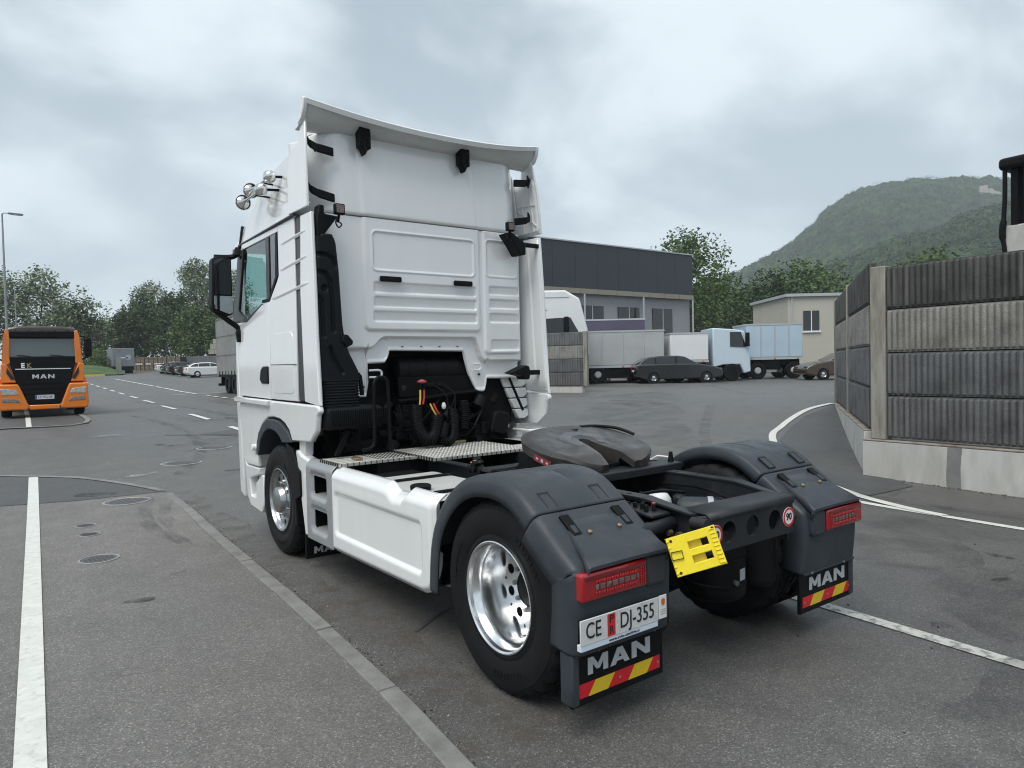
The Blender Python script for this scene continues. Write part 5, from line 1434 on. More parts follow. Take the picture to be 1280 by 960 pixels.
for s in (-1, 1):
    P_ = [(v.x, v.y) for v in smooth_path([(a, b_, 0) for a, b_ in prof_u], 4)]
    groove = lambda i: .010 * math.sin(math.pi * max(0, min(1, (i - 22) / 22)))**1 if 22 < i < 44 else 0.0
    sect = [(1.243, .105), (1.246, .07), (1.245, .035), (1.238, .014), (1.222, .003), (1.20, 0), (.90, 0), (.878, 0), (.872, groove), (.862, groove), (.856, 0), (.66, 0), (.635, .004), (.622, .018), (.618, .05), (.618, .085)]
    up_ = loft(P_, sect, s).build('wing_arch', GREYP, T, solid=.012, smooth=50, fix=False)
    P_ = [(v.x, v.y) for v in smooth_path([(a, b_, 0) for a, b_ in prof_l], 4)]
    sect = [(1.246, .16), (1.250, .10), (1.248, .04), (1.240, .016), (1.222, .003), (1.20, 0), (.66, 0), (.635, .004), (.622, .018), (.618, .05), (.618, .15)]
    lo_ = loft(P_, sect, s).build('wing_rear', GREYP, T, solid=.012, smooth=50, fix=False)
    # raised hood over the lamp, ending in an overhanging lip
    hp = [(-.40, .995), (-.46, .97), (-.55, .915), (-.64, .868), (-.695, .835), (-.712, .822), (-.712, .806), (-.70, .800)]
    k = MB()
    sx = [(1.165, .03), (1.16, .008), (1.145, .0), (.73, .0), (.70, .008), (.692, .03)]
    for i, (y, z) in enumerate(hp):
        t = min(1, i / 3)
        wout = 1.10 + .10 * min(1, i / 4); win = .735 - .075 * min(1, i / 4)
        for f_, dp in ((0, .045), (0, .012), (.02, .0), (.5, -.004), (.98, .0), (1, .012), (1, .045)):
            k.v.append((s * (wout + (win - wout) * f_), y + dp * .3, z - dp + .010 * t))
    for i in range(len(hp) - 1):
        for j in range(6): k.f.append((7 * i + j, 7 * i + j + 1, 7 * (i + 1) + j + 1, 7 * (i + 1) + j))
    k.build('lamp_hood', GREYP, T, smooth=50, solid=.01)
    k = MB()
    dirv = Vector((0, -.13, -.09)).normalized(); nrm = Vector((0, dirv.z, -dirv.y))
    k.obox((s * .93, -.515, .934), (.16, 0, 0), dirv * .055, nrm * .010)
    k.build('hood_ridge', GREYP, T, bev=.009)
    for bx in (1.03, .83): MB().cyl((s * bx, -.53, .930), (s * bx, -.538, .945), .013, n=8).build('wing_bolt', BRASS, T, bev=.003)
    # four catches along the joint
    for cx in (1.115, .765):
        d1_ = Vector((0, -.1, -.072)).normalized(); n1_ = Vector((0, -d1_.z, d1_.y)) * -1
        if n1_.z < 0: n1_ = -n1_
        c0 = Vector((s * cx, -.315, 1.066))
        l1 = MB().obox(c0, (.030, 0, 0), d1_ * .050, n1_ * .007).build('catch', GREYP, up_, bev=.004)
        k = MB()
        for q in (-1, 1): k.obox(c0 + Vector((q * .031, 0, 0)) + n1_ * .004, (.005, 0, 0), d1_ * .052, n1_ * .005)
        k.obox(c0 - d1_ * .051 + n1_ * .004, (.034, 0, 0), d1_ * .005, n1_ * .005)
        k.build('catch_gap', BLACKINK, up_)
        c1 = Vector((s * (cx - .015), -.47, .963))
        l2 = MB().obox(c1 + n1_ * .004, (.028, 0, 0), d1_ * .068, n1_ * .010).build('catch_slot', BLACKP, lo_, bev=.004)
        MB().obox(c1 + n1_ * .013 + d1_ * .03, (.014, 0, 0), d1_ * .025, n1_ * .004).build('catch_tongue', GREYP, l2, bev=.003)
    # lamp
    xa, xb = sorted((s * 1.243, s * .818))
    y1 = -.708
    tl = MB().box(xa, xb, y1 + .002, -.655, .674, .806)
    o = tl.build('tail_light', REDLENS, T, bev=.014, seg=3)
    MB().box(xa + .02, xb - .02, y1 - .002, y1 + .004, .772, .795).build('reflex_band', REDDARK, o, bev=.004)
    q0, q1 = (xa + .085, xb - .06) if s < 0 else (xa + .06, xb - .085)
    MB().box(q0, q1, y1 - .003, y1 + .004, .722, .748).build('led_bar', LED, o, bev=.003)
    k = MB()
    for i in range(7):
        x = q0 + (q1 - q0) * (i + .5) / 7
        k.box(x - .004, x + .004, y1 - .0045, y1, .722, .748)
    k.build('led_dividers', REDDARK, o)
    k = MB()
    for i in range(16):
        x = q0 + .004 + i * (q1 - q0) * .06
        k.obox((x, y1 - .001, .760), (.006, 0, 0), (0, .003, 0), (.002, 0, .007)); k.obox((x, y1 - .001, .708), (.006, 0, 0), (0, .003, 0), (.002, 0, .007))
    k.build('lens_prisms', REDMID, o, bev=.002)
    e = xb - .03 if s < 0 else xa + .03
    k = MB()
    for i in range(3):
        for j in range(7): k.obox((e - .015 + i * .014, y1 - .001, .692 + j * .013), (.004, 0, 0), (0, .003, 0), (0, 0, .0045))
    k.build('side_reflector', REDMID, o, bev=.0015)
    # grey block on the inner side of the lamp
    xa2, xb2 = sorted((s * .812, s * .668))
    MB().box(xa2, xb2, -.70, -.60, .655, .815).build('lamp_block', GREYP, T, bev=.022, seg=3)
    # mud flap
    mf0, mf1 = sorted((s * 1.248, s * .628))
    mfo = MB().box(mf0, mf1, -.628, -.606, .165, .425).build('mud_flap', BLACKP, T, bev=.006)
    MB().box(*sorted((s * 1.252, s * 1.205)), -.640, -.55, .175, .42).build('flap_edge', GREYP, mfo, bev=.01)
    F = frame((0, -.6295, 0), (1, 0, 0), (0, 0, 1))
    cx = (mf0 + mf1) / 2
    block_word('MAN', cx - .21, .42, .302, .080, F, GREYLET, mfo, t=.003)
    y_ = -.6315
    sx0, sx1 = sorted((s * 1.2248, s * .6554))
    z0, z1 = .202, .268
    k = MB().box(sx0, sx1, -.630, -.628, z0, z1).build('reflective_strip', REDREF, mfo)
    sl = .048
    Ln = sx1 - sx0
    for a, b_ in ((.14, .36), (.60, .83)):
        pa, pb = sx0 + a * Ln, sx0 + b_ * Ln
        MB().prism([(pa, z0), (pb, z0), (pb + sl, z1), (pa + sl, z1)], 'y', -.6312, -.6296).build('yellow_band', YELLOWREF, k)
    for a in (.03, .5, .97): MB().cyl((sx0 + a * Ln, -.6335, .235), (sx0 + a * Ln, -.631, .235), .006, n=10).build('strip_rivet', IRON2, k)
    MB().box(*sorted((s * 1.24, s * .64)), -.654, -.640, .408, .428).build('flap_carrier', GREYP, T, bev=.008)
    k = MB()
    for xx in (1.1, .72): k.cyl((s * xx, -.660, .418), (s * xx, -.652, .418), .007, n=8)
    k.build('carrier_bolts', IRON2, T)
# number plate on the left wing
yp = -.712
pl = MB().box(-1.262, -.748, yp, yp + .006, .487, .604).build('number_plate', PLATE, T, bev=.005)
MB().box(-1.258, -.752, yp + .002, yp + .03, .46, .49).build('plate_holder_strip', PALEBLUE, pl, bev=.002)
MB().box(-1.235, -.76, yp + .007, -.665, .48, .59).build('plate_bracket', BLACKP, pl)
Fp = lambda x, z: frame((x, yp - .0015, z), (1, 0, 0), (0, 0, 1))
lettering('CE', .105, Fp(-1.183, .546), BLACKINK, pl, width=.092, bold=.0)
MB().box(-1.095, -1.045, yp - .0014, yp, .494, .597).build('plate_field', REDINK, pl)
lettering('P', .052, Fp(-1.070, .572), BLACKINK, pl, width=.026, bold=.0008)
lettering('R', .052, Fp(-1.070, .521), BLACKINK, pl, width=.028, bold=.0008)
lettering('DJ-355', .105, Fp(-.898, .546), BLACKINK, pl, width=.226, bold=.0)
lettering('www.avto-storitve.si', .020, frame((-.985, yp + .0008, .4745), (1, 0, 0), (0, 0, 1)), BLACKINK, pl, width=.20)
fr = MB().box(-.744, -.688, yp + .001, yp + .006, .490, .606).build('small_badge', WHITEST, pl, bev=.003)
MB().prism([(-.727, .562), (-.716, .555), (-.705, .562), (-.703, .585), (-.716, .592), (-.729, .585)], 'y', yp - .001, yp + .001).build('orange_crest', mat('orange_print', (.55, .16, .03), .4), fr)
for i in range(3): MB().box(-.735, -.697, yp - .0006, yp + .001, .512 + i * .011, .517 + i * .011).build('badge_print', GREYLET, fr)
# ---- yellow wheel chock hung at the back of the frame
ch = thing('wheel_chock', 'yellow plastic wheel chock hung behind the frame, above the left mud flap', 'wheel chock', (-.70, -.905, .861))
ex = Vector((.7135, -.6374, .2916)).normalized(); ez = Vector((-.0166, .0834, .1608)); ez = (ez - ex * ez.dot(ex)).normalized(); ey = -ex.cross(ez)
if ey.y > 0: ey = -ey
M4 = Matrix((ex, ey, ez)).transposed().to_4x4()
k = MB()
hw, hh = .1175, .091
holes_ = [(-.02, .10, -.075, -.025), (-.02, .10, .018, .066)]
# face with two rectangular openings: columns and bars (local x, z; y out)
xsp = [-hw, -.025, .070, hw]; zsp = [-hh, -.052, -.016, .014, .050, hh]
for i in range(3):
    for j in range(5):
        if i == 1 and j in (1, 3): continue
        k.box(xsp[i], xsp[i + 1], 0, .012, zsp[j], zsp[j + 1])
for x in (-hw + .008, hw - .008): k.box(x - .008, x + .008, -.035, 0, -hh, hh)
k.box(-hw, hw, -.035, 0, -hh, -hh + .010); k.box(-hw, hw, -.035, 0, hh - .010, hh)
for z in (-.053, -.015, .013, .051): k.box(-.027, .072, -.035, .0, z - .003, z + .003)
k.box(-.025, .040, -.030, -.026, -.052, -.016); k.box(-.025, .040, -.030, -.026, .014, .050)
k.xf(M4)
cb = k.build('chock_body', YELLOW, ch, bev=.003)
k = MB()
for i in range(9): k.box(hw - .030, hw - .006, .012, .017, -hh + .008 + i * .0196, -hh + .0125 + i * .0196)
k.box(hw - .034, hw - .030, .012, .0155, -hh + .01, hh - .01)
k.xf(M4); k.build('chock_ribs', YELLOW, ch, bev=.002)
k = MB()
for z in (-.075, -.045, .045, .075): k.box(-hw - .003, -hw + .012, .010, .016, z - .004, z + .004)
k.xf(M4); k.build('chock_teeth', YELLOW, ch, bev=.002)
k = MB(); 
for x, z in ((-hw + .020, .074), (-hw + .018, -.076), (hw - .012, .080)): k.cyl((x, .0125, z), (x, .014, z), .007, n=12)
k.xf(M4); k.build('chock_hole', BLACKINK, ch)
k = MB()
k.tube([(-.118, .018, -.012), (-.066, .019, -.016), (-.062, .019, .020), (-.114, .018, .024)], .0028, 6, closed=True)
k.xf(M4); k.build('chock_clip', BLACKINK, ch)
MB().obox((.05, .10, .0), (.06, 0, 0), (0, .05, 0), (0, 0, .04)).build('chock_bracket', BLACK, ch)
# ------------------------------------------------------------------ vegetation
LEAF = {'dense': leafmat('dense_leaf', (0.030, 0.056, 0.020), (0.078, 0.130, 0.046)),
        'willow': leafmat('willow_leaf', (0.110, 0.145, 0.078), (0.225, 0.275, 0.160)),
        'green': leafmat('green_leaf', (0.048, 0.088, 0.026), (0.115, 0.185, 0.058)),
        'bright': leafmat('bright_leaf', (0.050, 0.085, 0.026), (0.105, 0.155, 0.050))}
BARK = mat('bark', (0.055, 0.048, 0.040), 0.9, var=0.3, scale=6)
def tree(kind, label, loc, h, w, seed, n=2600, q=.36, trunk_h=.28, lobes=11, sparse=1.0, name='tree', cat='tree', group=None):
    rnd = random.Random(seed)
    t = thing(name, label, cat, loc, rnd.uniform(0, 6.28), group)
    tr = MB()
    th = h * trunk_h
    bend = [(0, 0, -.3), (rnd.uniform(-.2, .2), rnd.uniform(-.2, .2), th * .5), (rnd.uniform(-.4, .4), rnd.uniform(-.4, .4), th), (rnd.uniform(-.6, .6), rnd.uniform(-.6, .6), h * .75)]
    P = smooth_path(bend, 4)
    r0 = .022 * h
    tr.tube(P, [r0 * (1 - .8 * i / (len(P) - 1)) for i in range(len(P))], 7)
    L_ = []
    for i in range(lobes):
        a = 2.4 * i + rnd.uniform(-.4, .4)
        f = (i + .5) / lobes
        z = th * .75 + (h - th * .75) * (.12 + .76 * f)
        rad = w * .5 * (math.sin(math.pi * min(.95, .18 + .78 * f)) ** .7) * rnd.uniform(.45, .78)
        cx, cy = rad * math.cos(a), rad * math.sin(a)
        s = w * rnd.uniform(.17, .27)
        L_.append((Vector((cx, cy, z)), Vector((s, s, s * rnd.uniform(.75, 1.15)))))
        base = P[min(len(P) - 1, int(len(P) * (.35 + .5 * f)))]
        mid = (base + Vector((cx, cy, z))) / 2 + Vector((0, 0, -.2))
        tr.tube([base, mid, Vector((cx, cy, z))], [r0 * .42, r0 * .28, r0 * .1], 5)
    L_.append((Vector((0, 0, h - w * .16)), Vector((w * .2, w * .2, w * .2))))
    tr.build('trunk', BARK, t, smooth=60)
    vs, fs = [], []
    nc = int(n * 1.9 * sparse / 7); q = q * .80
    for i in range(nc):
        c, s = rnd.choice(L_)
        d = Vector((rnd.gauss(0, 1), rnd.gauss(0, 1), rnd.gauss(0, 1))).normalized() * (rnd.random() ** .38)
        p = c + Vector((d.x * s.x, d.y * s.y, d.z * s.z)) * 1.12
        for k in range(7):
            o = p + Vector((rnd.gauss(0, 1), rnd.gauss(0, 1), rnd.gauss(0, 1))) * q * 1.1
            a = Vector((rnd.gauss(0, 1), rnd.gauss(0, 1), rnd.gauss(0, .6))).normalized()
            b_ = a.cross(Vector((rnd.gauss(0, 1), rnd.gauss(0, 1), rnd.gauss(0, 1)))).normalized()
            e = q * rnd.uniform(.5, 1.1)
            j = len(vs)
            vs += [o - a * e, o - b_ * e * .55, o + a * e, o + b_ * e * .55]
            fs.append((j, j + 1, j + 2, j + 3))
    me = bpy.data.meshes.new('crown'); me.from_pydata([tuple(v) for v in vs], [], fs); me.materials.append(LEAF[kind])
    link_mesh('crown', me, None, t)
    return t
def G(x, y, dz=0): return (x, y, gz(x, y) + dz)
tree('willow', 'tall pale leafy tree at the left edge behind the lamp posts', G(-5.2, 131), 15.5, 13, 1, 4200)
tree('willow', 'big pale tree rising above the orange truck cab', G(2.2, 132), 15.8, 13.5, 2, 4200)
tree('dense', 'darker tree just right of the pale tree above the orange truck', G(7.2, 134), 11.5, 8, 3, 2600)
tree('willow', 'thin sparse tree with sky showing through, right of the orange truck', G(9.6, 131), 12.0, 7, 4, 1400, q=.30, sparse=.42, lobes=9)
tree('green', 'low bushy tree behind the mesh fence', G(13.0, 146), 9.0, 9, 5, 2600, trunk_h=.15)
tree('dense', 'dark round tree left of the box truck roof', G(15.5, 140), 10.5, 8.5, 6, 3000, trunk_h=.15)
tree('dense', 'dark dense tree directly behind the grey box truck', G(18.6, 144), 13.5, 10, 7, 3600, trunk_h=.12)
tree('willow', 'pale loose crown rising behind the dark trees at centre left', G(21.3, 152), 17.0, 9.5, 8, 3000, sparse=.8)
tree('dense', 'dark wide tree behind the crates', G(22.5, 136), 14.0, 10, 9, 3800, trunk_h=.12)
tree('willow', 'tallest pale tree beside the cab mirror', G(27.2, 138), 20.0, 11, 10, 4200)
tree('willow', 'pale tree behind the mirror of the white tractor unit', G(33.0, 140), 19.0, 12, 11, 4000)
tree('green', 'mid green tree above the grey sheet fence', G(24.0, 126), 10.5, 8, 12, 3000, trunk_h=.12)
tree('green', 'mid green tree above the dark parked cars', G(28.5, 122), 11.5, 8.5, 13, 3000, trunk_h=.12)
tree('dense', 'dark bushy tree behind the curtain trailer', G(31.5, 118), 9.5, 8, 14, 2600, trunk_h=.12)
for i, (x, y, h, w, lb) in enumerate([(7.2, 104, 2.6, 3.6, 'nearest green shrub on the bank right of the orange truck'), (8.3, 112, 3.2, 4.4, 'middle green shrub on the bank by the mesh fence'), (9.2, 124, 3.6, 5, 'farthest green shrub on the bank by the mesh fence'), (4.5, 110, 3.2, 5, 'green shrub half hidden behind the orange truck mirror')]):
    tree('bright', lb, G(x, y, -.3), h, w, 30 + i, 1400, q=.20, trunk_h=.05, lobes=8, name='shrub', cat='shrub', group='shrubs on the green bank')
# behind the yard on the right
tree('green', 'leafy tree beyond the end of the dark hall', G(71, 58), 17.0, 13, 41, 3600)
tree('dense', 'dark tree beyond the parked lorries', G(80, 50), 11, 12, 42, 3000)
for i, (x, y, h, w, kd, lb) in enumerate([(108, 62, 15, 15, 'green', 'bright green tree above the far end of the ramp wall'), (118, 48, 16, 16, 'bright', 'bright green tree above the corner post of the noise wall'), 
                                      (100, 76, 14, 13, 'green', 'green tree behind the pale house'), (92, 62, 10, 12, 'dense', 'dark tree beside the pale house')]):
    tree(kd, lb, G(x, y), h, w, 50 + i, 3000, q=.5)

# two hills with closed forest canopy
f2 = Vector((math.sin(yaw), math.cos(yaw))); rr2 = Vector((math.cos(yaw), -math.sin(yaw)))
rnd = random.Random(5)
FOREST = mat('forest_canopy', (0.012, 0.026, 0.014), 0.9, col2=(0.046, 0.078, 0.030), cscale=.11, cpos=(0.40, 0.62), var=.5, scale=.03, spec=.15)
HLEAF = leafmat('hill_leaf', (0.020, 0.040, 0.017), (0.050, 0.084, 0.030))
def make_hill(rid, D0, D1, u0, u1, NU, NV, cell, amp, tufts, big, seed):
    def hz3(u, v):
        px = u0 + (u1 - u0) * u
        D = D0 + (D1 - D0) * 1.15 * v
        la = (px - 640) / 866.0
        x = -3.3 + D * (f2.x + la * rr2.x); y = -3.0 + D * (f2.y + la * rr2.y)
        t = (D - D0) / (D1 - D0)
        zr = ip(rid, px)
        z = gz(x, y) - 4 + zr * (sst(0.0, 1.0, min(1, t)) * .5 + .5 * min(1, t) ** 1.2) * (1 if t <= 1 else 1 - .7 * (t - 1))
        w = min(1, t * 2) * min(1, max(0, (1.0 - t) * 5 + .15))
        z += big * (noise.noise(Vector((x * .0065, y * .0065, seed))) + .5 * noise.noise(Vector((x * .016, y * .016, seed)))) * w
        return x, y, z, t
    b = MB()
    for j in range(NV + 1):
        for i in range(NU + 1):
            x, y, z, t = hz3(i / NU, j / NV)
            d0 = noise.voronoi(Vector((x / cell, y / cell, seed)))[0]
            z += amp * ((1 - min(1, d0[0]) ** 2) * (.75 + .6 * noise.noise(Vector((x * .05, y * .05, 3)))) + .28 * noise.noise(Vector((x * .4, y * .4, 7))))
            b.v.append((x, y, z))
    for j in range(NV):
        for i in range(NU):
            a = j * (NU + 1) + i; b.f.append((a, a + 1, a + NU + 2, a + NU + 1))
    tag(b.build('hill', FOREST, smooth=0, fix=False), kind='structure')
    vs, fs = [], []
    for i in range(tufts):
        u, v = rnd.uniform(.03, .72), rnd.random() ** .7 * .90
        x, y, z, t = hz3(u, v)
        d0 = noise.voronoi(Vector((x / cell, y / cell, seed)))[0]
        e = rnd.uniform(.35, .95)
        z += amp * (1 - min(1, d0[0]) ** 2) * .95 + rnd.uniform(-.4, .8)
        for q in range(2):
            a = Vector((rnd.gauss(0, 1), rnd.gauss(0, 1), rnd.gauss(0, .5))).normalized()
            c = a.cross(Vector((rnd.gauss(0, .5), rnd.gauss(0, .5), 1))).normalized()
            o = Vector((x + rnd.gauss(0, 1), y + rnd.gauss(0, 1), z)); j = len(vs)
            vs += [tuple(o - a * e), tuple(o - c * e * .7), tuple(o + a * e), tuple(o + c * e * .7)]; fs.append((j, j + 1, j + 2, j + 3))
    me = bpy.data.meshes.new('hill_foliage'); me.from_pydata(vs, [], fs); me.materials.append(HLEAF)
    tag(link_mesh('hill_foliage', me, None, None), 'leafy canopy of the forest covering the hill', None, None, 'stuff')
    return hz3
rid = [(640, 70), (780, 84), (870, 88), (930, 108), (975, 132), (1000, 150), (1030, 182), (1060, 203), (1090, 214), (1120, 218), (1160, 222), (1200, 221), (1240, 219), (1280, 214), (1350, 205), (1450, 186), (1600, 141), (1750, 95)]
make_hill(rid, 420, 900, 700, 1600, 560, 190, 12.0, 9.0, 24000, 9, 0)
rid2 = [(820, 20), (900, 34), (960, 46), (1020, 58), (1070, 69), (1120, 82), (1160, 86), (1200, 98), (1250, 106), (1300, 110), (1400, 104), (1550, 80), (1700, 50)]
make_hill(rid2, 210, 520, 820, 1560, 420, 140, 9.5, 7.5, 20000, 8, 4.0)
# ruin on the hill
rt_ = thing('castle_ruin', 'pale ruined castle walls high on the wooded hill', 'ruin', (915, 311, 176), .5)
STONE = mat('pale_stone', (0.36, 0.34, 0.30), 0.9, var=.15, scale=.6)
MB().prism([(-9, 0), (10, 0), (10, 14), (7, 16), (5, 13), (0, 15), (-3, 11), (-9, 9)], 'x', -2, 2).build('curtain_wall', STONE, rt_)
MB().box(-4, 4, 4, 12, 0, 18).build('keep', STONE, rt_)

# ------------------------------------------------------------------ vehicles in the distance
def wheel_far(p, x, y, r, w, name='wheel'):
    k = MB().lathe([(r * .55, -w / 2), (r * .93, -w / 2), (r, -w / 2 + .03), (r, w / 2 - .03), (r * .93, w / 2), (r * .55, w / 2)], (x, y, r), (0, 1, 0), 24)
    o = k.build(name, RUBBER, p)
    k = MB().lathe([(r * .56, -w / 2 - .004), (r * .5, -w / 2 + .03), (r * .12, -w / 2 - .0), (.001, -w / 2)], (x, y, r), (0, 1, 0), 20)
    k.lathe([(r * .56, w / 2 + .004), (r * .5, w / 2 - .03), (r * .12, w / 2), (.001, w / 2)], (x, y, r), (0, 1, 0), 20)
    k.build('hub_cap', CHROME, o)
    return o
def car(loc, rz, col, label, estate=True):
    M = mat(label.split()[0] + '_car_paint', col, .25, coat=.8)
    t = thing('parked_car', label, 'car', loc, rz, 'cars parked in a row')
    # local x forward, side profile in x,z
    L_, Wd = 4.65, 1.80
    z_ = 1.05
    low_ = [(-2.30, .42), (-2.33, .62), (-2.30, .95), (-2.22, 1.04), (1.0, 1.02), (1.75, .90), (2.20, .74), (2.33, .58), (2.30, .32), (1.85, .22), (-1.9, .22)]
    if estate: top = [(-2.22, .99), (-1.98, 1.22), (-1.60, 1.40), (-.8, 1.47), (0.0, 1.46), (.35, 1.40), (1.05, .98)]
    else: top = [(-1.85, .99), (-1.35, 1.22), (-.8, 1.40), (-.3, 1.45), (.1, 1.42), (.4, 1.36), (1.1, .98)]
    k = MB().prism(low_, 'y', -Wd / 2, Wd / 2); bd = k.build('body', M, t, bev=.07, seg=3)
    k = MB(); n = len(top)
    for s, wi in ((-1, 1), (1, 1)):
        for x, z in top: k.v.append((x, s * (Wd / 2 - .06 - .20 * (z - .98) / .5), z))
    k.f += [list(range(n)), list(range(n, 2 * n))[::-1]] + [(i, n + i, n + i + 1, i + 1) for i in range(n - 1)]
    k.build('roof', M, t, bev=.05, seg=2)
    g = [(x * .90, 1.06 + (z - .985) * .70) for x, z in top]
    k = MB(); n = len(g)
    for s in (-1, 1):
        for x, z in g: k.v.append((x, s * (Wd / 2 - .052 - .20 * (z - .98) / .5), z))
    k.f += [list(range(n)), list(range(n, 2 * n))[::-1]]
    k.build('side_windows', DARKGLASS, t)
    k = MB()
    for xx in (-1.25, -.15):
        for s in (-1, 1): k.obox((xx, s * (Wd / 2 - .11), 1.19), (.03, 0, 0), (0, .06, 0), (-.02, 0, .19))
    pp = k.build('window_pillars', M, t)
    k = MB()
    r0 = top[0]; r1 = top[2]
    k.add([(r0[0] + .05, -.68, r0[1] + .06), (r0[0] + .05, .68, r0[1] + .06), (r1[0] - .03, .60, r1[1] - .04), (r1[0] - .03, -.60, r1[1] - .04)], [(0, 1, 2, 3)])
    k.xf(Matrix.Translation((-.06, 0, .02))); k.build('rear_window', DARKGLASS, t)
    for x in (-1.38, 1.42):
        for s in (-1, 1): wheel_far(t, x, s * (Wd / 2 - .09), .33, .20)
    k = MB()
    for x in (-1.38, 1.42):
        for s in (-1, 1): k.lathe([(.38, 0), (.001, .002)], (x, s * (Wd / 2 - .02), .33), (0, s, 0), 24)
    k.build('wheel_wells', BLACKINK, t)
    for s in (-1, 1):
        MB().box(-2.345, -2.02, s * .62 - .2, s * .62 + .285 * (s > 0) + .2 * (s < 0) - (.085 if s < 0 else 0), .74, .92).build('tail_light', REDLENS, t, bev=.03)
        MB().box(2.0, 2.29, s * .65 - .18, s * .65 + .18, .66, .76).build('headlight', LED, t, bev=.03)
    MB().box(-2.345, -2.32, -.26, .26, .62, .73).build('number_plate', WHITEST, t)
    return t
car(G(13.75, 71.6), 0.02, (.78, .80, .80), 'white estate car, nearest of the parked row', True)
car(G(14.2, 78.4), 0.02, (.03, .032, .036), 'charcoal saloon car parked behind the white estate car', False)
car(G(14.3, 84.0), 0.02, (.022, .023, .026), 'black estate car parked third from the front', True)
car(G(14.5, 88.2), 0.02, (.035, .033, .034), 'dark brown estate car parked fourth from the front', True)
car(G(14.6, 93.0), 0.02, (.72, .73, .73), 'white saloon car at the far end of the parked row', False)

# orange truck, front towards -y
ORANGE = mat('orange_paint', (0.78, 0.20, 0.012), 0.25, coat=.6, var=.04, scale=2)
ot = thing('orange_truck', 'orange day cab truck with a black grille panel, facing the camera', 'truck', (-2.27, 21.72, gz(-2.27, 21.72) + .03), 0); ot.scale = (.875, 1, 1)
MB().prism([(-1.06, 1.0), (-1.08, 1.78), (-1.02, 2.36), (-.98, 2.46), (.98, 2.46), (1.02, 2.36), (1.08, 1.78), (1.06, 1.0)], 'y', .12, 1.9).build('cab', ORANGE, ot, bev=.05)
MB().prism([(-1.03, 2.36), (-1.01, 2.52), (-.93, 2.64), (-.6, 2.68), (.6, 2.68), (.93, 2.64), (1.01, 2.52), (1.03, 2.36)], 'y', .16, 1.85).build('roof', mat('brown_tinted_roof', (.055, .035, .032), .3, coat=.5), ot, bev=.06)
k = MB()
for s in (-1, 1): k.prism([(s * 1.13, 1.45), (s * 1.12, 1.80), (s * 1.07, 2.40), (s * 1.0, 2.58), (s * .90, 2.50), (s * .895, 2.38), (s * .93, 1.80), (s * .90, 1.60)], 'y', -.015, .16)
k.build('windscreen_pillars', ORANGE, ot, bev=.015)
wsn = MB().add([(-.95, .03, 1.76), (.95, .03, 1.76), (.92, .10, 2.36), (-.92, .10, 2.36)], [(0, 1, 2, 3)]).build('windscreen', mat('windscreen_glass', (.075, .095, .095), .06, coat=.9), ot)
MB().prism([(-.48, 2.04), (-.5, 2.24), (.46, 2.24), (.44, 2.04)], 'y', .112, .12).build('rear_window', mat('bright_rear_window', (.34, .42, .41), .2), wsn)
MB().box(-.92, .92, -.03, .16, 2.33, 2.53).build('sun_visor', BLACKP, ot, bev=.03)
for i in range(5): MB().box(-.75 + i * .37, -.71 + i * .37, .02, .10, 2.50, 2.56).build('marker_lamp', BLACKP, ot)
for x in (-.62, .30):
    MB().tube([(x + .5, .02, 1.66), (x + .25, .01, 1.79), (x - .1, .02, 1.82)], .014, 6).build('wiper', BLACKINK, ot)
gp = MB().prism([(-.92, 1.78), (-.92, 1.58), (-.74, .95), (-.45, .36), (.45, .36), (.74, .95), (.92, 1.58), (.92, 1.78)], 'y', -.02, .10).build('grille_panel', BLACKP, ot, bev=.03)
for z in (1.02, .86, .70, .46): MB().box(-.55, .55, -.035, -.015, z - .05, z + .04).build('grille_slat', BLACK, gp, bev=.012)
for s in (-1, 1):
    MB().prism([(s * 1.17, 1.02), (s * 1.17, 1.56), (s * 1.02, 1.60), (s * .76, 1.02)], 'y', -.03, .3).build('corner_panel', ORANGE, ot, bev=.03)
    MB().prism([(s * .90, 1.10), (s * .80, 1.12), (s * 1.00, 1.47), (s * 1.02, 1.30)], 'y', -.045, -.028).build('corner_vent', BLACKINK, ot)
    MB().prism([(s * 1.25, .98), (s * .72, .98), (s * .66, .86), (s * .43, .30), (s * .48, .22), (s * 1.24, .22), (s * 1.27, .40)], 'y', -.12, .55).build('bumper', ORANGE, ot, bev=.05, seg=3)
    MB().prism([(s * 1.18, .66), (s * 1.20, .86), (s * .80, .82), (s * .71, .68)], 'y', -.135, -.11).build('headlight', mat('headlamp_glass', (.42, .42, .40), .1, coat=.6, var=.4, scale=14), ot, bev=.012)
    MB().prism([(s * 1.16, .46), (s * 1.17, .58), (s * .74, .54), (s * .66, .44)], 'y', -.135, -.11).build('fog_light', mat('fog_glass', (.20, .20, .19), .12, var=.5, scale=14), ot, bev=.012)
    MB().prism([(s * 1.27, .36), (s * 1.29, .9), (s * 1.24, 1.18), (s * 1.10, 1.2), (s * 1.10, .36)], 'y', .3, 1.5).build('wheel_arch', ORANGE, ot, bev=.05)
    MB().box(*sorted((s * 1.20, s * 1.42)), -.08, .12, 1.76, 2.34).build('mirror', BLACKP, ot, bev=.05)
    MB().tube([(s * 1.0, .25, 2.40), (s * 1.30, .0, 2.36)], .02, 6).tube([(s * 1.0, .25, 1.62), (s * 1.30, .0, 1.76)], .025, 6).build('mirror_arm', BLACKP, ot)
    for y in (.9, 4.4):
        k = MB().lathe([(.28, -.15), (.48, -.15), (.505, -.11), (.505, .11), (.48, .15), (.28, .15)], (s * 1.05, y, .5), (1, 0, 0), 28); k.cyl((s * 1.05 - .1, y, .5), (s * 1.05 + .1, y, .5), .28)
        k.build('wheel', RUBBER, ot)
MB().box(-.43, .43, -.10, .2, .22, .36).build('bumper_centre', ORANGE, ot, bev=.03)
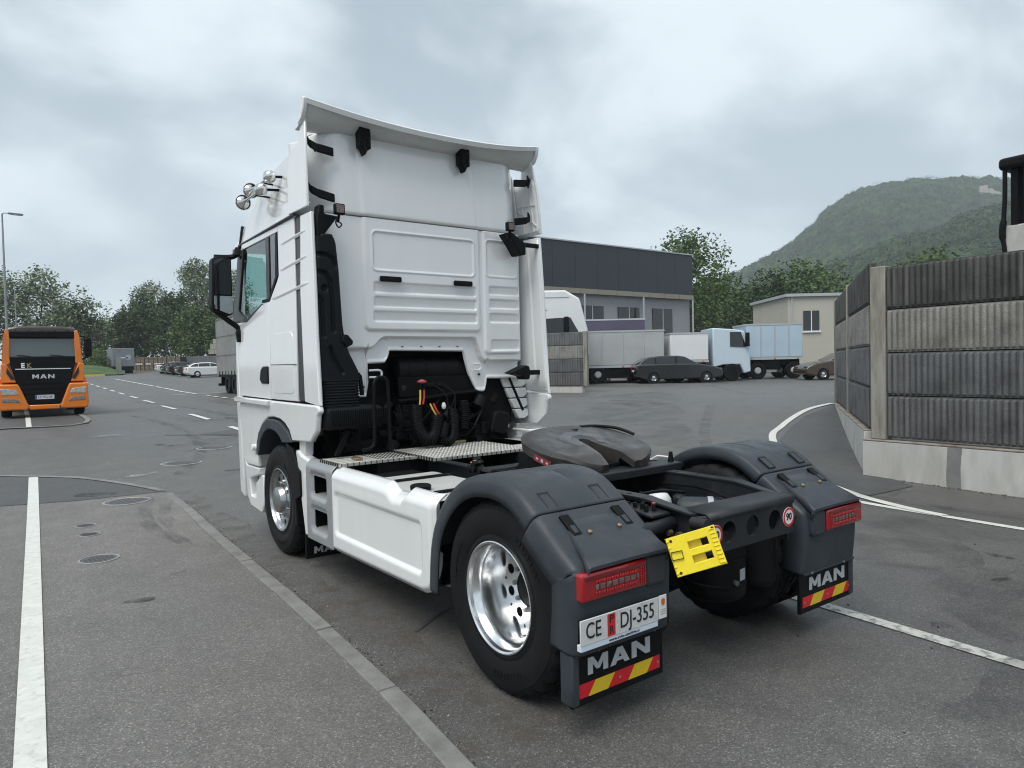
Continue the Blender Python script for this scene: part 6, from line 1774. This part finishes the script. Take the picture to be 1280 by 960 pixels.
MB().tube([(-1.0, .05, 2.5), (-1.22, -.18, 2.42)], .02, 6).lathe([(.0, 0), (.1, .02), (.12, .06), (.08, .1), (.01, .11)], (-1.2, -.2, 2.40), (-.5, 0, -.6), 14).build('front_mirror', BLACKP, ot)
MB().box(-1.0, 1.0, 1.7, 7.0, .55, .9).build('chassis', BLACK, ot)
MB().box(-1.2, 1.2, 2.2, 7.0, .95, 1.05).build('flat_bed', BLACK, ot)
Fo = frame((0, -.026, 0), (1, 0, 0), (0, 0, 1))
block_word('MAN', -.32, .62, 1.13, .12, Fo, CHROME, ot, t=.012, gap=.2)
MB().box(-.78, .78, -.026, -.021, 1.40, 1.425).build('white_stripe', WHITEST, gp)
lettering('E', .19, frame((-.57, -.024, 1.51), (1, 0, 0), (0, 0, 1)), WHITEST, gp, bold=.012)
lettering('K', .19, frame((-.40, -.024, 1.51), (1, 0, 0), (0, 0, 1)), BRASS, gp, bold=.010)
op = MB().box(-.27, .27, -.07, -.055, .52, .645).build('number_plate', PLATE, ot)
MB().box(-.268, -.22, -.0725, -.069, .523, .642).build('blue_band', mat('blue_print', (.02, .06, .30), .4), op)
lettering('CE MG-081', .10, frame((.03, -.0712, .582), (1, 0, 0), (0, 0, 1)), BLACKINK, op, width=.42)

# curtain trailer, its side along +y
GREYC = mat('grey_curtain', (.23, .235, .23), .6, var=.12, scale=1.2, col2=(.17, .17, .165), cscale=.8, cpos=(.45, .7))
st = thing('semi_trailer', 'grey curtain sided semi trailer half hidden behind the white cab', 'trailer', (7.47, 30.2, gz(7, 33)), 0)
k = MB()
for s in (-1, 1):
    n = 90
    for i in range(n + 1):
        y = -6.7 + 13.4 * i / n
        x = s * (1.27 + .012 * math.sin(i * 1.9) + .010 * math.sin(i * .7))
        k.v += [(x, y, 1.0), (x, y, 3.88)]
    o_ = 0 if s < 0 else 2 * (n + 1)
    k.f += [(o_ + 2 * i, o_ + 2 * i + 2, o_ + 2 * i + 3, o_ + 2 * i + 1) for i in range(n)]
cu_ = k.build('curtain', GREYC, st, smooth=80, fix=False)
MB().box(-1.275, 1.275, -6.75, 6.75, 3.86, 4.0).build('roof', mat('dark_roof_rail', (.08, .08, .08), .5), st, bev=.04)
MB().box(-1.24, 1.24, 6.70, 6.76, 1.0, 3.88).build('rear_doors', GREYC, st); MB().box(-1.24, 1.24, -6.76, -6.70, 1.0, 3.88).build('front_wall', GREYC, st)
for z in (2.0, 3.0): MB().box(-1.295, -1.285, -6.7, 6.7, z, z + .03).build('curtain_seam', mat('seam%d' % z, (.16, .16, .16), .6), cu_)
for i in range(22): MB().box(-1.30, -1.285, -6.5 + i * .6, -6.44 + i * .6, .86, 1.18).build('strap', BLACKP, st)
MB().box(-1.2, 1.2, -6.7, 6.7, .86, 1.0).build('chassis', BLACK, st)
MB().box(-1.22, 1.22, 6.55, 6.75, .38, .52).build('underrun_bar', BLACK, st, bev=.02)
for s in (-1, 1): MB().box(*sorted((s * .5, s * 1.1)), 6.45, 6.6, .5, .9).build('bumper_bracket', BLACK, st)
for y in (2.2, 3.5, 4.8):
    for s in (-1, 1):
        k = MB().lathe([(.28, -.18), (.48, -.18), (.5, -.14), (.5, .14), (.48, .18), (.28, .18)], (s * 1.05, y, .5), (1, 0, 0), 24); k.cyl((s * 1.05 - .12, y, .5), (s * 1.05 + .12, y, .5), .28)
        k.build('wheel', RUBBER, st)
for s in (-1, 1): MB().box(s * .7 - .06, s * .7 + .06, -4.0, -3.88, .0, .9).build('landing_leg', BLACK, st)

def lorry(loc, rz, L_, H, body, label, dark=0.9, cab=None, cabcol=None, group=None, name='parked_lorry', doors=False):
    """box body along local x from 0 to L_, front side -y, optional cab beyond x=L_"""
    t = thing(name, label, 'lorry', loc, rz, group)
    bx = MB().box(0, L_, 0, 2.5, dark + .25, H).build('box_body', body, t, bev=.04)
    MB().box(-.015, L_ + .015, -.015, 2.515, dark + .12, dark + .25).build('side_rail', GREYLET, t)
    MB().box(-.02, L_ + .02, -.02, 2.52, H - .06, H + .03).build('top_rail', GREYLET, bx)
    if doors:
        for x in (L_ * .25, L_ * .5, L_ * .75): MB().box(x - .02, x + .02, -.03, .0, dark + .25, H - .06).build('panel_joint', GREYLET, bx)
    MB().box(.1, L_ - .05, .35, 2.15, dark - .30, dark + .12).build('chassis', BLACK, t)
    MB().box(L_ * .30, L_ * .60, .05, .1, dark - .45, dark + .05).build('side_guard', BLACK, t)
    for x in ((L_ * .12, L_ * .24, L_ * .82) if L_ > 5 else (L_ * .2, L_ * .85)):
        for y in (.18, 2.32):
            k = MB().lathe([(.26, -.16), (.46, -.16), (.49, -.12), (.49, .12), (.46, .16), (.26, .16)], (x, y, .49), (0, 1, 0), 24); k.cyl((x, y - .1, .49), (x, y + .1, .49), .27)
            w_ = k.build('wheel', RUBBER, t)
            for q in (-1, 1): MB().cyl((x, y + q * .10, .49), (x, y + q * .155, .49), .20, .15, 20).build('hub_cap', GREYLET, w_)
    for x in (.25, L_ * .5, L_ - .3): MB().box(x - .05, x + .05, -.03, -.012, dark + .15, dark + .21).build('marker_lamp', bpy.data.materials['orange_print'], t)
    MB().box(L_ * .34, L_ * .56, .12, .6, dark - .62, dark - .02).build('fuel_tank', ALU, t, bev=.06)
    for x in (L_ * .06, L_ * .30): MB().box(x - .015, x + .015, .03, .40, .18, dark).build('mud_flap', BLACKP, t)
    MB().box(-.06, .0, .1, 2.4, .45, .58).build('underrun_bar', BLACK, t)
    if cab:
        M = cabcol
        x0 = L_ + .25
        c = MB().prism([(x0, .75), (x0, cab), (x0 + 1.2, cab - .1), (x0 + 1.75, 2.75), (x0 + 2.05, 1.9), (x0 + 2.1, .5), (x0 + 1.7, .4), (x0 + 1.5, .9), (x0 + .6, .9)], 'y', .03, 2.47).build('cab', M, t, bev=.06)
        MB().prism([(x0 + .95, 1.9), (x0 + .95, 2.7), (x0 + 1.55, 2.7), (x0 + 1.85, 1.85)], 'y', .0, .04).build('side_window', DARKGLASS, c)
        MB().add([(x0 + 1.82, .15, 2.70), (x0 + 1.82, 2.35, 2.70), (x0 + 2.10, 2.4, 1.9), (x0 + 2.10, .1, 1.9)], [(0, 1, 2, 3)]).build('windscreen', DARKGLASS, c)
        MB().box(x0 + 1.75, x0 + 1.95, -.28, -.05, 1.9, 2.65).build('mirror', BLACKP, c, bev=.04)
        for y in (.18, 2.32):
            k = MB().lathe([(.26, -.16), (.46, -.16), (.49, -.12), (.49, .12), (.46, .16), (.26, .16)], (x0 + 1.05, y, .49), (0, 1, 0), 24); k.cyl((x0 + 1.05, y - .1, .49), (x0 + 1.05, y + .1, .49), .27)
            k.build('wheel', RUBBER, t)
    return t
# grey box truck far left
bt = thing('box_truck', 'grey blue box truck parked at the far end of the road, seen from behind', 'truck', G(9.9, 101.5), 0)
bxm = mat('grey_blue_panel', (.20, .225, .25), .5, var=.08, scale=1)
bb = MB().box(-1.28, 1.28, 0, 6, .95, 3.35).build('box_body', bxm, bt, bev=.03)
MB().box(-1.29, 1.29, -.02, 0, 3.3, 3.37).build('top_rail', GREYLET, bb)
MB().box(-.62, -.30, -.012, 0, 2.95, 3.08).build('red_print', REDINK, bb)
MB().box(-.9, .55, -.012, 0, 2.02, 2.16).build('pale_print', WHITEST, bb); MB().cyl((.55, -.012, 2.15), (.55, 0, 2.15), .34, n=20).build('pale_print', GREYLET, bb)
MB().box(-1.2, 1.2, .02, 6, .55, .95).build('chassis', BLACK, bt); MB().box(-1.2, 1.2, -.05, .05, .45, .60).build('underrun_bar', BLACK, bt)
for s in (-1, 1):
    for y in (1.3, 5.0):
        MB().cyl((s * .8, y, .45), (s * 1.2, y, .45), .45, n=20).build('wheel', RUBBER, bt, bev=.03)
MB().box(-1.1, 1.1, 6.2, 7.8, .7, 2.7).build('cab', WHITE2, bt, bev=.1)

# fences, crates, lamp posts on the left
GALV = mat('galvanised_steel', (.30, .31, .32), .45, metal=.6, var=.15, scale=5)
MESHW = mat('pale_wire', (.33, .33, .32), .5, metal=.4)
def mesh_fence(label, p0, p1, H, name='mesh_fence'):
    p0, p1 = Vector(p0), Vector(p1); d = p1 - p0; n = max(1, int(d.length / 2.5)); a = math.atan2(d.y, d.x)
    t = thing(name, label, 'fence', (p0.x, p0.y, 0), a)
    st_ = d.length / n
    zf = lambda x: gz(p0.x + d.x * x / d.length, p0.y + d.y * x / d.length)
    for i in range(n + 1):
        z = zf(i * st_); MB().box(i * st_ - .04, i * st_ + .04, -.04, .04, z - .1, z + H + .08).build('fence_post', GALV, t)
    for i in range(n):
        z = zf((i + .5) * st_); k = MB()
        x = i * st_ + .06
        while x < (i + 1) * st_ - .05: k.box(x, x + .022, -.011, .011, z + .05, z + H); x += .075
        for q in (.1, .75, 1.4, H - .05): k.box(i * st_, (i + 1) * st_, -.015, .015, z + q - .014, z + q + .014)
        o = k.build('fence_panel', MESHW, t, smooth=0, fix=False); o['kind'] = 'stuff'
    return t
mesh_fence('pale wire mesh fence running away along the green bank', (8.9, 96), (9.4, 130), 2.2)
mesh_fence('pale wire mesh fence crossing behind the box truck', (9.0, 131), (13.2, 128), 2.2)
gf = thing('sheet_fence', 'grey metal sheet fence behind the parked cars', 'fence', (17.6, 111.6, 0), math.atan2(-34, 12.5))
SHEETM = mat('grey_sheet', (.14, .15, .165), .5, var=.12, scale=.5)
for i in range(16):
    x = i * 2.3; px, py = 17.6 + 12.5 / 36.2 * x, 111.6 - 34 / 36.2 * x
    z = gz(px, py); k = MB()
    for j in range(11): k.box(x + j * .205, x + j * .205 + .17, -.03 - .02 * (j % 2), .02, z - .1, z + 2.1)
    k.build('sheet_panel', SHEETM, gf, smooth=0)
    MB().box(x - .05, x + .02, -.06, .05, z - .1, z + 2.25).build('fence_post', GALV, gf)
WOOD = mat('crate_wood', (.20, .165, .12), .8, var=.25, scale=2, island=.3); WOODD = mat('crate_dark_inside', (.03, .026, .02), .9)
proto = None
for r_ in range(2):
    for i in range(11):
        x = 13.3 + i * .43; y = 119 - i * 1.06; z = gz(x, y) + r_ * 1.08
        lab = '%s wooden crate %s' % ('upper' if r_ else 'lower', ['by the box truck', 'second from the box truck', 'third from the box truck', 'fourth from the box truck', 'in the middle left of the stacked row', 'in the middle of the stacked row', 'in the middle right of the stacked row', 'fourth from the grey sheet fence', 'third from the grey sheet fence', 'second from the grey sheet fence', 'next to the grey sheet fence'][i])
        if proto is None:
            proto = thing('wooden_crate', lab, 'crate', (x, y, z), math.atan2(-1.06, .43), 'wooden crates stacked two high')
            for zz_ in (.16, .36, .56, .76, .96): MB().box(.02, 0.96, -.02, .0, zz_ - .07, zz_ + .06).build('slat', WOOD, proto)
            for xx in (.03, .46, .87): MB().box(xx, xx + .09, -.05, -.02, 0, 1.04).build('upright', WOOD, proto)
            MB().box(.04, .94, .0, .9, .10, .98).build('crate_box', WOODD, proto)
            MB().box(.02, 0.96, 0, .9, 1.0, 1.03).build('crate_lid', WOOD, proto)
        else:
            o = copy_tree(proto); o.location = (x, y, z); o['label'] = lab
bs = MB()
for i, (x, z, w) in enumerate([(0, 0, 1.5), (1.6, 0, 1.4), (3.1, 0, 1.4), (.5, .75, 1.4), (2.0, .75, 1.4), (1.2, 1.5, 1.5), (2.8, 1.5, 1.2)]):
    o = MB().box(0, w, 0, 1.2, 0, .7).build('stone_bale', mat('pale_block%d' % i, (.30 + .03 * (i % 3), .28 + .02 * (i % 2), .24), .9, var=.2, scale=3), None, bev=.04)
    o.location = (21.4 + x * .33, 105.5 - x * .94, gz(21.4, 104) + 2.35 + z); o.rotation_euler = (0, 0, math.atan2(-.94, .33))
    tag(o, ['pale block at the left end of the bottom row above the fence', 'pale block in the middle of the bottom row above the fence', 'pale block at the right end of the bottom row above the fence', 'left pale block of the middle row above the fence', 'right pale block of the middle row above the fence', 'left pale block at the top of the pile above the fence', 'right pale block at the top of the pile above the fence'][i], 'stone block', 'pale blocks piled behind the fence')
pk = MB().box(-.3, 5, 0, 1.25, 0, 2.34)
o = pk.build('block_rack', BLACK, None); o.location = (21.35, 105.6, gz(21.4, 104)); o.rotation_euler = (0, 0, math.atan2(-.94, .33)); tag(o, 'dark rack that carries the pale blocks behind the fence', 'rack')
# kerb of the green bank, yellow end
ky = thing('bank_kerb', 'concrete kerb of the green bank with a yellow painted end', 'kerb', (0, 0, 0))
MB().prism([(4.6, 92.6), (6.7, 92.0), (6.8, 92.4), (4.7, 93.1)], 'z', gz(5.6, 92) - .1, gz(5.6, 92) + .22).build('yellow_end', mat('yellow_kerb_paint', (.62, .42, .03), .6, var=.15, scale=4), ky)
MB().prism([(6.75, 92.0), (8.9, 93.4), (8.8, 93.8), (6.8, 92.5)], 'z', gz(7, 92) - .1, gz(7, 92) + .20).build('kerb_stone', KERBM, ky)
bk = MB().grid(lambda u, v: (2.0 + 7.0 * u, 92.8 + 50 * v, gz(2 + 7 * u, 92.8 + 50 * v) + .15 + 1.1 * min(1, v * 8) * math.sin(math.pi * min(.95, max(.05, u))) ** .5), 16, 40)
tag(bk.build('grass_bank', mat('rough_grass', (.045, .085, .022), .9, var=.4, scale=1.4, col2=(.07, .11, .035), cscale=.8), smooth=60, fix=False), kind='structure')
def lamp(x, y, h, label, arm):
    t = thing('street_lamp', label, 'street lamp', G(x, y), 0, 'lamp posts along the left')
    MB().cyl((0, 0, -.1), (0, 0, h), .11, .055, 14).build('pole', GALV, t)
    MB().tube(smooth_path([(0, 0, h - .1), (.1 * arm, -.05, h + .05), (.45 * arm, -.1, h + .06)], 4), .035, 8).build('arm', GALV, t)
    hd = MB().prism([(.35 * arm, h + .02), (.40 * arm, h + .12), (1.25 * arm, h + .10), (1.35 * arm, h + .04), (1.25 * arm, h - .02)], 'y', -.28, .1).build('lamp_head', GALV, t, bev=.03)
    MB().prism([(.5 * arm, h - .025), (.5 * arm, h + .02), (1.2 * arm, h + .0), (1.2 * arm, h - .04)], 'y', -.24, .06).build('lamp_glass', WHITEST, hd)
lamp(-2.78, 62.4, 13.2, 'tall grey lamp post at the left edge with its head in the sky', 1)
lamp(-1.55, 100, 11.2, 'farther lamp post with a wide head in front of the pale trees', 1)

# ------------------------------------------------------------------ right background: slab wall, hall, lorries, house
d3 = Vector((.38, -.92)).normalized()
pe = Vector((16.15, 18.35)); ps = pe - d3 * 8
t = wall_run('slab_wall', 'ribbed grey slab wall seen just right of the white cab, behind the yard', ps, pe, .80, 3.05, 3.05, [1, 2, 1, 0], 2, dep=.03, pitch=.12, post_w=.18, plinth_proud=.12, endpost=True)
MB().prism([(ps.x + .3, ps.y + .1), (pe.x - .1, pe.y + .3), (pe.x + 8.5, pe.y + 10.6), (ps.x + 9, ps.y + 12)], 'z', -.2, 1.62).build('raised_yard', ROAD)['kind'] = 'structure'
HALLM = mat('anthracite_cladding', (.030, .038, .046), .55, var=.06, scale=.3)
hall = thing('hall', 'long dark anthracite industrial hall behind the yard', 'building', (0, 0, 0))
for i in range(10): MB().box(29 + i * 2.8, 29 + (i + 1) * 2.8 - .03, 45.6, 46.4, 8.75, 13.0).build('cladding_panel', HALLM, hall)
MB().box(29, 57, 45.75, 80, 8.7, 12.95).build('upper_storey', HALLM, hall)
MB().box(28.9, 57.1, 45.5, 80, 13.0, 13.12).build('roof_edge', GREYLET, hall)
k = MB()
for i in range(12): MB().box(29 + i * 2.333, 29 + (i + 1) * 2.333 - .04, 45.45, 45.7, 8.25, 8.72).build('beige_strip', mat('beige_strip_panel', (.27, .245, .20), .7) if i == 0 else bpy.data.materials['beige_strip_panel'], hall)
MB().box(29.1, 56.9, 46.0, 79, 0.3, 8.3).build('lower_storey', mat('pale_grey_cladding', (.30, .31, .32), .6, var=.05, scale=.4), hall)
for i in range(5):
    w_ = MB().box(31 + i * 5, 34 + i * 5, 45.9, 46.0, 4.4, 7.2).build('window', DARKGLASS, hall)
    MB().box(32.45 + i * 5, 32.55 + i * 5, 45.85, 45.9, 4.4, 7.2).build('window_frame', GREYLET, w_)
for x in (33, 41, 49, 56.6): MB().cyl((x, 45.3, .4), (x, 45.3, 8.2), .09, n=10).build('downpipe', GREYLET, hall)
for x in (35.5, 45.5): MB().box(x, x + 4, 45.88, 46.0, .4, 4.0).build('roller_door', mat('dark_door%d' % x, (.09, .10, .11), .5), hall)
rz3 = math.atan2(-.593, .805)
BODYW = mat('white_lorry_body', (.72, .74, .75), .4, var=.05, scale=.8); BODYG = mat('pale_grey_lorry_body', (.40, .42, .42), .5, var=.10, scale=.8)
BODYB = mat('light_blue_lorry_body', (.42, .53, .62), .45, var=.08, scale=.8); PURP = mat('dark_violet_paint', (.075, .065, .11), .35, coat=.5); BLUEC = mat('pale_blue_cab', (.52, .62, .70), .3, coat=.5)
CREAM = mat('cream_render', (.46, .44, .38), .8, var=.06, scale=.5)
# white lorry on the raised yard
wl = thing('white_lorry', 'white lorry with a dark side window and red print, above the slab wall', 'lorry', (18.6, 25.9, 1.62), rz3)
c = MB().prism([(-.4, .7), (-.4, 3.95), (2.4, 3.95), (3.15, 3.5), (3.55, 1.9), (3.6, .5), (2.9, .4)], 'y', 0, 2.5).build('cab', BODYW, wl, bev=.10, seg=3)
MB().box(-.3, 2.6, -.02, .0, 3.56, 3.60).build('roof_joint', GREYLET, c)
MB().prism([(.3, 1.70), (.3, 2.45), (2.65, 2.52), (3.1, 1.70)], 'y', -.03, .02).build('side_window', DARKGLASS, c, bev=.02)
MB().box(2.3, 2.55, -.30, -.05, 1.75, 2.55).build('mirror', BLACKP, c, bev=.05)
for x, z in ((1.05, 3.12), (1.22, 2.92)): MB().prism([(x - .22, z - .02), (x, z + .10), (x + .10, z + .04), (x + .24, z), (x + .02, z - .08)], 'y', -.012, .0).build('red_print', REDINK, c)
for x, z in ((.62, 3.15), (.70, 2.92), (.95, 2.78)): MB().prism([(x - .12, z - .02), (x, z + .08), (x + .12, z), (x + .02, z - .08)], 'y', -.012, .0).build('grey_print', GREYLET, c)
for x in (.6, 2.9):
    for y in (.15, 2.3): MB().cyl((x, y, .49), (x, y + .3, .49), .49, n=20).build('wheel', RUBBER, wl)
MB().box(-8, -.5, 0, 2.5, 1.1, 3.9).build('box_body', BODYW, wl, bev=.05)
lorry((22.6, 25.6, gz(22.6, 25.6)), rz3, 4.6, 2.9, BODYG, 'pale grey swap body lorry behind the slab wall end', .75, group='lorries parked across the yard', doors=True)
lorry((24.2, 28.2, gz(24, 28)), rz3, 4.4, 3.7, PURP, 'dark violet box lorry standing behind the pale grey one', .9, group='lorries parked across the yard')
lorry((26.5, 22.6, gz(26.5, 22.6)), rz3, 2.1, 2.7, BODYW, 'white short bodied lorry with a pale blue cab, in the middle of the yard', .95, 2.95, BLUEC, 'lorries parked across the yard')
lorry((31.2, 21.0, gz(31.2, 21)), rz3, 3.2, 3.15, BODYB, 'light blue box lorry at the right end of the yard', 1.0, group='lorries parked across the yard', doors=True)
for x, y, col, lab, es in ((26.2, 22.0, (.016, .017, .02), 'black estate car parked in front of the pale grey lorry', True), (33.4, 16.6, (.05, .036, .022), 'dark brown estate car at the foot of the ramp wall', True)):
    o = car(G(x, y), rz3 + math.pi * (x > 30), col, lab, es); o['group'] = 'cars in the yard'
hs = thing('annex_building', 'flat roofed cream building behind the parked lorries, cut off by the ramp wall', 'building', (41.2, 24.6, gz(41, 25)), rz3)
MB().box(0, 9, 0, 7, -.2, 5.3).build('wall', CREAM, hs)
MB().box(-.2, 9.2, -.2, 7.2, 5.3, 5.5).build('roof_edge', GREYLET, hs)
MB().cyl((.25, -.06, 0), (.25, -.06, 5.3), .05, n=10).build('downpipe', GREYLET, hs)
for x in (1.6, 4.2, 7):
    w_ = MB().box(x - .55, x + .55, -.06, .02, 2.9, 4.3).build('window', DARKGLASS, hs); MB().box(x - .65, x + .65, -.12, -.02, 2.78, 2.9).build('window_sill', WHITEST, w_)
    MB().box(x - .03, x + .03, -.08, -.06, 2.9, 4.3).build('window_bar', WHITEST, w_)
sh_ = thing('shed', 'low building with a pale flat roof behind the ramp wall', 'building', (47, 19.5, gz(47, 19.5)), rz3)
MB().box(0, 9, 0, 6, 0, 6.0).build('wall', CREAM, sh_); MB().box(-.4, 9.4, -.4, 6.4, 6.0, 6.2).build('roof', WHITEST, sh_)
MB().box(1, 4, -.03, .02, 0, 3.4).build('roller_door', GREYLET, sh_)
pts = []
for i in range(420):
    t_ = random.random()
    if i % 3: q = pc + d1 * (t_ * 4) + Vector((-.10 - abs(random.gauss(0, .05)), 0))
    else: q = pc + d2 * (t_ * 6.5) + Vector((-.10, .14)) + Vector((-d2.y, d2.x)) * abs(random.gauss(0, .05))
    pts.append((q.x, q.y, gz(q.x, q.y), random.uniform(.006, .022)))
litter('leaf_litter', 'brown leaf litter gathered along the foot of the noise wall', pts, mat('brown_litter', (.075, .055, .038), .9, island=.6))
# dark shelter behind the noise wall, right edge
sr = thing('shelter', 'dark framed shelter with bunched tarpaulin standing on a concrete block behind the noise wall', 'shelter', (13.05, 2.42, 0), math.atan2(d1.y, d1.x))
MB().box(.03, 6, .0, 3.5, -.2, 4.32).build('concrete_block', CONC, sr, bev=.03)
MB().box(-.02, 6, -.12, 3.6, 5.42, 5.66).build('roof_edge', BLACKP, sr, bev=.08, seg=3)
MB().box(.17, .29, .0, .12, 4.32, 5.42).build('post', BLACK, sr); MB().box(.36, .46, .05, .15, 4.32, 5.42).build('post', BLACK, sr); MB().box(3.0, 3.1, .05, .15, 4.32, 5.42).build('post', BLACK, sr)
MB().tube(smooth_path([(.08, -.03, 5.42), (.08, -.03, 4.9), (.06, -.04, 4.45), (.04, -.05, 4.15), (.08, -.04, 3.8), (.09, -.03, 3.2)], 5), [.042] * 11 + [.062] * 6 + [.042] * 6 + [.03] * 3, 10).build('bunched_tarpaulin', BLACKP, sr, smooth=70)
MB().box(.10, .48, .5, .54, 4.3, 5.5).build('dark_side', BLACKP, sr)
MB().box(.48, 3.0, .25, .30, 4.3, 5.2).build('back_panel', WHITE2, sr)
MB().obox((.9, .12, 5.18), (.42, 0, .26), (0, .03, 0), (-.03, 0, .05)).build('brace_beam', mat('rusty_beam', (.26, .13, .06), .8, var=.3, scale=8), sr)
MB().tube(smooth_path([(.6, .05, 4.34), (.72, .02, 4.42), (.80, .05, 4.36)], 4), .03, 6).build('moss_tuft', LEAF['bright'], sr)

# ------------------------------------------------------------------ joined small pieces are stuff
for o in bpy.data.objects:
    if o.name.split('.')[0] in ('wheel_nuts', 'edge_teeth', 'led_dividers', 'lens_prisms', 'side_reflector', 'frame_bolts', 'housing_ribs', 'bracket_pads', 'catch_gap', 'chock_ribs', 'chock_teeth', 'chock_hole', 'valve_knobs', 'frame_pipes', 'engine_hoses', 'valve_block', 'rail_nuts', 'step_rivets', 'carrier_bolts', 'fin_ribs', 'gearbox_and_engine', 'window_pillars', 'windscreen_pillars', 'wheel_wells', 'plug'):
        o['kind'] = 'stuff'

# ------------------------------------------------------------------ air
HAZE = bpy.data.materials.new('haze_air'); HAZE.use_nodes = True
t_ = HAZE.node_tree; t_.nodes.clear()
oo = t_.nodes.new('ShaderNodeOutputMaterial'); pv = t_.nodes.new('ShaderNodeVolumePrincipled')
pv.inputs['Color'].default_value = (.88, .95, 1.0, 1); pv.inputs['Density'].default_value = .00042; pv.inputs['Anisotropy'].default_value = 0.1
t_.links.new(pv.outputs[0], oo.inputs['Volume'])
hz_ = MB().box(-1900, 1900, -1900, 1900, -6, 262).build('haze', HAZE, None, smooth=0)
tag(hz_, 'pale moist air that fades the hill', None, None, 'stuff')
